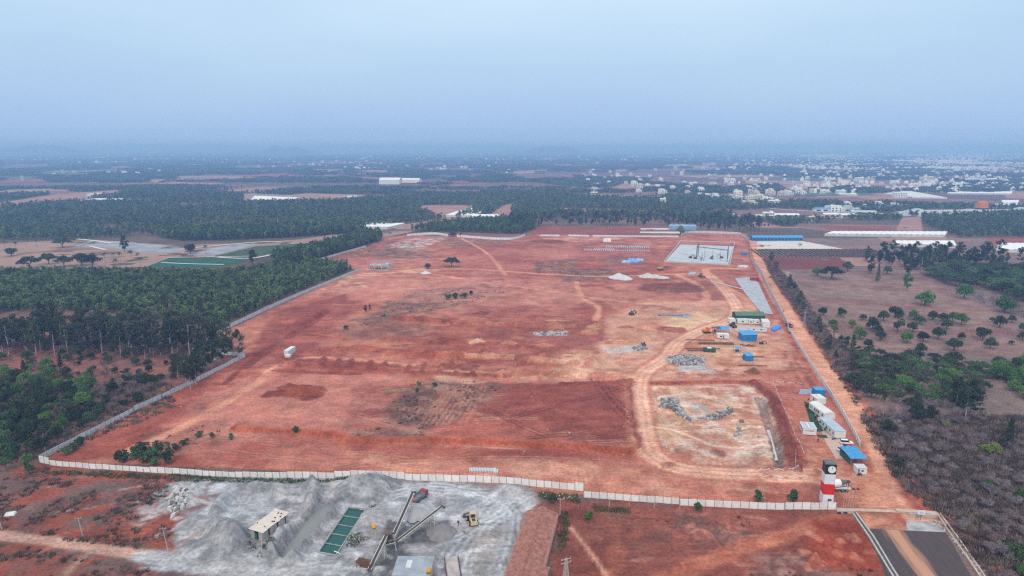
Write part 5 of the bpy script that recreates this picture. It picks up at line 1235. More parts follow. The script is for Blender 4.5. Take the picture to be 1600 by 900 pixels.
# teal pond walls
P2 = [Vector(G(*q)) for q in ((497, 862.5), (525, 867.5), (571.5, 795), (545, 791.5))]
t = thing('settling_tank', 'concrete settling tank with four cross walls round the teal water', 'tank', (P2[0].x, P2[0].y, 0)); o = P2[0]
M_RIMC = mat('tank_rim', (.34, .325, .32), .9, .2, .8, detail=6)
for k in range(4):
    a = P2[k] - o; b_ = P2[(k + 1) % 4] - o
    MB().beam((a.x, a.y, -.55), (b_.x, b_.y, -.62), .26, 1.4).build('rim', M_RIMC, t)
for f in (.2, .4, .6, .8):
    a = P2[0].lerp(P2[3], f) - o; b_ = P2[1].lerp(P2[2], f) - o
    MB().beam((a.x, a.y, -.3), (b_.x, b_.y, -.46), .14, .3).build('cross_wall', M_RIMC, t)
a = P2[1].lerp(P2[0], .15) - o
pp = MB()
pts_ = [Vector((a.x + 1.9 * math.sin(k * .35) + .0, a.y + 1.0 - k * .22, .5 - .12 * k)) for k in range(9)]
for k in range(8): pp.cyl(pts_[k], pts_[k + 1], .13, n=7)
pp.build('pipe', mat('pvc_white', (.66, .66, .66), .5, .1), t)
# stone shed with cream sheet roof
(c, w_, dd, rz, hh) = frame((412, 846), (452, 815), (394, 838), 833)
t = thing('workers_shed', 'long low shed with holed cream sheet roof between the sand banks', 'shed', (c[0], c[1], 0), rz)
M_SHEDW = mat('shed_block', (0.40, 0.375, 0.36), .95, .2, .9, detail=6)
M_CREAMR = mat('cream_sheet', (0.56, 0.49, 0.43), .85, .14, 1.0, detail=6)
L, Wd, Hh = w_, 4.0, 2.7
for y in (-Wd/2, Wd/2): pass
MB().box(-L/2, L/2, Wd/2 - .2, Wd/2, -.2, Hh + .25).build('back_wall', M_SHEDW, t)
edges = [-L/2, -L/2 + L*.24, -L/2 + L*.30, -L/2 + L*.56, -L/2 + L*.62, -L/2 + L*.88, -L/2 + L*.93, L/2]
for k in range(0, 8, 2): MB().box(edges[k], edges[k + 1], -Wd/2, -Wd/2 + .2, -.2, Hh).build('front_wall', M_SHEDW, t)
for k in range(1, 7, 2): MB().box(edges[k] + .02, edges[k + 1] - .02, -Wd/2 + .21, -Wd/2 + .27, -.1, 2.2).build('door', M_DARKIN, t)
MB().box(-L/2, -L/2 + .2, -Wd/2 + .21, -Wd/2 + 1.2, -.2, Hh + .05).build('end_wall', M_SHEDW, t)
MB().box(-L/2, -L/2 + .2, Wd/2 - 1.3, Wd/2 - .21, -.2, Hh + .15).build('end_wall', M_SHEDW, t)
MB().box(L/2 - .2, L/2, -Wd/2 + .21, Wd/2 - .21, -.2, Hh + .1).build('end_wall', M_SHEDW, t)
MB().box(-L/2 + .05, -L/2 + .12, -.2, .6, -.1, 2.0).build('door', mat('green_door', (.02, .16, .09), .6), t)
nS = int(L / .95); sr = random.Random(8)
for k in range(nS):
    x0 = -L/2 - .3 + k * (L + .6) / nS; x1 = x0 + (L + .6) / nS + .06; e0 = sr.uniform(0, .35); e1 = sr.uniform(0, .25); z = .012 * (k % 2)
    sh = MB().extr([(-Wd/2 - .4 - e1, Hh + .05 + z), (Wd/2 + .35 + e0, Hh + .42 + z), (Wd/2 + .35 + e0, Hh + .47 + z), (-Wd/2 - .4 - e1, Hh + .10 + z)], x0, x1, axis='x')
    sh.build('roof_sheet', M_CREAMR, t)
for k in range(9):
    x = sr.uniform(-L/2, L/2); y = sr.uniform(-Wd/2, Wd/2); zz = Hh + .05 + (y + Wd/2 + .4) / (Wd + .75) * .37 + .1
    MB().obox((x, y, zz), (sr.uniform(.25, .45), sr.uniform(.2, .35), .22), sr.uniform(0, 3)).build('roof_stone', M_DARKIN, t)
# tiled long shed
a = Vector(Gz(823, 797, 3.0)); b_ = Vector(Gz(789, 894, 3.0)); d0 = (b_ - a).normalized(); L = (b_ - a).length + 9
rz = math.atan2(d0.y, d0.x); right = Vector(Gz(874, 800, 3.0)); wd = abs((right - a).dot(Vector((-d0.y, d0.x))))
cx = a + d0 * L / 2 + Vector((-d0.y, d0.x)) * wd / 2
t = thing('tiled_shed', 'long shed under a weathered red tile roof beside the grey yard', 'shed', (cx.x, cx.y, 0), rz)
M_TILE = mat('clay_tile', (0.20, 0.085, 0.068), .9, .25, .9, col2=(0.38, 0.18, 0.145), detail=9)
M_PLAST = mat('old_plaster', (.45, .37, .30), .95, .2, .7)
Hh, Rr = 3.0, 1.9
for y in (-wd/2 + .5, wd/2 - .5): MB().box(-L/2 + .3, L/2 - .3, y - .12, y + .12, -.2, Hh + .05).build('wall', M_PLAST, t)
for x in (-L/2 + .4, L/2 - .4): MB().extr([(-wd/2 + .65, -.2), (wd/2 - .65, -.2), (wd/2 - .65, Hh + .1), (0, Hh + Rr - .25), (-wd/2 + .65, Hh + .1)], x - .1, x + .1, axis='x').build('gable_wall', M_PLAST, t)
tl = MB(); tr_ = random.Random(4); cols = int(L / .5); rows = 11
for s_ in (-1, 1):
    for i in range(cols):
        x0 = -L/2 + i * L / cols; x1 = x0 + L / cols; xm = (x0 + x1) / 2
        for j in range(rows):
            f0 = j / rows; f1 = (j + 1.25) / rows
            y0 = s_ * (wd/2) * (1 - f0); y1 = s_ * (wd/2) * (1 - min(f1, 1)); zz0 = Hh - .12 + (Rr + .12) * f0 + .09 + tr_.uniform(-.02, .03); zz1 = Hh - .12 + (Rr + .12) * min(f1, 1) + .01
            q = [(x0, y0, zz0 - .10), (xm, y0, zz0 + .06), (x1, y0, zz0 - .10), (x1, y1, zz1 - .10), (xm, y1, zz1 + .04), (x0, y1, zz1 - .10)]
            tl.add(q, [(0, 1, 4, 5), (1, 2, 3, 4)] if s_ < 0 else [(5, 4, 1, 0), (4, 3, 2, 1)])
o_ = tl.build('roof_tiles', M_TILE, t); o_['kind'] = 'stuff'
rc = MB().cyl((-L/2, 0, Hh + Rr + .02), (L/2, 0, Hh + Rr + .02), .17, n=8); rc.build('ridge_cap', M_TILE, t)
for k in range(12):
    MB().beam((-L/2 + 1 + k * (L - 2) / 11, wd/2 - .3, Hh - .15), (-L/2 + 1 + k * (L - 2) / 11, wd/2 + .55, Hh - .32), .09).build('rafter_end', M_RUST, t)
# cross wing of the tiled shed (porch to the right)
px_ = L/2 - 10.5
for s_ in (-1, 1):
    pr = MB()
    for i in range(11):
        for j in range(9):
            y0 = wd/2 - 3.2 + i * .42; f0 = j / 9; f1 = (j + 1.25) / 9
            x0 = px_ + s_ * 3.2 * (1 - f0); x1 = px_ + s_ * 3.2 * (1 - min(1, f1)); z0 = Hh - .2 + 1.3 * f0 + .08; z1 = Hh - .2 + 1.3 * min(1, f1)
            q = [(x0, y0, z0 - .05), (x0, y0 + .21, z0 + .03), (x0, y0 + .42, z0 - .05), (x1, y0 + .42, z1 - .04), (x1, y0 + .21, z1 + .03), (x1, y0, z1 - .04)]
            pr.add(q, [(0, 1, 4, 5), (1, 2, 3, 4)])
    o_ = pr.build('porch_tiles', M_TILE, t); o_['kind'] = 'stuff'
for x in (px_ - 2.7, px_ + 2.7): MB().box(x - .12, x + .12, wd/2 + 1.0, wd/2 + 1.24, -.2, Hh - .2).build('porch_post', M_PLAST, t)
# pink walled building at the bottom edge
(c, w_, dd, rz, hh) = frame((616, 912), (672, 913), (626, 893), 896)
t = thing('pink_building', 'pink walled building with grey blue flat sheet roof at the bottom edge', 'building', (c[0], c[1], 0), rz)
h = 3.4; dd = 8.0
MB().box(-w_/2, w_/2, -dd/2, dd/2, -.2, h).build('wall', mat('pink_plaster', (.56, .38, .33), .9, .08), t)
rf = MB().box(-w_/2 - .25, w_/2 + .25, -dd/2 - .25, dd/2 + .25, h, h + .10)
for x in np.arange(-w_/2, w_/2, .55): rf.box(x - .03, x + .03, -dd/2 - .24, dd/2 + .24, h + .1, h + .13)
rf.build('roof', mat('blue_grey_sheet', (.29, .325, .36), .6, .22, .25, detail=6), t)
MB().box(-2.0, -.6, -.9, 2.4, h + .135, h + .16).build('roof_light', mat('pale_sheet', (.52, .53, .53), .6, .1), t)
MB().box(1.6, 2.8, dd/2 - .5, dd/2 - .2, h + .135, h + .35).build('roof_brick', M_PLAST, t)
p = Gz(670, 896, h); tank((p[0], p[1], h + .13), 'yellow water tank on the roof of the pink walled building', stand=.05, r=.6)
# concrete ramp with steel rail by the pink building
t = thing('weighbridge', 'narrow concrete ramp with dark edge bars beside the pink building', 'ramp', (*G(708, 893), 0), R(100))
MB().box(-6, 6, -1.7, 1.7, -.2, .45).build('deck', mat('ramp_deck', (.36, .33, .31), .9, .2, .5), t)
for y in (-1.85, 1.85): MB().box(-6, 6, y - .12, y + .12, -.1, .7).build('edge_bar', M_STEEL, t)
# lattice pole, utility poles
def pylon(q, h, label, base=1.3, arms=2, m=None, name='lattice_pylon', rz=0.4):
    p = G(*q); m = m or M_FRAMEP; t = thing(name, label, 'pylon', (*p, zat(*p) - .2), rz)
    b_ = base / 2; tp = .18; n_ = 7
    def lv(f): return b_ * (1 - f) + tp * f
    for sx_ in (-1, 1):
        for sy in (-1, 1): MB().beam((sx_*b_, sy*b_, 0), (sx_*tp, sy*tp, h), .09).build('leg', m, t)
    lt = MB()
    for k in range(n_):
        f0, f1 = k / n_, (k + 1) / n_
        for a_ in range(4):
            c0 = [(-1, -1), (1, -1), (1, 1), (-1, 1)][a_]; c1 = [(1, -1), (1, 1), (-1, 1), (-1, -1)][a_]
            lt.beam((c0[0]*lv(f0), c0[1]*lv(f0), h*f0), (c1[0]*lv(f1), c1[1]*lv(f1), h*f1), .05); lt.beam((c1[0]*lv(f0), c1[1]*lv(f0), h*f0), (c0[0]*lv(f1), c0[1]*lv(f1), h*f1), .05)
    o_ = lt.build('lattice', m, t); o_['kind'] = 'stuff'
    for k in range(arms):
        z = h * (.96 - .14 * k); MB().beam((-1.4, 0, z), (1.4, 0, z), .1).build('cross_arm', m, t)
        for x in (-1.3, 0, 1.3): MB().cyl((x, 0, z + .05), (x, 0, z + .35), .06, n=6).build('insulator', M_WHITE, t)
    return t
pylon((884, 912), 7.5, 'rusty lattice pylon at the bottom edge right of the tiled shed', 1.5)
def pole(q, h, label, m=None, name='utility_pole', group=None, arm=True, lean=0.0):
    p = G(*q); t = thing(name, label, 'pole', (*p, zat(*p) - .2), random.Random(int(q[0])).uniform(-.5, .5), group)
    mm = m or mat('weathered_pole', (.42, .39, .36), .9, .12)
    MB().cyl((0, 0, 0), (lean, 0, h), .13, .09, n=8).build('shaft', mm, t)
    if arm:
        MB().beam((-.8 + lean, 0, h - .3), (.8 + lean, 0, h - .3), .08).build('cross_arm', mm, t)
        for x in (-.7, .7): MB().cyl((x + lean, 0, h - .25), (x + lean, 0, h), .05, n=6).build('insulator', M_WHITE, t)
    return t
for q, h, lb, ln in (((263, 862), 7.6, 'pale leaning pole between the dirt road and the grey yard', -.8), ((130, 840), 6.5, 'thin dark pole in the scrub above the dirt road', -.7), ((3, 828), 6, 'pale pole at the left edge of the picture by the dirt road', -.6), ((952, 792), 3.4, 'short pole near the green patch under the front wall', 0), ((983, 790), 2.8, 'stub post right of the green patch under the front wall', 0), ((1022, 795), 2.8, 'stub post at the middle of the lower wall length', 0), ((1062, 797), 2.6, 'stub post below the stepped joint of the front wall', 0), ((408, 872), 5, 'crooked thin pole in front of the cream roofed shed', .6), ((875, 806), 6, 'thin pole at the top right corner of the tiled shed', 0)):
    pole(q, h, lb, arm=h > 5.5, lean=ln)
for q, h, lb, ar in (((1256, 512), 12, 'tall grey lattice pylon beside the dirt road at the bend', 2), ((1294, 547), 12, 'rusty lattice pylon in the roadside scrub below the orchard', 1), ((1301, 545), 11, 'second rusty lattice pylon just right of the first in the scrub', 1)):
    pylon(q, h, lb, 1.3, ar, M_RUST if 'rusty' in lb else M_GREYM)
# people: one continuous skinned figure each
def person(q, rz, label, shirt, trousers, pose='walk', z=None, seat=False):
    p = G(*q) if isinstance(q, tuple) else q; k = dict(walk=1, stand=0, stride=1.5, ride=0)[pose]
    V = []; E = []; Rd = []
    def pt(x, y, z_, r, par=None):
        V.append((x, y, z_)); Rd.append(r)
        if par is not None: E.append((par, len(V) - 1))
        return len(V) - 1
    lift = 0
    if pose == 'ride':
        pel = pt(0, 0, .88, .15)
    else: pel = pt(0, 0, .93, .15)
    z0 = V[pel][2]
    wa = pt(.02, 0, z0 + .2, .14, pel); chs = pt(.03, 0, z0 + .40, .17, wa); nk = pt(.05, 0, z0 + .56, .065, chs)
    hd = pt(.07, 0, z0 + .67, .10, nk); tp = pt(.07, 0, z0 + .80, .085, hd); pt(.17, 0, z0 + .68, .03, hd)
    for s_ in (-1, 1):
        if pose == 'ride': kn, an, to = (.42, s_ * .22, z0 - .12), (.25, s_ * .22, z0 - .55), (.42, s_ * .22, z0 - .6)
        else:
            f = .22 * k * s_; kn = (f * .7 + .03, s_ * .10, z0 - .44); an = (f, s_ * .10, .09); to = (f + .16, s_ * .11, .05)
        hp = pt(0, s_ * .10, z0 - .03, .12, pel); b1 = pt(*kn, .075, hp); b2 = pt(*an, .05, b1); pt(*to, .045, b2)
        sh = pt(.03, s_ * .20, z0 + .47, .075, chs)
        if pose == 'ride': el, wr = (.25, s_ * .28, z0 + .25), (.45, s_ * .26, z0 + .18)
        else: el, wr = (-.08 * k * s_ - .02, s_ * .27, z0 + .20), (-.16 * k * s_ + .08, s_ * .27, z0 - .02)
        b1 = pt(*el, .05, sh); b2 = pt(*wr, .036, b1); pm = pt(wr[0] + .02, wr[1], wr[2] - .07, .034, b2)
        for j, ln in enumerate((.07, .085, .08, .06)):
            f1 = pt(wr[0] - .02 + j * .018, wr[1], wr[2] - .12, .009, pm); pt(wr[0] + .0 + j * .018, wr[1] - s_ * .015, wr[2] - .12 - ln, .008, f1)
        pt(wr[0] + .07, wr[1] - s_ * .02, wr[2] - .10, .009, pm)
    me = bpy.data.meshes.new('person'); me.from_pydata(V, E, [])
    t = bpy.data.objects.new('person', me); C.objects.link(t)
    md = t.modifiers.new('skin', 'SKIN')
    for i, sv in enumerate(me.skin_vertices[0].data): sv.radius = (Rd[i], Rd[i]); sv.use_root = i == 0
    t.modifiers.new('sub', 'SUBSURF').levels = 1; t.modifiers['sub'].render_levels = 1
    key = 'figure_%d_%d' % (int(sum(shirt) * 999), int(sum(trousers) * 999)); m = MATS.get(key)
    if m is None:      # clothes end at neck, wrists and waist; skin and hair above
        m = bpy.data.materials.new(key); m.use_nodes = True; n = m.node_tree; b = n.nodes['Principled BSDF']; b.inputs['Roughness'].default_value = .85
        tcn = n.nodes.new('ShaderNodeTexCoord'); sx = n.nodes.new('ShaderNodeSeparateXYZ'); n.links.new(tcn.outputs['Object'], sx.inputs[0])
        rp = n.nodes.new('ShaderNodeValToRGB'); rp.color_ramp.interpolation = 'CONSTANT'
        dv_ = n.nodes.new('ShaderNodeMath'); dv_.operation = 'DIVIDE'; dv_.inputs[1].default_value = 2.0; n.links.new(sx.outputs['Z'], dv_.inputs[0]); n.links.new(dv_.outputs[0], rp.inputs[0])
        e = rp.color_ramp.elements; e[0].position = 0; e[0].color = (.03, .025, .022, 1); e[1].position = .045; e[1].color = (*trousers, 1)
        for ps, c_ in ((.475, shirt), (.74, (.19, .10, .065)), (.835, (.012, .011, .011))): x = e.new(ps); x.color = (*c_, 1)
        n.links.new(rp.outputs[0], b.inputs['Base Color']); MATS[key] = m
    me.materials.append(m)
    t.location = (p[0], p[1], (zat(*p) if z is None else z)); t.rotation_euler = (0, 0, rz)
    return tag(t, label, 'person')
person((716, 821), R(70), 'person in dark clothes walking near the damp sand cone', (.02, .02, .025), (.025, .025, .03), 'walk')
person((725, 833), R(120), 'person in pale shirt striding behind the wheel loader', (.50, .46, .38), (.07, .07, .075), 'stride')
person((1278, 691.5), R(-90), 'person in black standing on the red yard below the lettered cabin', (.02, .02, .025), (.02, .02, .025), 'stand')
person((402.5, 840), R(20), 'person in dark clothes by the end of the cream roofed shed', (.05, .05, .07), (.03, .03, .04), 'stand')
p = G(1224.5, 487); motorbike((*p, zat(*p)), R(75), 'motorbike ridden along the dirt road far up the right wall'); person((1224.5, 487), R(75), 'rider in dark clothes on the motorbike on the far dirt road', (.04, .04, .05), (.03, .03, .03), 'ride', zat(*p) - .02)

# machines
M_YELM = mat('machine_cream', (.50, .40, .24), .6, .15, .8); M_ORM = mat('machine_orange', (.55, .16, .035), .55, .12, .8)
def loader(q, rz, label, m, turn=.35):
    p = G(*q); t = thing('wheel_loader', label, 'wheel loader', (*p, zat(*p)), rz)
    MB().extr([(-3.2, .9), (-.3, .9), (-.3, 1.7), (-1.2, 1.95), (-3.2, 1.75)], -.95, .95).build('engine_body', m, t)
    MB().box(-3.35, -3.2, -1.1, 1.1, .7, 1.5).build('counterweight', m, t)
    MB().box(-2.9, -1.6, -.5, .5, 1.94, 2.02).build('grille', M_STEEL, t)
    cb = MB().box(-1.3, .2, -.75, .75, 1.95, 2.0); 
    for x in (-1.25, .15):
        for y in (-.7, .7): cb.box(x - .06, x + .06, y - .06, y + .06, 2.0, 3.2)
    cb.box(-1.4, .3, -.85, .85, 3.2, 3.32); cb.build('cab', m, t)
    MB().box(-1.18, .08, -.66, .66, 2.01, 3.15).build('cab_glass', M_GLASS, t)
    cs, sn = math.cos(turn), math.sin(turn)
    def F(x, y, z): return (.3 + (x - .3) * cs - y * sn, (x - .3) * sn + y * cs, z)
    MB().beam(F(-.2, 0, 1.1), F(2.3, 0, 1.1), 1.0, .6).build('front_frame', m, t)
    for y in (-.55, .55): MB().beam(F(1.0, y, 1.9), F(3.3, y, .7), .22, .32).build('lift_arm', m, t)
    bk = MB(); pr = [(3.2, .1), (4.3, .15), (4.35, .25), (3.5, .35), (3.3, .9), (3.45, 1.35), (3.3, 1.35), (3.1, .8)]
    vs = [F(x, -1.35, z) for x, z in pr] + [F(x, 1.35, z) for x, z in pr]; N = len(pr)
    bk.add(vs, [(i, (i + 1) % N, (i + 1) % N + N, i + N) for i in range(N)] + [tuple(range(N))[::-1], tuple(range(N, 2 * N))]); bk.build('bucket', mat('bucket_dark', (.10, .10, .11), .7, .25), t)
    for y in (-1, 1):
        wl = MB().cyl((-2.1, y * 1.05 - .3, .78), (-2.1, y * 1.05 + .3, .78), .78, n=16).build('wheel', M_TYRE, t); MB().cyl((-2.1, y * 1.36, .78), (-2.1, y * 1.40, .78), .4, n=12).build('rim', m, wl)
        a_ = F(1.3, y * 1.05 - .3, .78); b_ = F(1.3, y * 1.05 + .3, .78)
        wl = MB().cyl(a_, b_, .78, n=16).build('wheel', M_TYRE, t); MB().cyl(F(1.3, y * 1.36, .78), F(1.3, y * 1.40, .78), .4, n=12).build('rim', m, wl)
    return t
loader((738, 815), R(104), 'cream wheel loader with bucket turned left on the grey dust', M_YELM)
def tipper(q, rz, label, cabm, bedm, L=6.0):
    p = G(*q); t = thing('tipper_truck', label, 'truck', (*p, zat(*p)), rz)
    MB().box(-L/2, L/2, -.4, .4, .7, .95).build('chassis', M_STEEL, t)
    cb = MB().extr([(L/2 - 1.5, .7), (L/2 + .1, .7), (L/2 + .15, 1.5), (L/2 - .1, 2.4), (L/2 - 1.5, 2.45)], -1.1, 1.1).build('cab', cabm, t)
    MB().add([(L/2 + .16, -.95, 1.55), (L/2 + .16, .95, 1.55), (L/2 - .06, .9, 2.3), (L/2 - .06, -.9, 2.3)], [(0, 1, 2, 3)]).build('windscreen', M_GLASS, cb)
    for y in (-1, 1): MB().box(L/2 - 1.2, L/2 - .3, y * 1.11 - .01, y * 1.11 + .01, 1.55, 2.25).build('window', M_GLASS, cb)
    x0, x1 = -L/2 - .2, L/2 - 1.7
    bd = MB().box(x0, x1, -1.15, 1.15, 1.0, 1.12)
    bd.build('bed', bedm, t)
    for y in (-1, 1): MB().box(x0, x1, y * 1.15 - .06, y * 1.15 + .06, 1.122, 2.0).build('bed_side', bedm, t)
    MB().box(x1 - .1, x1, -1.08, 1.08, 1.122, 2.2).build('headboard', bedm, t)
    MB().box(x0 - .08, x0 - .005, -1.1, 1.1, 1.05, 1.95).build('tailgate', mat('orange_tailgate', (.5, .17, .06), .6, .15), t)
    wheels(t, [(L/2 - .8, -1), (L/2 - .8, 1), (-L/2 + 1.0, -1), (-L/2 + 1.0, 1)], .5, .38)
    for y in (-1, 1): MB().box(L/2 + .1, L/2 + .17, y * .8 - .14, y * .8 + .14, .85, 1.1).build('headlight', M_LAMP, t)
    return t
tipper((656, 782), R(62), 'tipper truck with red cab and orange tailgate by the left conveyor head', mat('cab_red', (.33, .04, .05), .5, .12), mat('bed_blue_grey', (.19, .2, .24), .7, .25))
def excavator(q, rz, label, m, s=1.0, folded=0):
    p = G(*q); t = thing('excavator', label, 'excavator', (*p, zat(*p)), rz); t.scale = (s, s, s)
    for y in (-1, 1):
        MB().extr([(-1.9, .25), (-1.5, 0), (1.5, 0), (1.9, .25), (1.9, .6), (1.5, .85), (-1.5, .85), (-1.9, .6)], y * 1.1 - .28, y * 1.1 + .28).build('track', M_TYRE, t)
    MB().cyl((0, 0, .5), (0, 0, 1.05), .7, n=12).build('turntable', M_STEEL, t)
    MB().extr([(-2.2, 1.05), (1.2, 1.05), (1.2, 1.5), (.2, 2.0), (-2.1, 2.05), (-2.3, 1.7)], -1.25, 1.25).build('house', m, t)
    cb = MB().extr([(.2, 1.5), (1.35, 1.5), (1.3, 2.3), (1.0, 2.85), (.1, 2.85)], .25, 1.2).build('cab', m, t)
    MB().box(.25, 1.1, 1.205, 1.22, 1.8, 2.7).build('window', M_GLASS, cb); MB().add([(1.37, .35, 1.65), (1.37, 1.1, 1.65), (1.05, 1.1, 2.8), (1.05, .35, 2.8)], [(0, 1, 2, 3)]).build('windscreen', M_GLASS, cb)
    e1 = (3.2, -.2, 4.2) if not folded else (3.0, -.2, 3.2); e2 = (5.4, -.2, 2.6) if not folded else (4.6, -.2, 1.6)
    MB().beam((1.0, -.2, 1.6), e1, .4, .55).build('boom', m, t)
    MB().beam(e1, e2, .3, .42).build('stick', m, t)
    MB().extr([(e2[0] - .3, e2[2] + .1), (e2[0] + .3, e2[2]), (e2[0] + .2, e2[2] - .9), (e2[0] - .7, e2[2] - 1.1), (e2[0] - .6, e2[2] - .4)], -.7, .3).build('bucket', M_STEEL, t)
    MB().cyl((1.3, -.2, 1.3), (2.2, -.2, 2.6), .1, n=6).build('ram', M_RIM, t)
    return t
excavator((1104, 520), R(10), 'orange excavator parked beside the scaffold frame', M_ORM, 1.15, 1)
M_DKM = mat('machine_dark', (.09, .075, .06), .7, .3, .8)
excavator((987, 491.5), R(40), 'small dark excavator alone on the track at mid site', M_DKM, .9, 1)
loader((1145, 511), R(100), 'dark loader with raised beacon left of the white cabin', M_DKM, -.2)
excavator((1032, 422), R(20), 'yellow and dark excavator working below the concrete raft', mat('machine_yellow', (.5, .33, .05), .6, .2), 1.2)
loader((1096, 433), R(-60), 'dusty backhoe on the haul track below the concrete raft', mat('machine_dusty', (.28, .21, .15), .8, .2), 0)
excavator((1005, 540), R(-80), 'dark machine with raised arm by the grey rubble', M_DKM, .7)
p = G(1233, 510); t = tipper((1233, 511), R(105), 'blue pickup truck on the dirt road beside the wall bend', mat('cab_navy', (.04, .09, .2), .5, .1), mat('bed_navy', (.03, .06, .12), .7, .2), 4.8)
excavator((1190, 537.5), R(0), 'small dark machine beside the blue store', M_DKM, .6, 1)

# stacks, bundles, slabs on the site
def stack(q, n_, size, rz, label, m, name='block_stack', rows=1, cat='blocks', gap=.12, levels=1, part='block', group=None):
    p = G(*q); t = thing(name, label, cat, (*p, zat(*p) - .1), rz, group); me = MB().box(-size[0]/2, size[0]/2, -size[1]/2, size[1]/2, 0, size[2]).mesh(part, m)
    rr_ = random.Random(int(q[0]))
    for i in range(n_):
        for j in range(rows):
            for l in range(levels):
                link(part, me, t, ((i - (n_-1)/2) * (size[0] + gap), (j - (rows-1)/2) * (size[1] + gap) + rr_.uniform(-.08, .08), .1 + l * (size[2] + .01)), rr_.uniform(-.03, .03))
    return t
stack((453, 553), 1, (2.6, 8.5, 1.5), R(-8), 'long pale block stack beside the trench on the left of the site', mat('aac_block', (.58, .60, .62), .9, .08), 'block_stack', part='block', levels=2)
stack((450.5, 559.5), 1, (2.8, 2.0, 1.2), R(-8), 'lower pale block pile just in front of the long block stack', mat('aac_block', (.58, .60, .62)), 'block_stack')
stack((754, 736), 17, (.42, 2.4, .7), R(-2), 'row of precast grey kerb units lying inside the front wall', mat('precast', (.50, .51, .53), .9, .1), 'precast_row', cat='precast units', part='unit')
stack((775, 738), 3, (.42, 2.4, .6), R(-2), 'three precast units slipped off the end of the long row', mat('precast', (.50, .51, .53)), 'precast_row', cat='precast units', part='unit')
def bundle(q, L, n_, r, rz, label, m, name='rebar_bundle', lv=2):
    p = G(*q); t = thing(name, label, 'steel bundle', (*p, zat(*p)), rz); me = MB().cyl((-L/2, 0, 0), (L/2, 0, 0), r, n=6).mesh('bar', m); rr_ = random.Random(int(q[0]))
    for l in range(lv):
        for k in range(n_ - l): link('bar', me, t, (rr_.uniform(-.4, .4), (k - (n_ - l - 1)/2) * r * 2.05, r + l * r * 1.75), rr_.uniform(-.01, .01))
    return t
bundle((1119, 537.5), 19, 9, .16, R(-4), 'long thick bundle of rusty bars before the white cabin', M_RUST, lv=3)
bundle((1098, 545), 19, 5, .14, R(-3), 'thinner rusty bar bundle above the green skip', M_RUST)
bundle((1095, 548), 14, 4, .14, R(-3), 'short rusty bar bundle touching the green skip', M_RUST)
bundle((1094, 532), 16, 3, .13, R(-8), 'rusty bars lying left of the thick bundle', M_RUST)
bundle((1053, 493), 20, 6, .25, R(-3), 'grey pipe stack lying by the track at mid site', mat('grey_pipe', (.20, .23, .26), .5, .2), 'pipe_stack')
bundle((1138, 447), 42, 2, .45, R(-64), 'long pale pipe laid along the haul track', mat('pale_pipe', (.45, .42, .40), .8, .2), 'pipe_line', lv=1)
bundle((1172, 488), 9, 2, .4, R(-50), 'short pale pipe above the green roofed shed', mat('pale_pipe', (.45, .42, .40)), 'pipe_line', lv=1)
bundle((1180, 558), 9, 4, .13, R(-3), 'rusty bars beside the small blue hut', M_RUST); bundle((1176, 571.5), 14, 4, .1, R(-4), 'thin rusty bars below the small blue hut', M_RUST)
t = container([(1099, 550.5), (1118.5, 551.5), (1099, 547), 547], 'dark green generator skip before the rebar', mat('green_skip', (.03, .08, .05), .6, .15), 'generator', d=3.0, h=2.0)
MB().box(-1.2, 1.0, -1.2, .6, 2.07, 2.35).build('canopy_top', M_WHITE, t)
p = G(1119, 522); t = thing('scaffold_frame', 'weathered scaffold frame standing beside the orange excavator', 'scaffold', (*p, 0), .1)
for x in (-2, 2):
    for y in (-1.2, 1.2): MB().beam((x, y, 0), (x, y, 4.2), .14).build('post', M_RUST, t)
for z in (1.4, 2.8, 4.15):
    for y in (-1.2, 1.2): MB().beam((-2.2, y, z), (2.2, y, z), .12).build('ledger', M_RUST, t)
MB().box(-2.2, 2.2, -1.3, 1.3, 4.22, 4.3).build('deck', M_DKM, t)
p = G(1170, 541); t = thing('scrap_pile', 'tangled dark scrap pile below the blue store', 'scrap', (*p, 0))
for k in range(26):
    a_ = Vector((_rr.uniform(-3.4, 3.4), _rr.uniform(-1.8, 1.8), _rr.uniform(.1, .7))); b_ = a_ + Vector((_rr.uniform(-2.5, 2.5), _rr.uniform(-1, 1), _rr.uniform(-.1, .9)))
    MB().beam(a_, b_, _rr.uniform(.08, .3)).build('scrap_bar', _rr.choice([M_RUST, M_STEEL, M_DKM]), t)
# concrete raft with steel portal
M_RAFT = mat('raft_concrete', (.40, .43, .46), .85, .16, .08, detail=8)
RF = [(1040, 408.5), (1063, 382.5), (1146, 385.5), (1138, 413)]
P = [Vector(G(*q)) for q in RF]; o = P[0]
t = thing('concrete_raft', 'pale concrete raft foundation with raised edge at the far right of the site', 'foundation', (o.x, o.y, 0))
MB().prism([((q - o).x, (q - o).y) for q in (P[0], P[3], P[2], P[1])], -.5, .5).build('slab', M_RAFT, t)
Q = [Vector(G(*q)) - o for q in ((1038, 409.5), (1064, 377), (1148, 379.5), (1140, 414.5))]
for k in range(4):
    a_, b_ = Q[k], Q[(k + 1) % 4]; MB().beam((a_.x, a_.y, .2), (b_.x, b_.y, .2), .6, 1.9).build('edge_beam', mat('edge_concrete', (.50, .46, .43), .9, .15), t)
p0 = Vector(G(1088, 404.5)); p1 = Vector(G(1136, 410)); p2 = Vector(G(1091, 398))
t = thing('steel_portal', 'bare steel portal frame standing on the concrete raft', 'steel frame', (p0.x, p0.y, .5)); e_ = p1 - p0
for f in (0, .27, .53, .78, 1.0):
    q = e_ * f; MB().beam((q.x, q.y, 0), (q.x, q.y, 12.5 if f < .1 else 11.6), .45 if f in (0, 1.0) else .2).build('column', M_STEEL, t)
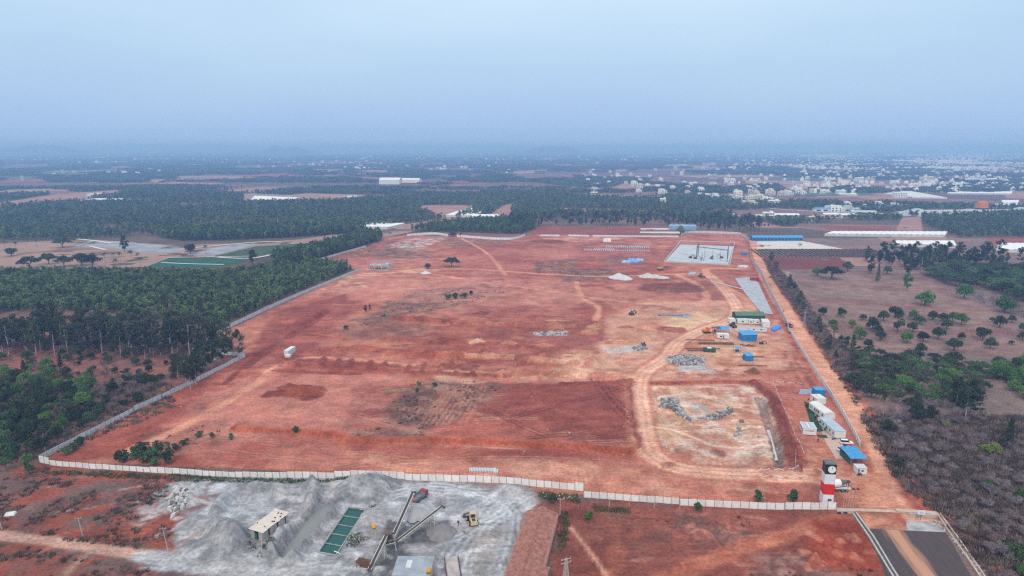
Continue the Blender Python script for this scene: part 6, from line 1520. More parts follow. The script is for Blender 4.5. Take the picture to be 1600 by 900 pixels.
MB().beam((0, 0, 11.9), (e_.x, e_.y, 11.6), .35, .6).build('beam', M_STEEL, t)
q2 = p2 - p0; q3 = q2 + e_
for a_, h_ in ((q2, 12.5), (q3, 11.6)): MB().beam((a_.x, a_.y, 0), (a_.x, a_.y, h_), .45).build('column', M_STEEL, t)
MB().beam((0, 0, 12), (q2.x, q2.y, 12), .35, .5).build('beam', M_STEEL, t); MB().beam((e_.x, e_.y, 11.4), (q3.x, q3.y, 11.4), .35, .5).build('beam', M_STEEL, t)
for f in (.2, .4, .6, .8): MB().beam((q2.x * f, q2.y * f, 3 * f), (q2.x * (f + .2), q2.y * (f + .2), 12 - 3 * f), .16).build('brace', M_STEEL, t)
for q, rz_, lb, m in (((1079, 404), 30, 'dark crane machine at the left foot of the steel portal', M_DKM), ((1086.5, 405), -20, 'brown machine against the left portal column', M_RUST), ((1112, 405), 60, 'dark machine in the middle of the portal on the raft', M_DKM), ((1127, 404), 150, 'machine near the right portal column on the raft', M_RUST)):
    e = excavator(q, R(rz_), lb, m, .85); e.location.z = .5
p = G(1096.5, 408); t = thing('blue_hoist', 'dark blue three legged hoist at the front edge of the raft', 'hoist', (*p, .5))
for a_ in (0, 2.1, 4.2): MB().beam((2.2 * math.cos(a_), 2.2 * math.sin(a_), 0), (0, 0, 3.4), .4).build('leg', mat('navy_steel', (.02, .05, .16), .5, .1), t)
MB().beam((0, 0, 3.2), (0, 0, 7.5), .3).build('mast', M_STEEL, t)
# concrete frame building under construction
(c, w_, dd, rz, hh) = frame((571.5, 423), (604, 424.5), (575, 417), 409)
t = thing('unfinished_building', 'two storey bare concrete frame at the far left of the site', 'building frame', (*c, 0), rz); dd = 9.5
M_FRC = mat('frame_concrete', (.40, .375, .365), .9, .15, .4)
xs_ = np.linspace(-w_/2, w_/2, 4); ys_ = (-dd/2, 0, dd/2)
for x in xs_:
    for y in ys_: MB().box(x - .28, x + .28, y - .28, y + .28, -.3, 7.8 + .5 * ((int(x * 3) + int(y)) % 3)).build('column', M_FRC, t)
for y in ys_: MB().box(-w_/2, w_/2, y - .2, y + .2, 3.9, 4.45).build('beam', M_FRC, t)
for x in xs_: MB().box(x - .2, x + .2, -dd/2, dd/2, 3.95, 4.4).build('beam', M_FRC, t)
MB().box(-w_/2 + .3, w_/2 * .45, -dd/2 + .3, dd/2 - .3, 4.46, 4.62).build('floor_slab', M_FRC, t)
MB().box(-w_/2, w_/2, -dd/2 - .25, dd/2 + .25, -.3, .5).build('plinth', M_FRC, t)
for y in (-dd/2, dd/2): MB().box(-w_/2 - .8 * (y < 0), w_/2, y - .18, y + .18, 7.4, 7.75).build('beam', M_FRC, t)
MB().box(w_/2 - 4.5, w_/2 - 1.0, -dd/2 + .5, dd/2 - 2, 4.65, 6.0).build('sheeted_pile', mat('pale_blue_sheet', (.35, .48, .66), .6, .2), t)
# blue sheets, block rows, white sheds at the far side
for k, (q, s_) in enumerate((((978, 410), 1.0), ((990, 409), 1.5), ((999, 407.5), .9), ((986, 406.5), .8))):
    tarp([(q[0] - 7 * s_, q[1] + 1.2), (q[0] + 6 * s_, q[1] + 1.4), (q[0] + 8 * s_, q[1] - 1.6), (q[0] - 5 * s_, q[1] - 1.8)], ['pale blue and white sheet stack, leftmost below the far block rows', 'largest bright blue sheet stack below the far block rows', 'blue sheet stack, rightmost below the far block rows', 'blue sheet stack at the back of the sheet stacks'][k], mat('sheet_blue_%d' % k, [(.32, .42, .62), (.10, .28, .66), (.28, .42, .66), (.16, .32, .62)][k], .5, .4, .25), 1.4, seed=20 + k)
for k, (q, n_, rows, lb) in enumerate((((944, 391), 10, 4, 'dense grid of grey blocks, tallest of the far block rows'), ((970, 392), 13, 1, 'thin line of pale blocks right of the dense block grid'), ((997, 392.5), 11, 2, 'rightmost double line of pale blocks in the far rows'), ((960, 386), 9, 3, 'grey slab stack behind the dense block grid'), ((985, 386.5), 10, 3, 'grey slab stack in the middle of the back row'), ((1000, 387), 9, 3, 'grey slab stack at the right end of the back row'), ((925, 391), 8, 2, 'low line of blocks left of the dense block grid'))):
    stack(q, n_, (1.3, 1.8, 1.2), R(-3), lb, mat('far_block_%d' % (k % 2), [(.42, .44, .48), (.24, .26, .29)][k in (3, 4, 5)], .9, .3), 'block_rows', rows, gap=1.0)
for q, lb, a_ in (((945.5, 378), 'white tilted sheet stack, left of a pair at the far edge', -.5), ((951.5, 378), 'white upright sheet stack, right of a pair at the far edge', 0)):
    p = G(*q); t = thing('panel_stack', lb, 'panels', (*p, zat(*p)), a_)
    for j in range(3): MB().add([(-2.4, j * .5 - .06, 0), (2.4, j * .5 - .06, 0), (2.4, j * .5 + 1.2, 4.2), (-2.4, j * .5 + 1.2, 4.2), (-2.4, j * .5 + .06, 0), (2.4, j * .5 + .06, 0), (2.4, j * .5 + 1.3, 4.2), (-2.4, j * .5 + 1.3, 4.2)], [(0, 1, 2, 3), (7, 6, 5, 4), (0, 3, 7, 4), (1, 5, 6, 2), (3, 2, 6, 7)]).build('panel', M_WHITE, t)
heap((967, 434), 9, 4.5, 'white gravel heap on the left of the far pair', mat('white_gravel', (.50, .50, .50), .95, .12, .3), 'gravel_heap', 3); heap((975, 435.5), 8, 3.6, 'white gravel heap touching the left heap of the far pair', mat('white_gravel', (.50, .50, .50)), 'gravel_heap', 9)
for k, (q, r_, h_) in enumerate((((1012, 432.5), 9, 3.6), ((1023, 433), 9, 2.6), ((1034, 434), 8, 1.8))):
    heap(q, r_, h_, ['tallest pale rubble heap of the spread right of the gravel pair', 'middle pale rubble heap of the spread right of the gravel pair', 'lowest pale rubble heap of the spread right of the gravel pair'][k], mat('pale_rubble', (.47, .44, .43), .95, .2, .3), 'rubble_heap', 30 + k, sq=.7)
heap((665, 427), 5, 2.6, 'small white gravel heap near the lone tree', mat('white_gravel', (.50, .50, .50)), 'gravel_heap', 12)
t = container([(1173, 440), (1187, 440.5), (1174, 437), 435], 'rust red container on the gravel pad by the right wall', mat('red_container', (.30, .035, .03), .6, .12), d=3.2)
container([(1159, 400), (1168, 400.3), (1160, 397.5), 397.5], 'small blue container by the far right wall', M_BLUEP, d=3.0, h=2.6)
tarp([(1152, 418), (1167, 418.5), (1170, 416), (1155, 415.5)], 'grey and white sheet stack near the far right wall', mat('grey_white_sheet', (.45, .47, .50), .7, .3, .6), 1.2, seed=31)
tarp([(1075, 430), (1086, 430.5), (1088, 427.5), (1077, 427)], 'grey sheet over a stack beside the haul track', mat('grey_sheet_b', (.34, .37, .41), .6, .2), 1.6, seed=32)
tarp([(1066, 495.5), (1078, 496), (1079, 492.5), (1068, 492.5)], 'blue grey sheet on the ground right of the pipe stack', mat('blue_grey_tarp', (.25, .32, .42), .6, .2), .5, seed=33)
# red and white barricade lines
def barricade(pts, label, h=.9, sp=1.6):
    P = smoothline(GP(pts), 4); a0 = P[0]; t = thing('barricade_fence', label, 'barricade', (*a0, 0))
    seg = np.linalg.norm(np.diff(P, axis=0), axis=1); cum = np.concatenate([[0], np.cumsum(seg)]); n_ = int(cum[-1] / sp)
    q = [np.array([np.interp(s_, cum, P[:, 0]), np.interp(s_, cum, P[:, 1])]) for s_ in np.linspace(0, cum[-1], n_ + 1)]
    ps = MB().cyl((0, 0, 0), (0, 0, h), .05, n=6).mesh('post', M_WHITE)
    mr = mat('tape_red', (.45, .05, .04), .6, .1)
    for k in range(n_ + 1):
        link('post', ps, t, (q[k][0] - a0[0], q[k][1] - a0[1], zat(*q[k])))
        if k < n_:
            z0, z1 = zat(*q[k]), zat(*q[k + 1]); u = (q[k + 1] - q[k])
            up = k % 2
            MB().beam((q[k][0] - a0[0], q[k][1] - a0[1], z0 + (h if up else .25)), (q[k+1][0] - a0[0], q[k+1][1] - a0[1], z1 + (.25 if up else h)), .05, .16).build('tape', M_WHITE if k % 3 else mr, t)
    return t
barricade([(1180, 735), (1230, 736), (1285, 738)], 'zigzag white tape barricade above the haul track left of the tower')
barricade([(1178, 746), (1220, 748), (1262, 750)], 'short zigzag tape barricade below the haul track')
barricade([(1208, 600), (1220, 634), (1236, 668), (1250, 700), (1256, 715)], 'long tape barricade beside the pit down to the tower')
barricade([(1208, 599), (1230, 600), (1252, 601)], 'tape barricade above the grey tarpaulin', .9)
barricade([(1243, 712), (1242, 735)], 'short tape barricade behind the tower on the left')
# flag poles, lamp
fm = mat('flag_yellow', (.65, .42, .04), .7, .1)
for k in range(5):
    p = G(1317 + k * 3.9, 791.5); t = thing('flag_pole', ['leftmost of five bare flag poles by the gate', 'second flag pole by the gate, flying a small yellow flag', 'middle of five flag poles by the gate', 'fourth of five flag poles by the gate', 'rightmost of five flag poles by the gate'][k], 'flag pole', (*p, zat(*p)), 0, 'flag poles by the gate')
    MB().cyl((0, 0, 0), (.45, 0, 5.0), .05, .04, n=6).build('shaft', mat('pole_pink', (.60, .42, .36), .6, .05), t); MB().cyl((0, 0, -.1), (0, 0, .25), .18, n=8).build('foot', M_CONC, t)
    if k == 1: MB().add([(.45, 0, 5.0), (.95, .3, 4.7), (.9, .25, 4.1), (.42, 0, 4.3), (.45, .02, 5.0), (.95, .32, 4.7), (.9, .27, 4.1), (.42, .02, 4.3)], [(0, 1, 2, 3), (7, 6, 5, 4)]).build('flag', fm, t)
p = G(1333, 790); t = thing('flood_lamp', 'twin dark floodlight on a thin mast behind the flag poles', 'lamp', (*p, zat(*p)))
MB().cyl((0, 0, 0), (.3, 0, 5.6), .06, n=6).build('mast', M_STEEL, t)
for x in (-.5, .9): MB().obox((x + .1, 0, 5.5), (.75, .5, .5)).build('lamp_head', M_STEEL, t)
MB().beam((-.4, 0, 5.6), (1.0, 0, 5.6), .07).build('bracket', M_STEEL, t)
# culvert, drains, signboard
def prismline(pts, w_, z0, z1, name, m, parent, o):
    P = GP(pts); L_ = offset_line(P, w_/2); R_ = offset_line(P, -w_/2)
    mb = MB(); n_ = len(P); vs = []
    for k in range(n_): vs += [(L_[k][0]-o[0], L_[k][1]-o[1], z0), (R_[k][0]-o[0], R_[k][1]-o[1], z0), (R_[k][0]-o[0], R_[k][1]-o[1], z1), (L_[k][0]-o[0], L_[k][1]-o[1], z1)]
    fs = []
    for k in range(n_ - 1):
        a_ = 4*k; b_ = a_ + 4
        for i in range(4): fs.append((a_ + i, a_ + (i+1) % 4, b_ + (i+1) % 4, b_ + i))
    fs += [(3, 2, 1, 0), (4*n_-4, 4*n_-3, 4*n_-2, 4*n_-1)]; mb.add(vs, fs); return mb.build(name, m, parent)
for lab, lines, m in (('twin kerbed concrete drain down the left of the asphalt road', ([(1333, 804), (1358, 840), (1388, 890), (1410, 925), (1430, 960)], [(1338, 803), (1365, 840), (1395, 890), (1417, 925), (1437, 960)]), M_CONC), ('kerbed concrete drain down the right of the asphalt road', ([(1464, 804), (1488, 840), (1520, 885), (1560, 945)], [(1468, 803), (1494, 838), (1527, 885), (1567, 945)]), M_CONCD)):
    o = G(*lines[0][0]); t = thing('roadside_drain', lab, 'drain', (*o, 0))
    for ln in lines: prismline(ln, .42, -.3, .48, 'kerb', m, t, o)
    mid = [((a_[0] + b_[0]) / 2, (a_[1] + b_[1]) / 2) for a_, b_ in zip(*lines)]
    prismline(mid, .8, -.3, .06, 'channel', mat('channel_dark', (.10, .095, .09), .9) if m is M_CONC else mat('channel_grey', (.25, .24, .23), .9), t, o)
o = G(1307, 797); t = thing('culvert', 'dusty concrete culvert slab and headwall across the road end', 'culvert', (*o, 0))
prismline([(1307, 796), (1345, 797), (1400, 799)], 1.6, -.3, .12, 'deck', M_CONCD, t, o); prismline([(1400, 799), (1466, 804)], 1.8, -.3, .55, 'deck', M_CONCD, t, o)
prismline([(1307, 801.2), (1334, 802)], .35, -.5, .9, 'headwall', M_CONC, t, o); prismline([(1420, 806.5), (1464, 809)], .4, -.3, 1.0, 'headwall', M_CONC, t, o)
for x0 in (1308, 1318): prismline([(x0, 802.6), (x0 + 6, 802.8)], .1, -.2, .55, 'pipe_mouth', M_DARKIN, t, o)
p = G(1438.5, 812); t = thing('sign_board', 'white notice board on a thin post at the culvert', 'sign', (*p, 0), -.03)
MB().box(-1.05, 1.05, -.04, .04, 1.7, 3.1).build('board', mat('sign_white', (0.72, 0.70, 0.69)), t); MB().beam((0, .06, -.2), (0, .06, 1.72), .1).build('post', M_STEEL, t)
MB().box(-.55, .6, -.06, -.041, 2.2, 2.65).build('print', mat('sign_pale_blue', (.42, .56, .68), .6, .15), t); MB().box(-.6, .6, -.062, -.045, 2.02, 2.1).build('print', mat('sign_grey_blue', (.3, .4, .5), .6, .15), t)
t = tag(MB().obox((0, 0, 0), (3.0, 2.2, .5), .3, taper=.8).build('debris', mat('white_debris', (.62, .62, .62), .9, .1)), 'white broken slabs dumped in the scrub at the left edge', 'debris'); p = G(16, 804); t.location = (*p, zat(*p))
# ------------------------------------------------------------------ trees
M_BARK = mat('bark', (.13, .10, .085), .95, .25, 1.0); M_PBARK = mat('pale_bark', (.31, .27, .25), .9, .2, 1.0); M_GBARK = mat('grey_twig', (.235, .19, .20), .95, .3, .4, objrand=.25); M_RBARK = mat('brown_twig', (.21, .15, .15), .95, .3, .4, objrand=.25)
LF_DARK = leafmat('leaf_dark', (.027, .042, .018), (.046, .072, .028), (.075, .112, .040))
LF_MID = leafmat('leaf_mid', (.038, .075, .032), (.068, .13, .046), (.11, .19, .065))
LF_BRIGHT = leafmat('leaf_bright', (.06, .13, .03), (.09, .19, .042), (.135, .25, .06))
LF_OLIVE = leafmat('leaf_olive', (.035, .050, .028), (.065, .085, .042), (.10, .12, .06))
LF_YELLOW = leafmat('leaf_yellow_green', (.12, .18, .03), (.18, .25, .04), (.24, .28, .06))
LF_EUC = leafmat('leaf_eucalyptus', (.050, .060, .042), (.080, .092, .060), (.115, .13, .080))
LF_PLANT = leafmat('leaf_plantation', (.036, .064, .030), (.086, .138, .052), (.19, .265, .085))
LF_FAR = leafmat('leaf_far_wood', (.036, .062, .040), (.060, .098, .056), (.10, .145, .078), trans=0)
LF_DRY = leafmat('leaf_dry', (.13, .10, .088), (.19, .148, .125), (.26, .20, .16), .1)
def crown(clumps, per, size, seed, up=.35):
    """leaf sprays scattered over and inside overlapping clumps"""
    r = np.random.RandomState(seed); V = []; F_ = []
    for (cx, cy, cz, rx, rz_) in clumps:
        n_ = max(4, int(per))
        d = r.normal(size=(n_, 3)); d /= np.linalg.norm(d, axis=1)[:, None]
        d[:, 2] = np.where(d[:, 2] < -.55, -d[:, 2], d[:, 2])
        rad = r.uniform(.55, 1.08, n_) ** .7
        pos = np.stack([cx + d[:, 0] * rx * rad, cy + d[:, 1] * rx * rad, cz + d[:, 2] * rz_ * rad], 1)
        nrm = d + r.normal(scale=.55, size=(n_, 3)) + np.array([0, 0, up]); nrm /= np.linalg.norm(nrm, axis=1)[:, None]
        t1 = np.cross(nrm, r.normal(size=(n_, 3))); t1 /= np.linalg.norm(t1, axis=1)[:, None]; t2 = np.cross(nrm, t1)
        s_ = size * r.uniform(.6, 1.35, n_)[:, None]
        for k in range(n_):
            o = len(V); a = t1[k] * s_[k]; b_ = t2[k] * s_[k] * .62; bend = nrm[k] * s_[k] * .22
            V += [pos[k] - a - bend, pos[k] - b_ * .9, pos[k] + a - bend, pos[k] + b_]
            F_.append((o, o + 1, o + 2, o + 3))
    return V, F_
def limbs(base, pts, r0, r1, mb, n=5):
    prev = base
    k = len(pts)
    for i, p in enumerate(pts):
        mb.cyl(prev, p, r0 + (r1 - r0) * i / k, r0 + (r1 - r0) * (i + 1) / k, n=n, cap=False); prev = p
def tree_kind(kind, seed, leaf, bark=None):
    """returns trunk mesh, crown mesh"""
    r = random.Random(seed); bark = bark or M_BARK; tk = MB(); cl = []
    if kind == 'dome':            # mango / orchard: short stem, dense round head
        h, R_ = 5.0, 3.0; tk.cyl((0, 0, -.3), (0, 0, 1.6), .3, .22, n=7)
        for k in range(6): a = k * 1.05 + r.random(); limbs(Vector((0, 0, 1.4)), [Vector((math.cos(a) * .9, math.sin(a) * .9, 2.3)), Vector((math.cos(a) * 1.9, math.sin(a) * 1.9, 3.0 + r.random()))], .14, .04, tk)
        for k in range(24):
            a = r.random() * 6.28; q = math.sqrt(r.random()) * R_ * .74; cl.append((q * math.cos(a), q * math.sin(a), 0.95 + (1 - (q / R_) ** 2) * 2.7 * r.uniform(.35, 1.05) + r.uniform(-.2, .3), r.uniform(.85, 1.4), r.uniform(.7, 1.05)))
        V, F_ = crown(cl, 50, .30, seed)
    elif kind == 'broad':         # wide spreading canopy
        R_ = 6.0; tk.cyl((0, 0, -.3), (.2, 0, 2.6), .42, .3, n=7)
        for k in range(7): a = k * .9 + r.random() * .5; limbs(Vector((.2, 0, 2.4)), [Vector((math.cos(a) * 1.8, math.sin(a) * 1.8, 4.2)), Vector((math.cos(a) * 3.8, math.sin(a) * 3.8, 5.6 + r.random()))], .2, .06, tk)
        for k in range(34):
            a = r.random() * 6.28; q = math.sqrt(r.random()) * R_ * .82; cl.append((q * math.cos(a), q * math.sin(a), 3.0 + (1 - (q / R_) ** 2) * 4.0 * r.uniform(.45, 1.02) + r.uniform(-.3, .4), r.uniform(1.2, 2.0), r.uniform(.7, 1.2)))
        V, F_ = crown(cl, 52, .42, seed, .5)
    elif kind == 'euc':           # tall slender, open feathery head
        H_ = 15.5; pts = [Vector((r.uniform(-.3, .3), r.uniform(-.3, .3), H_ * f)) for f in (.25, .5, .75, .95)]; limbs(Vector((0, 0, -.3)), pts, .30, .05, tk, 7)
        for k in range(15):
            z = H_ * r.uniform(.16, .85); a = r.random() * 6.28; L = r.uniform(1.6, 3.4); e = Vector((math.cos(a) * L, math.sin(a) * L, z + L * .75)); limbs(Vector((0, 0, z)), [e], .11, .03, tk, 4)
            cl.append((e.x, e.y, e.z, r.uniform(1.0, 1.7), r.uniform(.8, 1.3))); cl.append((e.x * .55, e.y * .55, e.z - .5, r.uniform(.8, 1.3), r.uniform(.7, 1.1)))
        for k in range(3): cl.append((r.uniform(-.6, .6), r.uniform(-.6, .6), H_ * r.uniform(.88, 1.0), 1.2, 1.1))
        V, F_ = crown(cl, 30, .42, seed, 0)
    elif kind == 'upright':       # medium tree with oval head
        H_ = 8.5; limbs(Vector((0, 0, -.3)), [Vector((.1, 0, 2.5)), Vector((-.1, .1, 5.5)), Vector((0, 0, 7.5))], .22, .05, tk, 6)
        for k in range(18):
            z = r.uniform(1.8, 8.2); q = 2.1 * math.sin(math.pi * min(1, (z - .6) / 8.4)) * r.uniform(.35, .9); a = r.random() * 6.28
            cl.append((q * math.cos(a), q * math.sin(a), z, r.uniform(.7, 1.15), r.uniform(.7, 1.1)))
            if k % 3 == 0: limbs(Vector((0, 0, z - 1.2)), [Vector((q * math.cos(a), q * math.sin(a), z))], .08, .03, tk, 4)
        V, F_ = crown(cl, 46, .34, seed, .1)
    elif kind == 'cone':          # casuarina / young conifer
        H_ = 9.0; limbs(Vector((0, 0, -.3)), [Vector((0, 0, 4)), Vector((0, 0, 8.6))], .2, .04, tk, 6)
        for k in range(24):
            z = .9 + k * .34; q = 2.3 * (1 - z / 9.6) * r.uniform(.5, .95); a = k * 2.4
            cl.append((q * math.cos(a), q * math.sin(a), z, .35 + 1.0 * (1 - z / 9.6), .4)); limbs(Vector((0, 0, z)), [Vector((q * math.cos(a), q * math.sin(a), z - .1))], .06, .02, tk, 4)
        V, F_ = crown(cl, 30, .34, seed, 0)
    elif kind == 'bush':
        tk.cyl((0, 0, -.2), (0, 0, .6), .12, .08, n=5)
        for k in range(3): a = k * 2.1; limbs(Vector((0, 0, .4)), [Vector((math.cos(a) * .5, math.sin(a) * .5, 1.1))], .06, .03, tk, 4)
        for k in range(8):
            a = r.random() * 6.28; q = r.random() * .95; cl.append((q * math.cos(a), q * math.sin(a), r.uniform(.6, 1.5), r.uniform(.45, .8), r.uniform(.4, .7)))
        V, F_ = crown(cl, 40, .22, seed, .2)
    elif kind == 'palm':
        H_ = 7.5; limbs(Vector((0, 0, -.3)), [Vector((.15, 0, 2.5)), Vector((.1, .1, 5)), Vector((0, 0, H_))], .22, .14, tk, 7)
        V = []; F_ = []
        for k in range(17):
            a = k * 2.4; L = r.uniform(2.2, 3.0); el = r.uniform(-.2, 1.0); prev = None
            for j in range(6):
                f = j / 5; rr = L * f * math.cos(el * (1 - f * .3)); zz = H_ + L * f * math.sin(el) - 1.5 * f * f * (1.1 - el * .4); wd_ = .42 * math.sin(math.pi * min(1, .18 + f * .85))
                c = Vector((rr * math.cos(a), rr * math.sin(a), zz)); s_ = Vector((-math.sin(a), math.cos(a), -.25)) * wd_; s2 = Vector((math.sin(a), -math.cos(a), -.25)) * wd_
                o = len(V); V += [c + s_, c, c + s2]
                if prev is not None: F_ += [(prev, prev + 1, o + 1, o), (prev + 1, prev + 2, o + 2, o + 1)]
                prev = o
    me = bpy.data.meshes.new('crown'); me.from_pydata([tuple(v) for v in V], [], F_); me.materials.append(leaf); me.update()
    return tk.mesh('trunk', bark), me
def bare_kind(seed, m, H_=6.0, spread=.9, dens=1.0):
    """leafless tree: forked limbs down to fine twigs"""
    r = random.Random(seed); lim = MB(); tw = MB()
    def grow_(p, d, L, rad, lv):
        q = p + d * L
        (lim if lv < 2 else tw).cyl(p, q, rad, rad * .62, n=5 if lv < 2 else 3, cap=False)
        if lv >= 4: return
        n_ = (4, 4, 4, 4)[lv] if r.random() < dens else 2
        for k in range(n_):
            nd = (d + Vector((r.gauss(0, spread), r.gauss(0, spread), r.uniform(-.12, .6)))).normalized()
            if nd.z < -.05: nd.z = .1
            grow_(p + d * L * r.uniform(.5, 1.0), nd, L * r.uniform(.55, .85), max(.016, rad * .55), lv + 1)
    for k in range(3):
        a = k * 2.1 + r.random(); grow_(Vector((0, 0, -.2)), Vector((math.cos(a) * .4, math.sin(a) * .4, 1)).normalized(), H_ * .30, .12, 0)
    return lim.mesh('trunk', m), tw.mesh('crown', m)
_TP = {}
KINDS = dict(dome_dark=('dome', LF_DARK), dome_mid=('dome', LF_MID), dome_bright=('dome', LF_BRIGHT), dome_yellow=('dome', LF_YELLOW), dome_olive=('dome', LF_OLIVE), broad_mid=('broad', LF_MID), broad_dark=('broad', LF_DARK), broad_olive=('broad', LF_OLIVE), broad_bright=('broad', LF_BRIGHT),
             euc=('euc', LF_EUC, M_PBARK), euc_dark=('euc', LF_DARK, M_PBARK), up_dark=('upright', LF_DARK), up_mid=('upright', LF_MID), up_olive=('upright', LF_OLIVE, M_PBARK), up_plant=('upright', LF_PLANT), cone=('cone', LF_DARK), bush=('bush', LF_MID), bush_bright=('bush', LF_BRIGHT), bush_dark=('bush', LF_DARK), bush_olive=('bush', LF_OLIVE), palm=('palm', LF_DARK, M_PBARK), dry=('dome', LF_DRY))
def tree_mesh(kind, v):
    key = (kind, v)
    if key not in _TP:
        if kind.startswith('bare'): _TP[key] = bare_kind(100 + v * 7 + len(kind), M_RBARK if 'brown' in kind else M_GBARK)
        else: _TP[key] = tree_kind(KINDS[kind][0], 40 + v * 13 + len(kind), *KINDS[kind][1:])
    return _TP[key]
tr_ = random.Random(77)
NAMES = dict(dome='orchard_tree', broad='broad_tree', euc='eucalyptus_tree', up='upright_tree', cone='conifer_tree', bush='shrub', palm='palm_tree', dry='dry_tree', bare='bare_tree')
def tree(x, y, kind, s, label, group=None, name=None, cat='tree', sz=None):
    tm, cm = tree_mesh(kind, tr_.randrange(3))
    nm = name or NAMES[kind.split('_')[0]]
    t = thing(nm, label, cat, (x, y, zat(x, y) - .05), tr_.uniform(0, 6.28), group)
    t.scale = (s * tr_.uniform(.9, 1.1), s * tr_.uniform(.9, 1.1), (sz or (s * 1.3 if kind[:4] == 'dome' else s)) * tr_.uniform(.9, 1.1))
    link('trunk', tm, t); link('crown', cm, t)
    return t
def fill(pts, sp, seed=0, jit=.45, world=False, avoid=True):
    P = np.array(pts) if world else GP(pts); r = np.random.RandomState(seed)
    a0, b0 = P.min(0); a1, b1 = P.max(0)
    X, Y = np.meshgrid(np.arange(a0, a1, sp), np.arange(b0, b1, sp)); X = X + r.uniform(-jit, jit, X.shape) * sp; Y = Y + r.uniform(-jit, jit, Y.shape) * sp
    m = inside(X, Y, P); X = X[m]; Y = Y[m]
    if avoid and len(X):
        keep = np.ones(len(X), bool)
        for Fp in FIELDS:
            if Fp[:, 0].max() < a0 or Fp[:, 0].min() > a1 or Fp[:, 1].max() < b0 or Fp[:, 1].min() > b1: continue
            keep &= ~inside(X, Y, Fp)
        X = X[keep]; Y = Y[keep]
    return np.stack([X, Y], 1)

# --- orchard on the right: every tree by hand (px, py at the foot, kind, scale)
def rowlab(rows, what):
    for rn, kinds in rows:
        for i, (px, py, kind, s) in enumerate(kinds):
            x, y = G(px, py); tone = {'dark': 'dark green', 'mid': 'green', 'bright': 'bright green', 'yellow': 'yellow green', 'olive': 'dull green'}.get(kind.split('_')[-1], 'grey leafless' if 'bare' in kind else 'dark green')
            size = 'small' if s < .6 else ('large' if s > 1.15 else 'medium')
            s *= 1.2
            tree(x, y, kind, s, '%s %s tree, %s from left in the %s' % (size, tone, ORD[i], rn), 'orchard trees on the fallow field')
rowlab([('orchard row at the far edge', [(1277, 431, 'dome_bright', 1.3), (1299, 436, 'broad_dark', 1.25), (1324, 424, 'dome_mid', 1.3), (1360, 427, 'up_dark', 1.3), (1386, 428, 'dome_mid', 1.2), (1418, 429, 'up_dark', 1.1)]),
        ('sparse upper orchard row', [(1417, 454, 'up_mid', 1.35), (1445, 477, 'dome_bright', 1.75), (1506, 467, 'dome_bright', 1.6), (1569, 488, 'dome_bright', 1.9)]),
        ('first full orchard row', [(1286, 493, 'dome_dark', .85), (1314, 495, 'dome_dark', .95), (1348, 500, 'dome_dark', .6), (1380, 501, 'dome_dark', .95), (1398, 496, 'dome_dark', 1.15), (1428, 500, 'dome_mid', 1.05), (1437, 506, 'dome_mid', .95), (1457, 500, 'dome_dark', .9), (1465, 508, 'bare', .7), (1473, 502, 'dome_dark', .9), (1488, 503, 'dome_bright', 1.0), (1502, 508, 'dome_mid', 1.15), (1562, 512, 'dome_dark', 1.1), (1581, 504, 'dome_mid', .8), (1550, 503, 'dome_bright', .5)]),
        ('second full orchard row', [(1301, 511, 'dome_bright', .75), (1304, 519, 'dome_mid', .65), (1331, 512, 'dome_bright', .7), (1363, 516, 'dome_dark', 1.2), (1402, 520, 'up_mid', 1.3), (1426, 519, 'dome_dark', .95), (1479, 514, 'dome_dark', 1.0), (1372, 520, 'dome_olive', .7), (1598, 518, 'dome_mid', .8)]),
        ('third orchard row', [(1315, 533, 'dome_mid', .55), (1343, 530, 'dome_bright', 1.1), (1375, 532, 'dome_olive', .95), (1417, 536, 'dome_bright', 1.0), (1442, 534, 'dome_dark', .95), (1466, 530, 'dome_mid', 1.25), (1502, 530, 'dome_olive', .6), (1535, 531, 'dome_dark', 1.2), (1547, 545, 'dome_olive', .9), (1580, 538, 'bush_dark', 1.0), (1597, 532, 'dome_dark', .8)]),
        ('lowest orchard row', [(1322, 546, 'up_dark', .8), (1332, 552, 'cone', .95), (1356, 545, 'dome_olive', .85), (1490, 548, 'dome_mid', 1.2), (1438, 552, 'dome_dark', .9)])], 'orchard tree')
x, y = G(1371, 441); t = tree(x, y, 'cone', 1.0, 'tall ivy covered bare trunk with dark head in the orchard', None, 'topped_tree', sz=1.75)
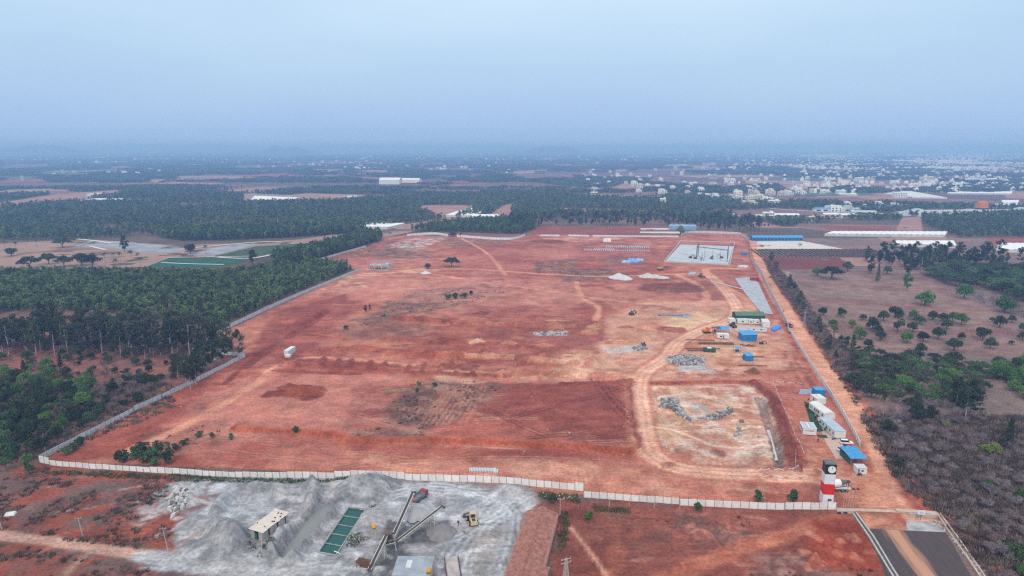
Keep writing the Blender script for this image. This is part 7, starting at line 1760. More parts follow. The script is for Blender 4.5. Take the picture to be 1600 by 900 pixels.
# --- single trees on the site
for px, py, kind, s, lb in ((706, 417, 'broad_dark', 1.35, 'lone wide dark tree in the middle of the far site'), (571, 488, 'up_dark', .62, 'small dark tree, left of the pair before the dry grass'), (578, 485, 'up_mid', .5, 'smaller tree, right of the pair before the dry grass'), (600, 507, 'palm', .75, 'lone short palm on the sandy mound at mid site'), (541, 514, 'bush_dark', 1.5, 'small dark shrub on the sand left of the palm'), (668, 420, 'bush_dark', 3.0, 'dark low shrub near the white gravel heap'), (708, 369.5, 'bush_dark', 4.0, 'dark bush filling the gap in the far left wall'),
                        (1063, 367, 'dome_yellow', 2.0, 'round bright yellow green tree at the far wall corner'), (700, 468, 'bush', 2.2, 'low green shrub, left end of the line in the dry grass'), (712, 467, 'bush', 2.5, 'low green shrub, second in the line in the dry grass'), (725, 466, 'bush', 2.2, 'low green shrub, third in the line in the dry grass'), (736, 461, 'bush_dark', 1.8, 'low green shrub, right end of the line in the dry grass'),
                        (655, 602, 'bush', 1.0, 'tiny green sapling at the top of the planting rows'), (680, 604, 'bush', 1.1, 'tiny green sapling right of the planting row top'), (652, 613, 'bush', 1.1, 'tiny green sapling, lower left of three in the dark grass'), (463, 678, 'bush', 1.4, 'small green sapling on the cut bank'), (862, 786, 'dome_dark', .55, 'dark round tree behind the top of the tiled shed'), (1184, 782, 'bush', 1.7, 'small feathery green tree inside the front wall'), (1239, 783, 'bush', 2.0, 'small green tree inside the wall left of the tower'),
                        (904, 797, 'palm', .32, 'low green palm clump below the stepped wall end'), (922, 811, 'bush_bright', 1.5, 'low green bush right of the tiled shed'), (1090, 799, 'bush', 1.4, 'low green bush below the stepped wall joint'), (1250, 385, 'bare_brown', 1.0, 'bare pinkish tree by the dark red field')):
    x, y = G(px, py); tree(x, y, kind, s, lb, cat='shrub' if kind.startswith('bush') else 'tree')
for k, (px, py, s) in enumerate(((187, 722, 2.2), (195, 722, 1.8), (211, 716, 2.3), (222, 712, 2.6), (228, 723, 1.9), (236, 720, 2.3), (246, 712, 2.6), (262, 724, 2.5), (240, 727, 1.5), (275, 704, 1.5), (288, 695, 1.4), (105, 710, 1.7), (115, 704, 1.6), (127, 697, 1.8), (312, 683, 1.5), (331, 684, 1.1), (361, 686, 1.2))):
    x, y = G(px, py); tree(x, y, 'bush' if k % 3 else 'bush_olive', s, 'green leafy shrub in the clump inside the front left corner of the wall' if k < 9 else 'small green shrub scattered near the front left wall corner', 'shrubs in the front left corner' if k < 9 else 'scattered corner shrubs', cat='shrub')
# --- right thicket: grey leafless trees, green heads among them
THICK = [(1335, 640), (1365, 640), (1420, 600), (1500, 640), (1640, 660), (1720, 900), (1590, 985), (1545, 880), (1470, 800), (1400, 745), (1375, 700)]
for x, y in fill(THICK, 6.2, 5, avoid=False):
    px, py = proj(x, y, 0)
    if 1545 < px < 1640 and 640 < py < 690: continue
    k = 'bare' if tr_.random() < .6 else 'bare_brown'; c_ = 'grey' if k == 'bare' else 'brown'; b_ = 'upper' if py < 740 else 'lower'
    tree(x, y, k, tr_.uniform(.65, 1.15), '%s leafless tree in the %s part of the thicket right of the dirt road' % (c_, b_), '%s leafless trees, %s right thicket' % (c_, b_))
for px, py, kind, s, lb in ((1552, 712, 'dome_yellow', .95, 'bright yellow green tree standing out in the grey thicket'), (1537, 704, 'dome_yellow', .5, 'small yellow green bush left of the bright thicket tree'), (1575, 700, 'cone', 1.25, 'dark conifer in the grey thicket'), (1385, 680, 'dome_olive', 1.15, 'grey green round tree at the edge of the dirt road'), (1545, 760, 'dome_bright', .55, 'small green tree low in the grey thicket'), (1598, 785, 'dome_bright', .8, 'green tree at the right edge in the thicket'), (1588, 875, 'dome_mid', .85, 'green bush at the lower right corner'), (1570, 862, 'dome_mid', .7, 'green bush left of the lower right corner bush'), (1600, 900, 'dome_bright', .6, 'bright bush at the very lower right corner'), (1430, 655, 'dome_olive', 1.3, 'dull green tree above the leafless thicket'), (1455, 655, 'dome_olive', 1.0, 'dull green tree right of the tree above the thicket'), (1405, 732, 'bush_olive', 2.2, 'olive bush beside the dirt road bend'), (1478, 668, 'dome_yellow', .5, 'tiny yellow green bush above the thicket')):
    x, y = G(px, py); tree(x, y, kind, s, lb)
BELT = [(1305, 560), (1340, 550), (1430, 562), (1480, 560), (1545, 580), (1540, 620), (1490, 640), (1440, 640), (1370, 635), (1325, 610)]
for x, y in fill(BELT, 7.5, 8, avoid=False):
    px, py = proj(x, y, 0); k = tr_.random()
    kind = 'broad_bright' if (1395 < px < 1500 and 585 < py < 622 and k < .6) else ('broad_mid' if k < .35 else 'broad_dark' if k < .6 else 'broad_olive' if k < .85 else 'up_dark')
    if px < 1340 and k < .6: kind = 'dome_bright'
    lb = {'broad_bright': 'bright green spreading tree in the green belt', 'broad_mid': 'green spreading tree in the green belt', 'broad_dark': 'dark spreading tree in the green belt', 'broad_olive': 'dull green spreading tree in the green belt', 'up_dark': 'dark upright tree in the green belt', 'dome_bright': 'bright green round tree at the road end of the green belt'}[kind]
    tree(x, y, kind, tr_.uniform(.55, .85) if 'dome' not in kind else tr_.uniform(1.0, 1.3), lb + ' above the thicket', lb)
for x, y in fill([(1555, 570), (1640, 560), (1700, 640), (1590, 630), (1560, 600)], 7, 9, avoid=False):
    tree(x, y, 'dome_bright' if tr_.random() < .6 else 'dome_mid', tr_.uniform(1.0, 1.6), 'bright green round tree in the group at the right edge below the orchard', 'green trees at the right edge')
for px, py, s in ((1500, 650, .85), (1508, 655, .9), (1515, 648, 1.0), (1524, 652, .8), (1492, 645, .9), (1470, 632, .75), (1590, 585, .5)):
    x, y = G(px, py); tree(x, y, 'euc_dark', s, 'tall dark pale stemmed tree behind the grey thicket', 'tall trees behind the thicket')
# rain tree canopy at far right
for x, y in fill([(1440, 432), (1470, 420), (1700, 425), (1760, 480), (1650, 490), (1590, 470), (1520, 452), (1480, 448)], 12, 12, avoid=False):
    k = 'broad_mid' if tr_.random() < .7 else 'broad_dark'; c_ = 'green' if k == 'broad_mid' else 'dark'
    tree(x, y, k, tr_.uniform(1.1, 1.6), 'wide %s domed tree in the dense canopy right of the orchard' % c_, '%s canopy trees right of the orchard' % c_)
for x, y in fill([(1500, 458), (1590, 475), (1640, 500), (1640, 515), (1570, 488), (1520, 472)], 8, 13, avoid=False):
    tree(x, y, 'bare', tr_.uniform(.9, 1.3), 'pale leafless tree between the orchard and the wide canopy', 'leafless trees beside the canopy')
for x, y in fill([(1335, 408), (1400, 404), (1560, 408), (1600, 415), (1560, 420), (1440, 424)], 9, 14, avoid=False):
    k = 'up_dark' if tr_.random() < .7 else 'euc_dark'; c_ = 'bushy dark' if k == 'up_dark' else 'tall thin stemmed dark'
    tree(x, y, k, tr_.uniform(.9, 1.5), c_ + ' tree in the belt behind the orchard field', c_ + ' trees behind the orchard')
# --- left: tall eucalyptus row, bushes below
for x, y in fill([(-40, 555), (-40, 528), (160, 530), (345, 538), (372, 552), (300, 560), (180, 560)], 6.5, 15, avoid=False):
    k = tr_.choice(['euc', 'euc', 'up_olive', 'euc_dark']); c_ = {'euc': 'tall grey green', 'up_olive': 'shorter olive', 'euc_dark': 'tall dark green'}[k]
    tree(x, y, k, tr_.uniform(.95, 1.3), c_ + ' pale stemmed tree in the row left of the wall corner', c_ + ' trees of the left row')
for x, y in fill([(265, 600), (300, 575), (375, 553), (383, 560), (330, 590), (290, 615)], 6.5, 16, avoid=False):
    tree(x, y, 'euc_dark', tr_.uniform(.7, 1.0), 'tall dark tree standing close against the left wall', 'tall trees by the left wall')
for x, y in fill([(-60, 556), (60, 552), (260, 562), (345, 570), (300, 592), (200, 600), (60, 580), (-60, 590)], 8.5, 61, avoid=False):
    kind = tr_.choice(['bare_brown', 'bare_brown', 'dome_olive', 'dome_dark', 'bush_dark', 'bush_olive']); tree(x, y, kind, tr_.uniform(.5, .9) * (1.8 if 'bush' in kind else 1), 'low scrub tree on the red clearing below the tall row', 'scrub of the red clearing')
LB = [(-60, 590), (60, 572), (170, 590), (270, 600), (222, 628), (118, 680), (50, 712), (-60, 740)]
for x, y in fill(LB, 5.6, 17, avoid=False):
    px, py = proj(x, y, 0); k = tr_.random(); f = py > 600
    if not f and k < .45: continue
    kind = 'dome_dark' if k < .36 else 'dome_mid' if k < .58 else 'dome_bright' if k < .70 else 'dome_olive' if k < .80 else 'bare_brown'
    if px > 150 and k > .45: kind = 'bare_brown'
    s = tr_.uniform(.7, 1.15)
    lb = {'dome_dark': 'dark green bush', 'dome_mid': 'green bush', 'dome_bright': 'bright green bush', 'dome_olive': 'dull green bush', 'bare_brown': 'grey brown leafless tree'}[kind]
    tree(x, y, kind, s, lb + ' in the wood outside the left wall', lb + ('es' if lb.endswith('bush') else 's') + ' of the left wood')
for px, py, kind, s, lb in ((70, 705, 'up_olive', 1.1, 'olive tree standing at the outer corner of the walls'), (45, 742, 'up_mid', 1.05, 'green tree left of the outer wall corner'), (10, 735, 'up_mid', 1.2, 'green tree at the left edge below the wood'), (38, 583, 'cone', .75, 'dark conifer on the left of the red clearing'), (95, 575, 'cone', .85, 'dark conifer in the middle of the red clearing'), (125, 560, 'up_dark', .9, 'dark tree before the tall row on the red clearing'), (200, 612, 'euc', .75, 'tall pale stemmed tree among the bushes by the left wall'), (100, 660, 'euc', .6, 'slim pale tree in the bushes of the left wood')):
    x, y = G(px, py); tree(x, y, kind, s, lb)
# farm trees beyond the plantation
for px, py, kind, s, lb in ((18, 400, 'dome_dark', 1.9, 'small round dark tree at the far left of the farm'), (46, 420, 'broad_dark', 1.5, 'large dark tree, first from the left before the farm'), (76, 413, 'broad_dark', 1.5, 'large dark tree, second from the left before the farm'), (100, 417, 'broad_olive', 1.3, 'paler tree, third from the left before the farm'), (128, 415, 'broad_dark', 1.6, 'large dark tree, fourth from the left before the farm'), (145, 419, 'broad_dark', 1.7, 'largest dark tree before the farm'), (195, 393, 'up_dark', 1.9, 'dark upright tree by the grey mulch'), (298, 397, 'dome_dark', 2.0, 'low dark tree between the mulch and the green plots'), (395, 414, 'up_dark', 1.7, 'dark tree at the corner of the green plots'), (98, 387, 'broad_dark', 1.7, 'dark tree behind the farm track'), (155, 355, 'dome_dark', 1.5, 'dark tree at the edge of the far wood')):
    x, y = G(px, py); tree(x, y, kind, s, lb)
for k, (px, py) in enumerate(((8, 390), (25, 390), (42, 386), (58, 386), (118, 388), (165, 412), (178, 409), (188, 410), (205, 407), (216, 408), (220, 418), (182, 423), (322, 397), (405, 352), (425, 350), (555, 356), (648, 351), (725, 335), (745, 337), (720, 378))):
    x, y = G(px, py); tree(x, y, 'palm', tr_.uniform(1.1, 1.45), 'coconut palm scattered over the farm plots on the left', 'farm palms')
for k, px in enumerate(range(1152, 1212, 6)):
    x, y = G(px, 361.5); tree(x, y, 'palm', 1.3, 'palm in the row behind the far right wall', 'palm row behind the wall')
# roadside strip
for x, y in fill([(1190, 405), (1215, 420), (1235, 440), (1290, 520), (1310, 545), (1290, 548), (1250, 490), (1215, 440)], 6.5, 18, avoid=False):
    k = tr_.random(); tree(x, y, 'bare_brown' if k < .75 else 'up_olive', tr_.uniform(.45, .75) if k < .75 else .8, 'scrubby roadside tree between the dirt road and the orchard', 'roadside scrub')
for px, py, kind, s, lb in ((1205, 410, 'up_dark', 1.1, 'dark tree at the head of the roadside strip'), (1248, 478, 'up_dark', 1.0, 'dark tree by the bend of the roadside strip'), (1204, 448, 'palm', 1.15, 'palm beside the dirt road')):
    x, y = G(px, py); tree(x, y, kind, s, lb)
# tall dark row behind the red fields
for x, y in fill([(790, 360), (800, 352), (900, 349), (1100, 350), (1190, 356), (1190, 361), (1110, 360), (1090, 354.5), (1000, 352.8), (850, 352.5), (820, 360)], 11, 19, avoid=False):
    k = 'euc_dark' if tr_.random() < .7 else 'up_dark'; c_ = 'tall dark' if k == 'euc_dark' else 'shorter bushy dark'
    tree(x, y, k, tr_.uniform(1.0, 1.35), c_ + ' tree in the wall of trees behind the red fields', c_ + ' trees behind the red fields')
# bushes among cabins
for k in range(16):
    f = k / 15; q = (1258 + 30 * f + tr_.uniform(-3, 5), 630 + 46 * f); x, y = G(*q); tree(x, y, 'palm' if k % 3 == 0 else 'bush', .28 if k % 3 == 0 else .55, 'small garden plant beside the cabin path', 'garden plants by the cabins', name='garden_plant', cat='plant')

# --- woods too dense to count: instanced on points
def scatter(name, pts, protos, scl, label, seed=0, zz=None, sxy=1.0):
    if len(pts) == 0: return
    r = np.random.RandomState(seed + 5); N = len(pts)
    z = np.array([zat(x, y) if y < 1000 else 0.0 for x, y in pts]) if zz is None else np.full(N, zz)
    me = bpy.data.meshes.new(name); me.vertices.add(N); me.vertices.foreach_set('co', np.column_stack([pts, z]).astype(np.float32).ravel())
    a = me.attributes.new('scl', 'FLOAT_VECTOR', 'POINT'); s_ = (r.uniform(scl[0], scl[1], N) if np.ndim(scl[0]) == 0 else scl[0] * r.uniform(.8, 1.25, N)); a.data.foreach_set('vector', np.column_stack([s_ * sxy, s_ * sxy, s_ * r.uniform(.85, 1.2, N)]).astype(np.float32).ravel())
    a = me.attributes.new('rot', 'FLOAT_VECTOR', 'POINT'); a.data.foreach_set('vector', np.column_stack([np.zeros(N), np.zeros(N), r.uniform(0, 6.28, N)]).astype(np.float32).ravel())
    a = me.attributes.new('pid', 'INT', 'POINT'); a.data.foreach_set('value', r.randint(0, len(protos), N).astype(np.int32))
    o = link(name, me)
    ng = bpy.data.node_groups.new(name, 'GeometryNodeTree'); ng.interface.new_socket('Geometry', in_out='INPUT', socket_type='NodeSocketGeometry'); ng.interface.new_socket('Geometry', in_out='OUTPUT', socket_type='NodeSocketGeometry')
    gi = ng.nodes.new('NodeGroupInput'); go = ng.nodes.new('NodeGroupOutput'); jn = ng.nodes.new('GeometryNodeJoinGeometry')
    def attr(nm, ty):
        x = ng.nodes.new('GeometryNodeInputNamedAttribute'); x.data_type = ty; x.inputs['Name'].default_value = nm; return x.outputs['Attribute']
    sa = attr('scl', 'FLOAT_VECTOR'); ra = attr('rot', 'FLOAT_VECTOR'); ia = attr('pid', 'INT')
    for k, pr in enumerate(protos):
        oi = ng.nodes.new('GeometryNodeObjectInfo'); oi.inputs['Object'].default_value = pr; oi.inputs['As Instance'].default_value = True
        ip = ng.nodes.new('GeometryNodeInstanceOnPoints'); cmp_ = ng.nodes.new('FunctionNodeCompare'); cmp_.data_type = 'INT'; cmp_.operation = 'EQUAL'
        ng.links.new(ia, cmp_.inputs[2]); cmp_.inputs[3].default_value = k
        ng.links.new(gi.outputs[0], ip.inputs['Points']); ng.links.new(cmp_.outputs[0], ip.inputs['Selection']); ng.links.new(oi.outputs['Geometry'], ip.inputs['Instance'])
        e2r = ng.nodes.new('FunctionNodeEulerToRotation'); ng.links.new(ra, e2r.inputs[0]); ng.links.new(e2r.outputs[0], ip.inputs['Rotation']); ng.links.new(sa, ip.inputs['Scale'])
        ng.links.new(ip.outputs[0], jn.inputs[0])
    ng.links.new(jn.outputs[0], go.inputs[0])
    o.modifiers.new('scatter', 'NODES').node_group = ng
    return stuff(o, label, None)
def proto(name, V, F_, leaf, stem=None, bark=None):
    mb = MB(); mb.add(V, F_, 0)
    if stem: 
        for p_, q_, r0, r1 in stem: mb.cyl(p_, q_, r0, r1, n=4, mi=1, cap=False)
    o = bpy.data.objects.new(name, mb.mesh(name, [leaf, bark or M_BARK])); return o
def slim(seed, leaf, H_=6.4, R_=1.75, n_=12, per=13, sz=.48):
    r = random.Random(seed); cl = []
    for k in range(n_):
        z = H_ * (.28 + .7 * k / n_); q = R_ * math.sin(math.pi * min(.9, .2 + .7 * k / n_)) ** .6 * r.uniform(.1, .8); a = r.random() * 6.28; cl.append((q * math.cos(a), q * math.sin(a), z, R_ * r.uniform(.35, .6), H_ * .11))
    V, F_ = crown(cl, per, sz, seed, .15); return proto('slim_tree', V, F_, leaf, [((0, 0, -.2), (0, 0, H_ * .7), .1, .05)])
def grove(seed, leaf, W_=26.0, n_=15, H_=9.0):
    r = random.Random(seed); cl = []
    for k in range(n_): cl.append((r.uniform(-W_/2, W_/2), r.uniform(-W_/2, W_/2), H_ * r.uniform(.45, .72), r.uniform(2.6, 4.6), H_ * r.uniform(.28, .42)))
    V, F_ = crown(cl, 26, 1.5, seed, .4); return proto('grove', V, F_, leaf)
def tuft(seed, leaf, n_=26, H_=.8, R_=.8):
    r = random.Random(seed); V = []; F_ = []
    for k in range(n_):
        a = r.random() * 6.28; q = R_ * math.sqrt(r.random()); b_ = r.random() * 6.28; h = H_ * r.uniform(.4, 1.1); o = len(V); x, y = q * math.cos(a), q * math.sin(a)
        V += [(x - .12 * math.cos(b_), y - .12 * math.sin(b_), -.05), (x + .12 * math.cos(b_), y + .12 * math.sin(b_), -.05), (x + .25 * math.cos(a) + r.uniform(-.2, .2), y + .25 * math.sin(a) + r.uniform(-.2, .2), h)]
        F_.append((o, o + 1, o + 2))
    return proto('tuft', V, F_, leaf)
P_PL = [slim(3, LF_PLANT), slim(4, LF_PLANT), slim(5, LF_PLANT, 6.2, 1.3)]
P_MID = [slim(13, LF_PLANT, 8, 2.6, 12, 15, .55), slim(14, LF_FAR, 8.5, 2.9, 12, 15, .6), slim(15, LF_PLANT, 7, 2.5, 11, 15, .55)]
P_TALL = [slim(23, LF_MID, 10, 2.7, 15, 15, .55), slim(24, LF_PLANT, 9, 2.6, 15, 15, .55)]
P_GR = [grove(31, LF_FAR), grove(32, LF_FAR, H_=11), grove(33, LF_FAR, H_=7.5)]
P_TUFT = [tuft(41, LF_DRY), tuft(42, LF_DRY, 20, .5), tuft(43, leafmat('leaf_dry_dark', (.06, .05, .045), (.09, .07, .06), (.13, .10, .08), 0), 30, .9)]
P_WEED = [tuft(51, LF_OLIVE, 30, .5), tuft(52, LF_MID, 30, .6)]
PLZ = [(-260, 432), (-260, 500), (0, 492), (60, 486), (160, 488), (300, 506), (345, 508), (440, 468), (553, 421), (520, 414), (470, 410), (430, 416), (400, 426), (330, 430), (200, 430), (100, 429)]
pl = fill(PLZ, 3.0, 21); pl = pl[(fbm(pl[:, 0], pl[:, 1], 14, 66, 3) < .66)]; scatter('young_plantation', pl, P_PL, (.6, 1.25), 'dense young green plantation left of the red site', 1)
scatter('plantation_fringe', fill([(120, 490), (420, 478), (345, 515), (300, 528), (180, 520)], 6.5, 22), P_PL, (.6, 1.0), 'thin fringe of young trees below the plantation', 2)
scatter('tree_strip', fill([(425, 408), (480, 396), (560, 374), (592, 369), (597, 376), (560, 388), (480, 412), (440, 417)], 3.4, 23, avoid=False), P_TALL, (.9, 1.25), 'strip of taller green trees running up to the far corner', 3)
scatter('tree_strip', fill([(240, 370), (330, 364), (460, 360), (545, 358), (575, 362), (540, 366), (400, 374), (280, 377)], 4.5, 24, avoid=False), P_TALL, (.9, 1.3), 'tree strip between the farm plots and the white net houses', 4)
scatter('tree_strip', fill([(640, 362), (700, 352), (800, 345), (835, 340), (835, 358), (815, 366), (700, 363)], 4.5, 25, avoid=False), P_TALL, (.85, 1.15), 'low dense green grove behind the far left wall', 5)
WOOD = [(-700, 384), (-700, 298), (0, 296), (300, 292), (560, 300), (760, 303), (1000, 306), (1230, 312), (1400, 318), (1900, 330), (2000, 372), (1500, 372), (1430, 345), (1300, 345), (1250, 352), (1210, 356), (1150, 352), (1000, 349), (850, 349), (800, 350), (690, 345), (640, 352), (480, 360), (300, 366), (120, 374)]
wp = fill(WOOD, 6.6, 26); nzm = fbm(wp[:, 0], wp[:, 1], 170, 61, 4)
wp = wp[(nzm < .60) | ((wp[:, 1] % 40) < 5)]; scatter('mid_wood', wp, P_MID, (.8, 1.25), 'wide belt of plantation woods beyond the farm fields', 6)
FARW = [(-1500, 300), (3200, 318), (3200, 234.5), (-1500, 234.5)]
Pz = []
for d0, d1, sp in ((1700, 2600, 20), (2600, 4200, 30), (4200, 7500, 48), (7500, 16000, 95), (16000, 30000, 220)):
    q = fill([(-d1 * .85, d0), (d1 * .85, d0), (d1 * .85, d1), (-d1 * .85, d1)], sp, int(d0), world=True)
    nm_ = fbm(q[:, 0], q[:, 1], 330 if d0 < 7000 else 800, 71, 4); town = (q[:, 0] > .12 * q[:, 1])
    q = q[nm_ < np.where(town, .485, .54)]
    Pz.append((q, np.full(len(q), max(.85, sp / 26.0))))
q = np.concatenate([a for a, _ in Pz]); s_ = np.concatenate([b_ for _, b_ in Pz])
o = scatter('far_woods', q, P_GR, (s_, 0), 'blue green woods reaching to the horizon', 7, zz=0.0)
# flatten the enlarged far groves back to tree height
hv = np.column_stack([s_, s_, np.minimum(s_, 1.0 + (s_ - 1) * .12)]) * np.random.RandomState(9).uniform(.85, 1.2, (len(s_), 1)); o.data.attributes['scl'].data.foreach_set('vector', hv.astype(np.float32).ravel())
# dry grass, weeds
for pg, sp in (([(610, 470), (640, 455), (720, 448), (800, 455), (770, 470), (700, 480), (640, 492), (600, 505), (560, 510)], 2.6), ([(600, 610), (700, 588), (790, 600), (740, 640), (690, 670), (600, 665)], 1.7), ([(830, 410), (960, 420), (965, 436), (840, 428)], 3.2), ([(560, 675), (660, 672), (660, 692), (560, 690)], 1.6), ([(490, 407), (590, 375), (650, 380), (640, 400), (560, 402)], 4), ([(220, 680), (330, 660), (420, 676), (330, 690), (250, 704)], 2.0), ([(1250, 860), (1390, 900), (1390, 950), (1150, 950), (1190, 860)], 1.6), ([(1000, 800), (1180, 810), (1180, 850), (1070, 840)], 2.2)):
    q = fill(pg, sp, int(sp * 100), avoid=False); q = q[fbm(q[:, 0], q[:, 1], 9, 81, 3) < .47]; scatter('dry_grass', q, P_TUFT, (.35, .85), 'dry brown grass tufts on the disturbed soil', 8)
q = fill([(-300, 745), (60, 730), (240, 742), (270, 770), (220, 800), (270, 830), (270, 862), (150, 850), (0, 830), (-300, 800)], 1.25, 31, avoid=False); q = q[fbm(q[:, 0], q[:, 1], 7, 82, 3) < .45]; scatter('scrub_grass', q, P_TUFT, (.5, 1.1), 'grey brown scrub covering the slope below the front wall', 9)
q = fill([(-300, 825), (0, 850), (220, 885), (300, 910), (300, 980), (-300, 980)], 1.3, 32, avoid=False); q = q[fbm(q[:, 0], q[:, 1], 7, 83, 3) < .42]; scatter('scrub_grass', q, P_TUFT, (.5, 1.1), 'grey brown scrub below the dirt road at lower left', 10)
q = fill([(1345, 650), (1640, 650), (1720, 985), (1600, 985), (1480, 815), (1400, 750)], 1.5, 33, avoid=False); scatter('undergrowth', q, P_TUFT, (1.0, 2.2), 'brown undergrowth on the floor of the right thicket', 11)
q = fill([(1190, 402), (1215, 420), (1240, 440), (1300, 525), (1345, 560), (1340, 640), (1310, 590), (1250, 495), (1210, 440)], 2.0, 34, avoid=False); scatter('undergrowth', q, P_TUFT, (.9, 1.9), 'dry roadside undergrowth along the right of the dirt road', 12)
q = fill([(-100, 600), (270, 600), (270, 640), (70, 715), (-100, 740)], 2.6, 35, avoid=False); scatter('undergrowth', q, P_TUFT + P_WEED, (1.0, 2.0), 'brown and green undergrowth in the left wood', 13)
q = np.concatenate([fill(pg, 1.0, 36, avoid=False) for pg in ([(70, 735), (545, 752), (545, 757), (300, 752), (70, 741)], [(835, 768), (905, 775), (905, 785), (850, 780)], [(925, 790), (985, 795), (985, 802), (930, 800)], [(545, 860), (575, 845), (560, 832), (545, 845)], [(575, 795), (590, 792), (585, 800)], [(405, 868), (425, 850), (428, 862), (412, 878)], [(385, 855), (400, 850), (398, 862)], [(875, 800), (890, 800), (885, 860), (872, 860)])]); scatter('weeds', q, P_WEED, (.5, 1.2), 'low green weeds along the wall foot and ponds', 14)
q = fill([(1645, 655), (2300, 600), (2700, 985), (1600, 990), (1722, 902)], 6.2, 41, avoid=False); scatter('outer_thicket', q, [bpy.data.objects.new('bare_scrub', tree_mesh(k_, v_)[1]) for k_ in ('bare', 'bare_brown') for v_ in (0, 1)] + P_TUFT[:1], (.7, 1.2), 'leafless thicket going on beyond the right edge of the road slope', 15)
# ------------------------------------------------------------------ net houses, far sheds and the town
M_NET = mat('white_net', (.70, .70, .71), .7, .06, .05); M_NETS = mat('net_side', (.55, .56, .57), .8, .1, .1)
def net_house(pts, label, h=3.2, m=None, spans=None, z=0.0, name='net_house', cat='greenhouse'):
    P = [Vector(G(*q)) for q in pts]; o = P[0]
    # order: near-left, near-right, far-right, far-left
    t = thing(name, label, cat, (o.x, o.y, z)); a, b_, c, d = [p - o for p in P]
    n_ = spans or max(3, int((b_ - a).length / 7))
    rf = MB(); vs = []
    for i in range(2 * n_ + 1):
        f = i / (2 * n_); zz = h + (.4 if i % 2 else 0)
        p0 = a.lerp(b_, f); p1 = d.lerp(c, f); vs += [(p0.x, p0.y, zz), (p1.x, p1.y, zz)]
    rf.add(vs, [(2*i, 2*i + 2, 2*i + 3, 2*i + 1) for i in range(2 * n_)]); rf.build('roof_net', m or M_NET, t)
    for p0, p1 in ((a, b_), (b_, c), (c, d), (d, a)):
        MB().add([(p0.x, p0.y, -.3), (p1.x, p1.y, -.3), (p1.x, p1.y, h), (p0.x, p0.y, h)], [(0, 1, 2, 3)]).build('side_net', M_NETS if m is None else m, t)
    for f in np.linspace(0, 1, min(12, n_ + 1)):
        p0 = a.lerp(b_, f); MB().beam((p0.x, p0.y - .1, -.3), (p0.x, p0.y - .1, h + .1), .15).build('post', M_GREYM, t)
    return t
for pts, lb, kw in (([(436, 353.5), (605, 358.5), (632, 352), (462, 349)], 'longest white net house behind the tree strip on the left', {}), ([(695, 339), (735, 339.5), (766, 331), (722, 330)], 'white net house, front left of the group beyond the far wall', {}), ([(736, 341), (779, 341.5), (779, 338), (738, 337.5)], 'narrow white net house, right of the group beyond the far wall', {}), ([(728, 330), (752, 333), (768, 326), (738, 325.5)], 'white net house in the middle of the group beyond the far wall', {}), ([(734, 324.5), (777, 325), (779, 319), (738, 318.5)], 'rearmost white net house of the group beyond the far wall', {}), ([(732, 354), (774, 354.5), (786, 347), (760, 347)], 'grey white net house inside the grove beyond the far left wall', dict(m=M_NETS)),
                    ([(392, 314), (448, 317.5), (466, 311), (398, 308)], 'wide white net house beyond the left woods', {}), ([(1288, 369), (1476, 371), (1480, 365.5), (1300, 365)], 'long white net house strip behind the orchard belt', {}), ([(1392, 385), (1494, 388), (1490, 380), (1398, 380)], 'white net house half hidden by the dark tree belt', {}), ([(1556, 394), (1640, 396), (1640, 384), (1560, 384)], 'white net house at the right edge of the picture', {}), ([(1455, 324), (1588, 325.5), (1590, 321), (1460, 321)], 'far white net house strip above the quarry plant', {}), ([(1563, 319), (1590, 319.5), (1592, 315), (1565, 315)], 'small far white net house above the quarry plant', {}), ([(1480, 303.5), (1580, 304.5), (1582, 301), (1482, 301)], 'thin far white net house strip at the right', {}), ([(1380, 304), (1425, 310), (1480, 311), (1420, 300)], 'slanting far white net house in the right fields', dict(m=M_NETS)),
                    ([(115, 316.5), (185, 316.5), (200, 312), (150, 312)], 'far pale net house in the left woods', dict(m=M_NETS)), ([(1045, 359), (1088, 359.5), (1087, 356), (1046, 355.5)], 'blue grey arched plastic house behind the yellow green tree', dict(m=mat('blue_film', (.22, .36, .50), .4, .12), h=4.5, spans=5))):
    net_house(pts, lb, **kw)
def shed(q, w_, d, h, label, wm, rm, rz=0.0, name='far_shed', rise=2.0, wins=0, group=None):
    p = G(*q); t = thing(name, label, 'shed', (*p, 0), rz, group)
    MB().box(-w_/2, w_/2, 0, d, -.3, h).build('wall', wm, t)
    MB().extr([(-.6, h), (d/2, h + rise), (d + .6, h), (d + .6, h + .2), (d/2, h + rise + .2), (-.6, h + .2)], -w_/2 - .5, w_/2 + .5, axis='x').build('roof', rm, t)
    for k in range(wins):
        x = -w_/2 + (k + .5) * w_ / wins; MB().box(x - w_ / wins * .3, x + w_ / wins * .3, -.08, -.01, h * .25, h * .75).build('window', M_GLASS, t)
    return t
shed((1215, 376.5), 60, 8, 4.0, 'long bright blue shed row behind the far right wall', M_BLUEP, M_BLUER, wins=14, name='blue_shed_row'); shed((1244, 376.3), 16, 8, 4.0, 'short bright blue shed at the right end of the blue row', M_BLUEP, M_BLUER, wins=3, name='blue_shed')
shed((608, 288), 62, 60, 13, 'white arched warehouse, left of the far pair', M_WHITE, M_WHITE, rise=6); shed((634, 286), 85, 70, 10, 'long white warehouse, right of the far pair', M_WHITE, M_WHITE, rise=4)
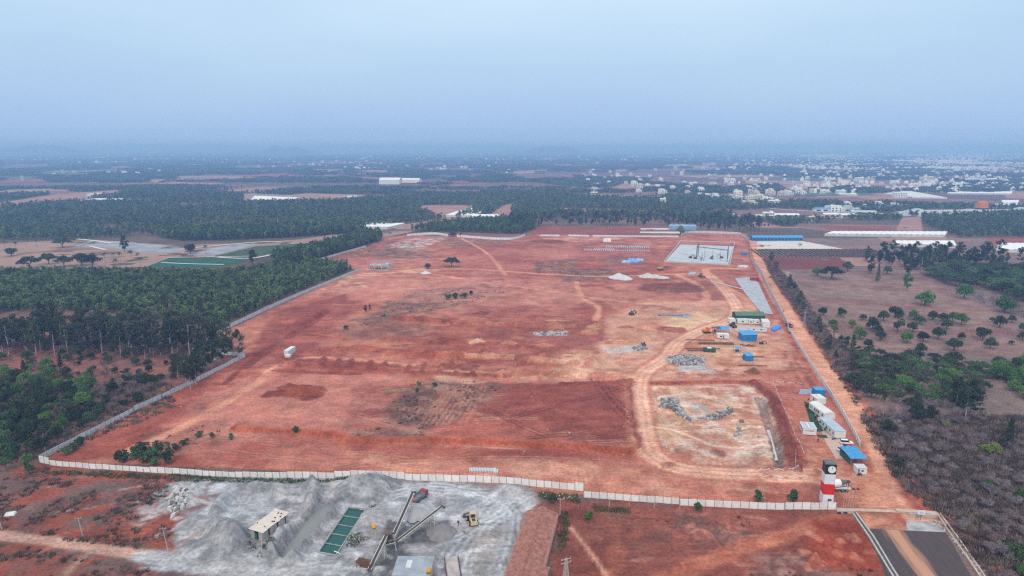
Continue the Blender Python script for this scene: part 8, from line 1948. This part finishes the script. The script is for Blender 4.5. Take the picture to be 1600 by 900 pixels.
for k, (px, py, w_, c) in enumerate(((1232, 341, 34, M_WHITE), (1300, 340, 26, M_CABIN), (1330, 341, 30, M_WHITE), (1290, 331, 36, M_BLUER), (1325, 331, 44, M_GLASSR), (1365, 329, 30, M_BLUER), (1395, 327, 40, M_GLASSR), (1410, 326, 26, M_WHITE), (1210, 341, 26, M_WHITE), (1350, 336, 40, M_GLASSR))):
    shed((px, py), w_, 14, 5, '%s roadside shed, %s along the road on the right' % (['white', 'cream', 'white', 'blue roofed', 'pale blue', 'blue roofed', 'pale', 'white', 'white', 'pale blue'][k], ORD[k]), M_CABIN, c, R(-4), 'roadside_shed', wins=3, group='roadside sheds')
# quarry plant on the right
for k, (px, py, r_, h_) in enumerate(((1432, 335, 42, 11), (1455, 336, 36, 9), (1470, 338.5, 36, 12), (1515, 335, 60, 10), (1545, 334, 48, 8), (1575, 332, 40, 6), (1594, 333, 40, 11))):
    heap((px, py), r_, h_, 'grey stone heap, %s from the left at the far quarry plant' % ORD[k], mat('quarry_stone', (.36, .38, .40), .95, .15, .03), 'stone_heap', 60 + k)
p = G(1533, 333); t = thing('quarry_plant', 'orange batching tower at the far quarry plant', 'plant', (*p, 0))
for x in (-5, 5):
    for y in (-4, 4): MB().beam((x, y, 0), (x, y, 9), .8).build('leg', M_STEEL, t)
MB().obox((0, 0, 9), (15, 12, 9), taper=.9).build('silo', M_ORM, t); MB().obox((0, 0, 18.1), (11, 9, 2.5), taper=.6).build('silo_roof', M_ORM, t); MB().beam((7, 0, 14), (24, 4, 2), 1.6).build('conveyor', M_STEEL, t)
# houses
HW = [mat('house_white', (.74, .74, .73), .8, .05, .1), mat('house_cream', (.66, .61, .51), .8, .05, .1), mat('house_pink', (.60, .50, .46), .8, .05, .1), mat('house_grey', (.50, .50, .52), .8, .06, .1), mat('house_yellow', (.64, .55, .34), .8, .05, .1)]
def block(q, w_, d, h, label, m, rz=0.0, tower=True, fl_=None, name='town_house', z=0.0):
    """flat roofed house: storeys, windows, parapet, stair head"""
    p = G(*q); t = thing(name, label, 'house', (*p, z), rz)
    n_ = fl_ or max(1, int(h / 3.2)); MB().box(-w_/2, w_/2, 0, d, -.3, h).build('wall', m, t)
    for k in range(1, n_ + 1): MB().box(-w_/2 - .35, w_/2 + .35, -.8, d + .3, h * k / n_ - .12, h * k / n_ + .12).build('floor_band', m, t)
    for a_ in ((-w_/2, w_/2, -.12, .12), (-w_/2, w_/2, d - .12, d + .12)): MB().box(*a_, h + .13, h + 1.0).build('parapet', m, t)
    if tower: MB().box(w_ * .12, w_ * .42, d * .3, d * .7, h + .125, h + 2.8).build('stair_head', m, t)
    nw = max(2, int(w_ / 3.5))
    for k in range(n_):
        for j in range(nw):
            x = -w_/2 + (j + .5) * w_ / nw; z0 = h * k / n_ + 1.0
            if k == 0 and j == nw // 2: MB().box(x - .6, x + .6, -.06, -.01, 0, 2.2).build('door', M_DOOR, t)
            else: MB().box(x - .75, x + .75, -.06, -.01, z0, z0 + 1.4).build('window', M_GLASS, t)
    return t
hl = ((1145, 343.5, 13, 10, 11, 0, 'pale narrow house left of the yellow house on the right'), (1158, 345, 22, 14, 10, 3, 'grey white house touching the yellow house'), (1171, 346, 18, 12, 9, 4, 'yellow two storey house above the far right wall'), (1190, 344, 24, 18, 11, 0, 'stepped white building left of the tall white block'), (1202, 345, 24, 18, 19, 0, 'tallest white block of the near town'), (1262, 347.5, 17, 12, 7, 1, 'low cream house on the bare field right of the town'), (1269, 347.5, 12, 12, 13, 1, 'narrow cream block beside the low cream house'), (1212, 322.5, 30, 24, 17, 0, 'wide white house on the hill side behind the road'), (1172, 317, 26, 22, 20, 1, 'cream apartment block rising above the trees'), (1183, 316, 34, 22, 22, 1, 'largest cream apartment block of the near town'), (1192, 319, 20, 18, 15, 2, 'pink house below the cream apartment blocks'), (1155, 314, 30, 18, 11, 0, 'low white house left of the cream apartment blocks'), (1036, 321, 18, 16, 20, 0, 'white narrow house alone in the central trees'), (1154, 304, 32, 20, 11, 0, 'far white house above the apartment blocks'), (1083, 292, 34, 24, 18, 0, 'white house in the far central trees'), (1316, 304, 30, 26, 15, 0, 'white stepped house by the long wall on the right'), (1326, 306, 60, 20, 6, 0, 'long low white house by the right fields'), (1408, 310, 40, 30, 20, 0, 'large grey white building in the right fields'), (1452, 285, 60, 40, 26, 1, 'pale apartment building behind the right fields'), (1180, 290, 30, 24, 22, 1, 'cream house far up the central town'), (1115, 280, 44, 30, 22, 3, 'grey building far up the central town'), (1184, 287, 30, 26, 22, 1, 'cream far house right of its twin'), (1110, 259, 120, 60, 26, 3, 'pale grey industrial block near the horizon'), (1060, 260, 220, 60, 14, 3, 'long pale blue industrial hall near the horizon'), (1345, 283, 36, 28, 18, 0, 'white house among trees above the right fields'), (1362, 284, 40, 26, 16, 2, 'pinkish house among trees above the right fields'), (1540, 285, 150, 40, 16, 0, 'long white hall with red end at the far right'), (34, 283, 10, 10, 26, 1, 'slim pale tower at the far left'), (148, 307, 60, 20, 8, 0, 'small white farm building in the left woods'), (546, 313, 45, 25, 12, 0, 'white farmhouse beyond the left woods'), (930, 290, 34, 8, 10, 3, 'small gate house at the end of the pale road'))
for i, (px, py, w_, d, h, c, lb) in enumerate(hl): block((px, py), w_ * .62, d * .62, h * .62, lb, HW[c], tr_.uniform(-.35, .35))
# the town on the right: nearest houses one by one, the rest as a mass
hm = []
for v in range(4):
    hr = random.Random(v + 3); mb = MB(); w_, d, h = hr.uniform(9, 13), hr.uniform(8, 12), hr.uniform(5, 9)
    mb.box(-w_/2, w_/2, -d/2, d/2, -.3, h); mb.box(-w_/2, w_*.1, -d/2 + .3, d/2 - .2, h + .001, h + 2.8); mb.box(w_*.2, w_*.4, 0, d*.3, h + .002, h + 2.4); mb.box(-w_/2 - .3, w_/2 + .3, -d/2 - .6, d/2 + .2, h * .48, h * .52)
    mb.box(-w_*.3, -w_*.12, -d/2 - .05, -d/2, h * .12, h * .38, 1); mb.box(w_*.12, w_*.3, -d/2 - .05, -d/2, h * .12, h * .38, 1); mb.box(-w_*.3, -w_*.12, -d/2 - .05, -d/2, h * .62, h * .86, 1); mb.box(w_*.12, w_*.3, -d/2 - .05, -d/2, h * .62, h * .86, 1)
    hm.append(mb)
hms = [[mb.mesh('house', [m, M_GLASS]) for mb in hm] for m in HW]
hcol = [0, 0, 0, 0, 0, 1, 2, 3]
zones = (([(1130, 325), (1130, 280), (1240, 270), (1440, 262), (1620, 262), (1620, 296), (1440, 300), (1320, 296), (1240, 312), (1200, 325)], 170, 'small house among the trees of the town on the right', 'houses of the right town'), ([(1000, 302), (860, 268), (1150, 262), (1140, 318)], 60, 'small pale house scattered in the central woods', 'houses of the central woods'), ([(1290, 332), (1430, 326), (1430, 322), (1300, 326)], 10, 'roadside house near the quarry plant', 'houses by the quarry road'), ([(60, 276), (280, 274), (270, 266), (100, 268)], 22, 'tiny white building of the far left village', 'far left village'), ([(380, 262), (800, 272), (800, 262), (420, 258)], 34, 'tiny pale building in the far central woods', 'far central buildings'))
hr = random.Random(91)
for pg, N, lb, gp in zones:
    P = GP(pg); n_ = 0; a0, b0 = P.min(0); a1, b1 = P.max(0); Pp = np.array(pg); u0, v0 = Pp.min(0); u1, v1 = Pp.max(0)
    while n_ < N:
        px, py = hr.uniform(u0, u1), hr.uniform(v0, v1)
        if not inside(np.array([px]), np.array([py]), Pp)[0]: continue
        x, y = G(px, py); c = hr.choice(hcol); o = link('house', hms[c][hr.randrange(4)], None, (x, y, 0), hr.uniform(-.6, .6)); s_ = hr.uniform(.8, 1.3) * (1 + max(0, y - 2500) / 6000); o.scale = (s_, s_, s_ * hr.uniform(.8, 1.25))
        w0 = ['white', 'cream', 'pinkish', 'grey', 'yellow'][c]; tag(o, lb.replace('house', w0 + ' house').replace('building', w0 + ' building').replace('pale ', '').replace('tiny white', 'tiny').replace('white ' + w0, w0), 'house', '%s %s' % (w0, gp)); n_ += 1
mb = MB(); ms = []
for k in range(4600):
    u = hr.random(); px = 1130 + 500 * (u ** .7); py = 241.5 + 24 * hr.random() ** 1.3
    if k < 700: py = 262 + 40 * hr.random() ** 1.4
    if hr.random() < .12: px, py = hr.uniform(0, 1600), 236.5 + 20 * hr.random() ** 1.5
    elif math.sin(px * .035) + math.sin(py * .9 + px * .01) + hr.uniform(-1, 1) < -.2: continue
    x, y = G(px, py); f = (.75 + max(0, y - 3500) / 5200); w_, d, h = hr.uniform(9, 20) * f, hr.uniform(9, 16) * f, hr.uniform(5, 13) * f ** .6; mb.obox((x, y, -.3), (w_, d, h), hr.uniform(0, 3), hr.choice(hcol)); mb.obox((x + w_*.1, y, h - .3), (w_*.4, d*.4, 3 * f ** .5), hr.uniform(0, 3), 0)
stuff(mb.build('distant_town', HW), 'pale mass of distant town houses below the right horizon')
# far vineyard rows
vr = MB(); A, B, D_ = [Vector(G(*q)) for q in ((1190, 402), (1398, 402), (1185, 390))]
for k in range(34):
    f = k / 34; p0 = A.lerp(B, f); p1 = p0 + (D_ - A) + Vector((-8, 0)); L = p1 - p0
    for j in range(16):
        q0 = p0 + L * (j / 16); q1 = p0 + L * ((j + .9) / 16); h_ = hr.uniform(.7, 1.2); vr.beam((q0.x, q0.y, h_ * .5), (q1.x, q1.y, h_ * .5), hr.uniform(1.0, 1.7), h_)
stuff(vr.build('vine_rows', mat('vine_brown', (.085, .062, .045), .95, .35, .3)), 'brown trained crop rows below the pale mulch field')
# stone rubble piles on the site
def rubble(pg, sp, label, m, sz, seed, hump=0.0):
    q = fill(pg, sp, seed, avoid=False); mb = MB(); r = random.Random(seed); c = q.mean(0); sp_ = q.std(0) * 2 + .1
    for x, y in q:
        s_ = sz * r.uniform(.4, 1.3); e = max(0, 1 - ((x - c[0]) / sp_[0]) ** 2 - ((y - c[1]) / sp_[1]) ** 2)
        z = zat(x, y) + hump * e * r.uniform(.6, 1.1) - s_ * .15; a = r.random() * 3; mb.obox((x, y, z), (s_, s_ * r.uniform(.6, 1), s_ * r.uniform(.5, .9)), a, r.randrange(3), r.uniform(.5, .85))
    return stuff(mb.build('rubble', [m, mat('dark_stone', (.17, .16, .16), .95, .3), mat('light_stone', (.40, .38, .375), .95, .2)]), label)
M_ROCK = mat('grey_rock', (.27, .26, .265), .95, .4, .9, detail=5)
rubble([(1040, 565), (1042, 558), (1060, 560), (1064, 552), (1078, 555), (1100, 562), (1104, 572), (1080, 570), (1060, 572)], 1.0, 'broken grey stone pile below the rusty bars', M_ROCK, 1.4, 1, 1.4)
rubble([(1030, 640), (1034, 626), (1060, 622), (1058, 632), (1075, 650), (1085, 660), (1065, 655), (1048, 640)], 1.0, 'broken grey stone bank on the left of the pit', M_ROCK, 1.3, 2, 1.0)
rubble([(1090, 655), (1110, 650), (1138, 640), (1140, 648), (1115, 658)], 1.0, 'broken grey stone bank across the pit', M_ROCK, 1.2, 3, .6)
rubble([(830, 521), (860, 518), (888, 520), (885, 525), (840, 525)], 1.5, 'pale broken concrete patch at mid site', mat('pale_rock', (.50, .46, .44), .95, .2, .6), 1.3, 4, .3)
rubble([(985, 545), (1005, 538), (1012, 545), (995, 549)], 1.2, 'grey broken stones by the haul track', M_ROCK, 1.2, 5, .4)
rubble([(262, 775), (285, 765), (300, 775), (280, 800), (268, 812)], 1.0, 'white lumps along the left rim of the grey yard', mat('white_lump', (.52, .52, .54), .95, .15, .6), 1.1, 6, .3)
rubble([(1455, 812), (1470, 815), (1480, 830), (1470, 828)], .6, 'loose stones along the right drain', M_ROCK, .5, 7)
rubble([(1470, 820), (1500, 850), (1545, 900), (1530, 900), (1490, 848)], 1.1, 'pale rubble strip along the right drain', mat('pale_rock', (.50, .46, .44)), .7, 8)
rubble([(835, 768), (910, 776), (910, 783), (850, 778)], 1.3, 'pale rubble below the front wall right of the grey yard', mat('pale_rock', (.50, .46, .44)), .5, 9, .2)
rubble([(300, 580), (1000, 520), (1250, 700), (1200, 780), (600, 735), (250, 710)], 17, 'pale loose stones scattered over the red site', mat('pale_rock', (.50, .46, .44)), .5, 10)
rubble([(1148, 656), (1160, 656), (1161, 688), (1148, 686)], 2.4, 'dark boulders scattered on the right of the pit', M_ROCK, 1.5, 11)
rubble([(1020, 618), (1030, 616), (1034, 660), (1024, 662)], 4.5, 'grey blocks along the haul track above the pit', M_ROCK, 1.2, 12)
rubble([(1032, 690), (1048, 692), (1044, 702), (1034, 700)], 2.2, 'pale blocks at the lower left of the pit', mat('pale_rock', (.50, .46, .44)), .9, 13)
rubble([(1132, 640), (1142, 638), (1144, 648), (1134, 648)], 1.2, 'dark stone lump at the end of the stone bank', mat('dark_stone', (.17, .16, .16)), 1.6, 14, 1.2)
# faint hills on the horizon
def hill(px0, px1, d, hs, seed):
    r = random.Random(seed); x0, x1 = (px0 - 800) / FPX * d, (px1 - 800) / FPX * d; n_ = 40; mb = MB(); vs = []
    for i in range(n_ + 1):
        f = i / n_; h_ = sum(a * math.exp(-((f - c) / w_) ** 2) for c, w_, a in hs) * (1 + r.uniform(-.04, .04)); x = x0 + (x1 - x0) * f
        vs += [(x, d - 500, -5), (x, d, h_ + 2), (x, d + 700, -5)]
    mb.add(vs, [(3*i, 3*i + 3, 3*i + 4, 3*i + 1) for i in range(n_)] + [(3*i + 1, 3*i + 4, 3*i + 5, 3*i + 2) for i in range(n_)])
    return struct(mb.build('hills', mat('hill_scrub', (.06, .075, .06), .95, .2, .001), None, True))
hill(-40, 220, 9600, [(.42, .16, 142), (.62, .12, 90), (.2, .1, 60)], 1); hill(390, 540, 9900, [(.30, .10, 136), (.52, .13, 130), (.75, .1, 50)], 2); hill(780, 1010, 10200, [(.3, .14, 134), (.48, .1, 90), (.75, .1, 50)], 3)
# ------------------------------------------------------------------ the hazy air
HZ = 24000.0
mb = MB().box(-HZ, HZ, -3000, HZ, -12, 152)
vm = bpy.data.materials.new('hazy_air'); vm.use_nodes = True; n = vm.node_tree; n.nodes.clear()
o_ = n.nodes.new('ShaderNodeOutputMaterial'); pv = n.nodes.new('ShaderNodeVolumePrincipled')
pv.inputs['Color'].default_value = (.32, .54, 1.0, 1); pv.inputs['Absorption Color'].default_value = (.226, .31, 1.0, 1); pv.inputs['Density'].default_value = 2.75e-4; pv.inputs['Anisotropy'].default_value = 0.35
for k in ('Density Attribute', 'Color Attribute', 'Temperature Attribute'):
    if k in pv.inputs: pv.inputs[k].default_value = ''
n.links.new(pv.outputs[0], o_.inputs['Volume'])
vm.cycles.homogeneous_volume = True
hz = mb.build('haze', vm); stuff(hz, 'thin blue haze filling the air to the horizon'); hz.display_type = 'WIRE'
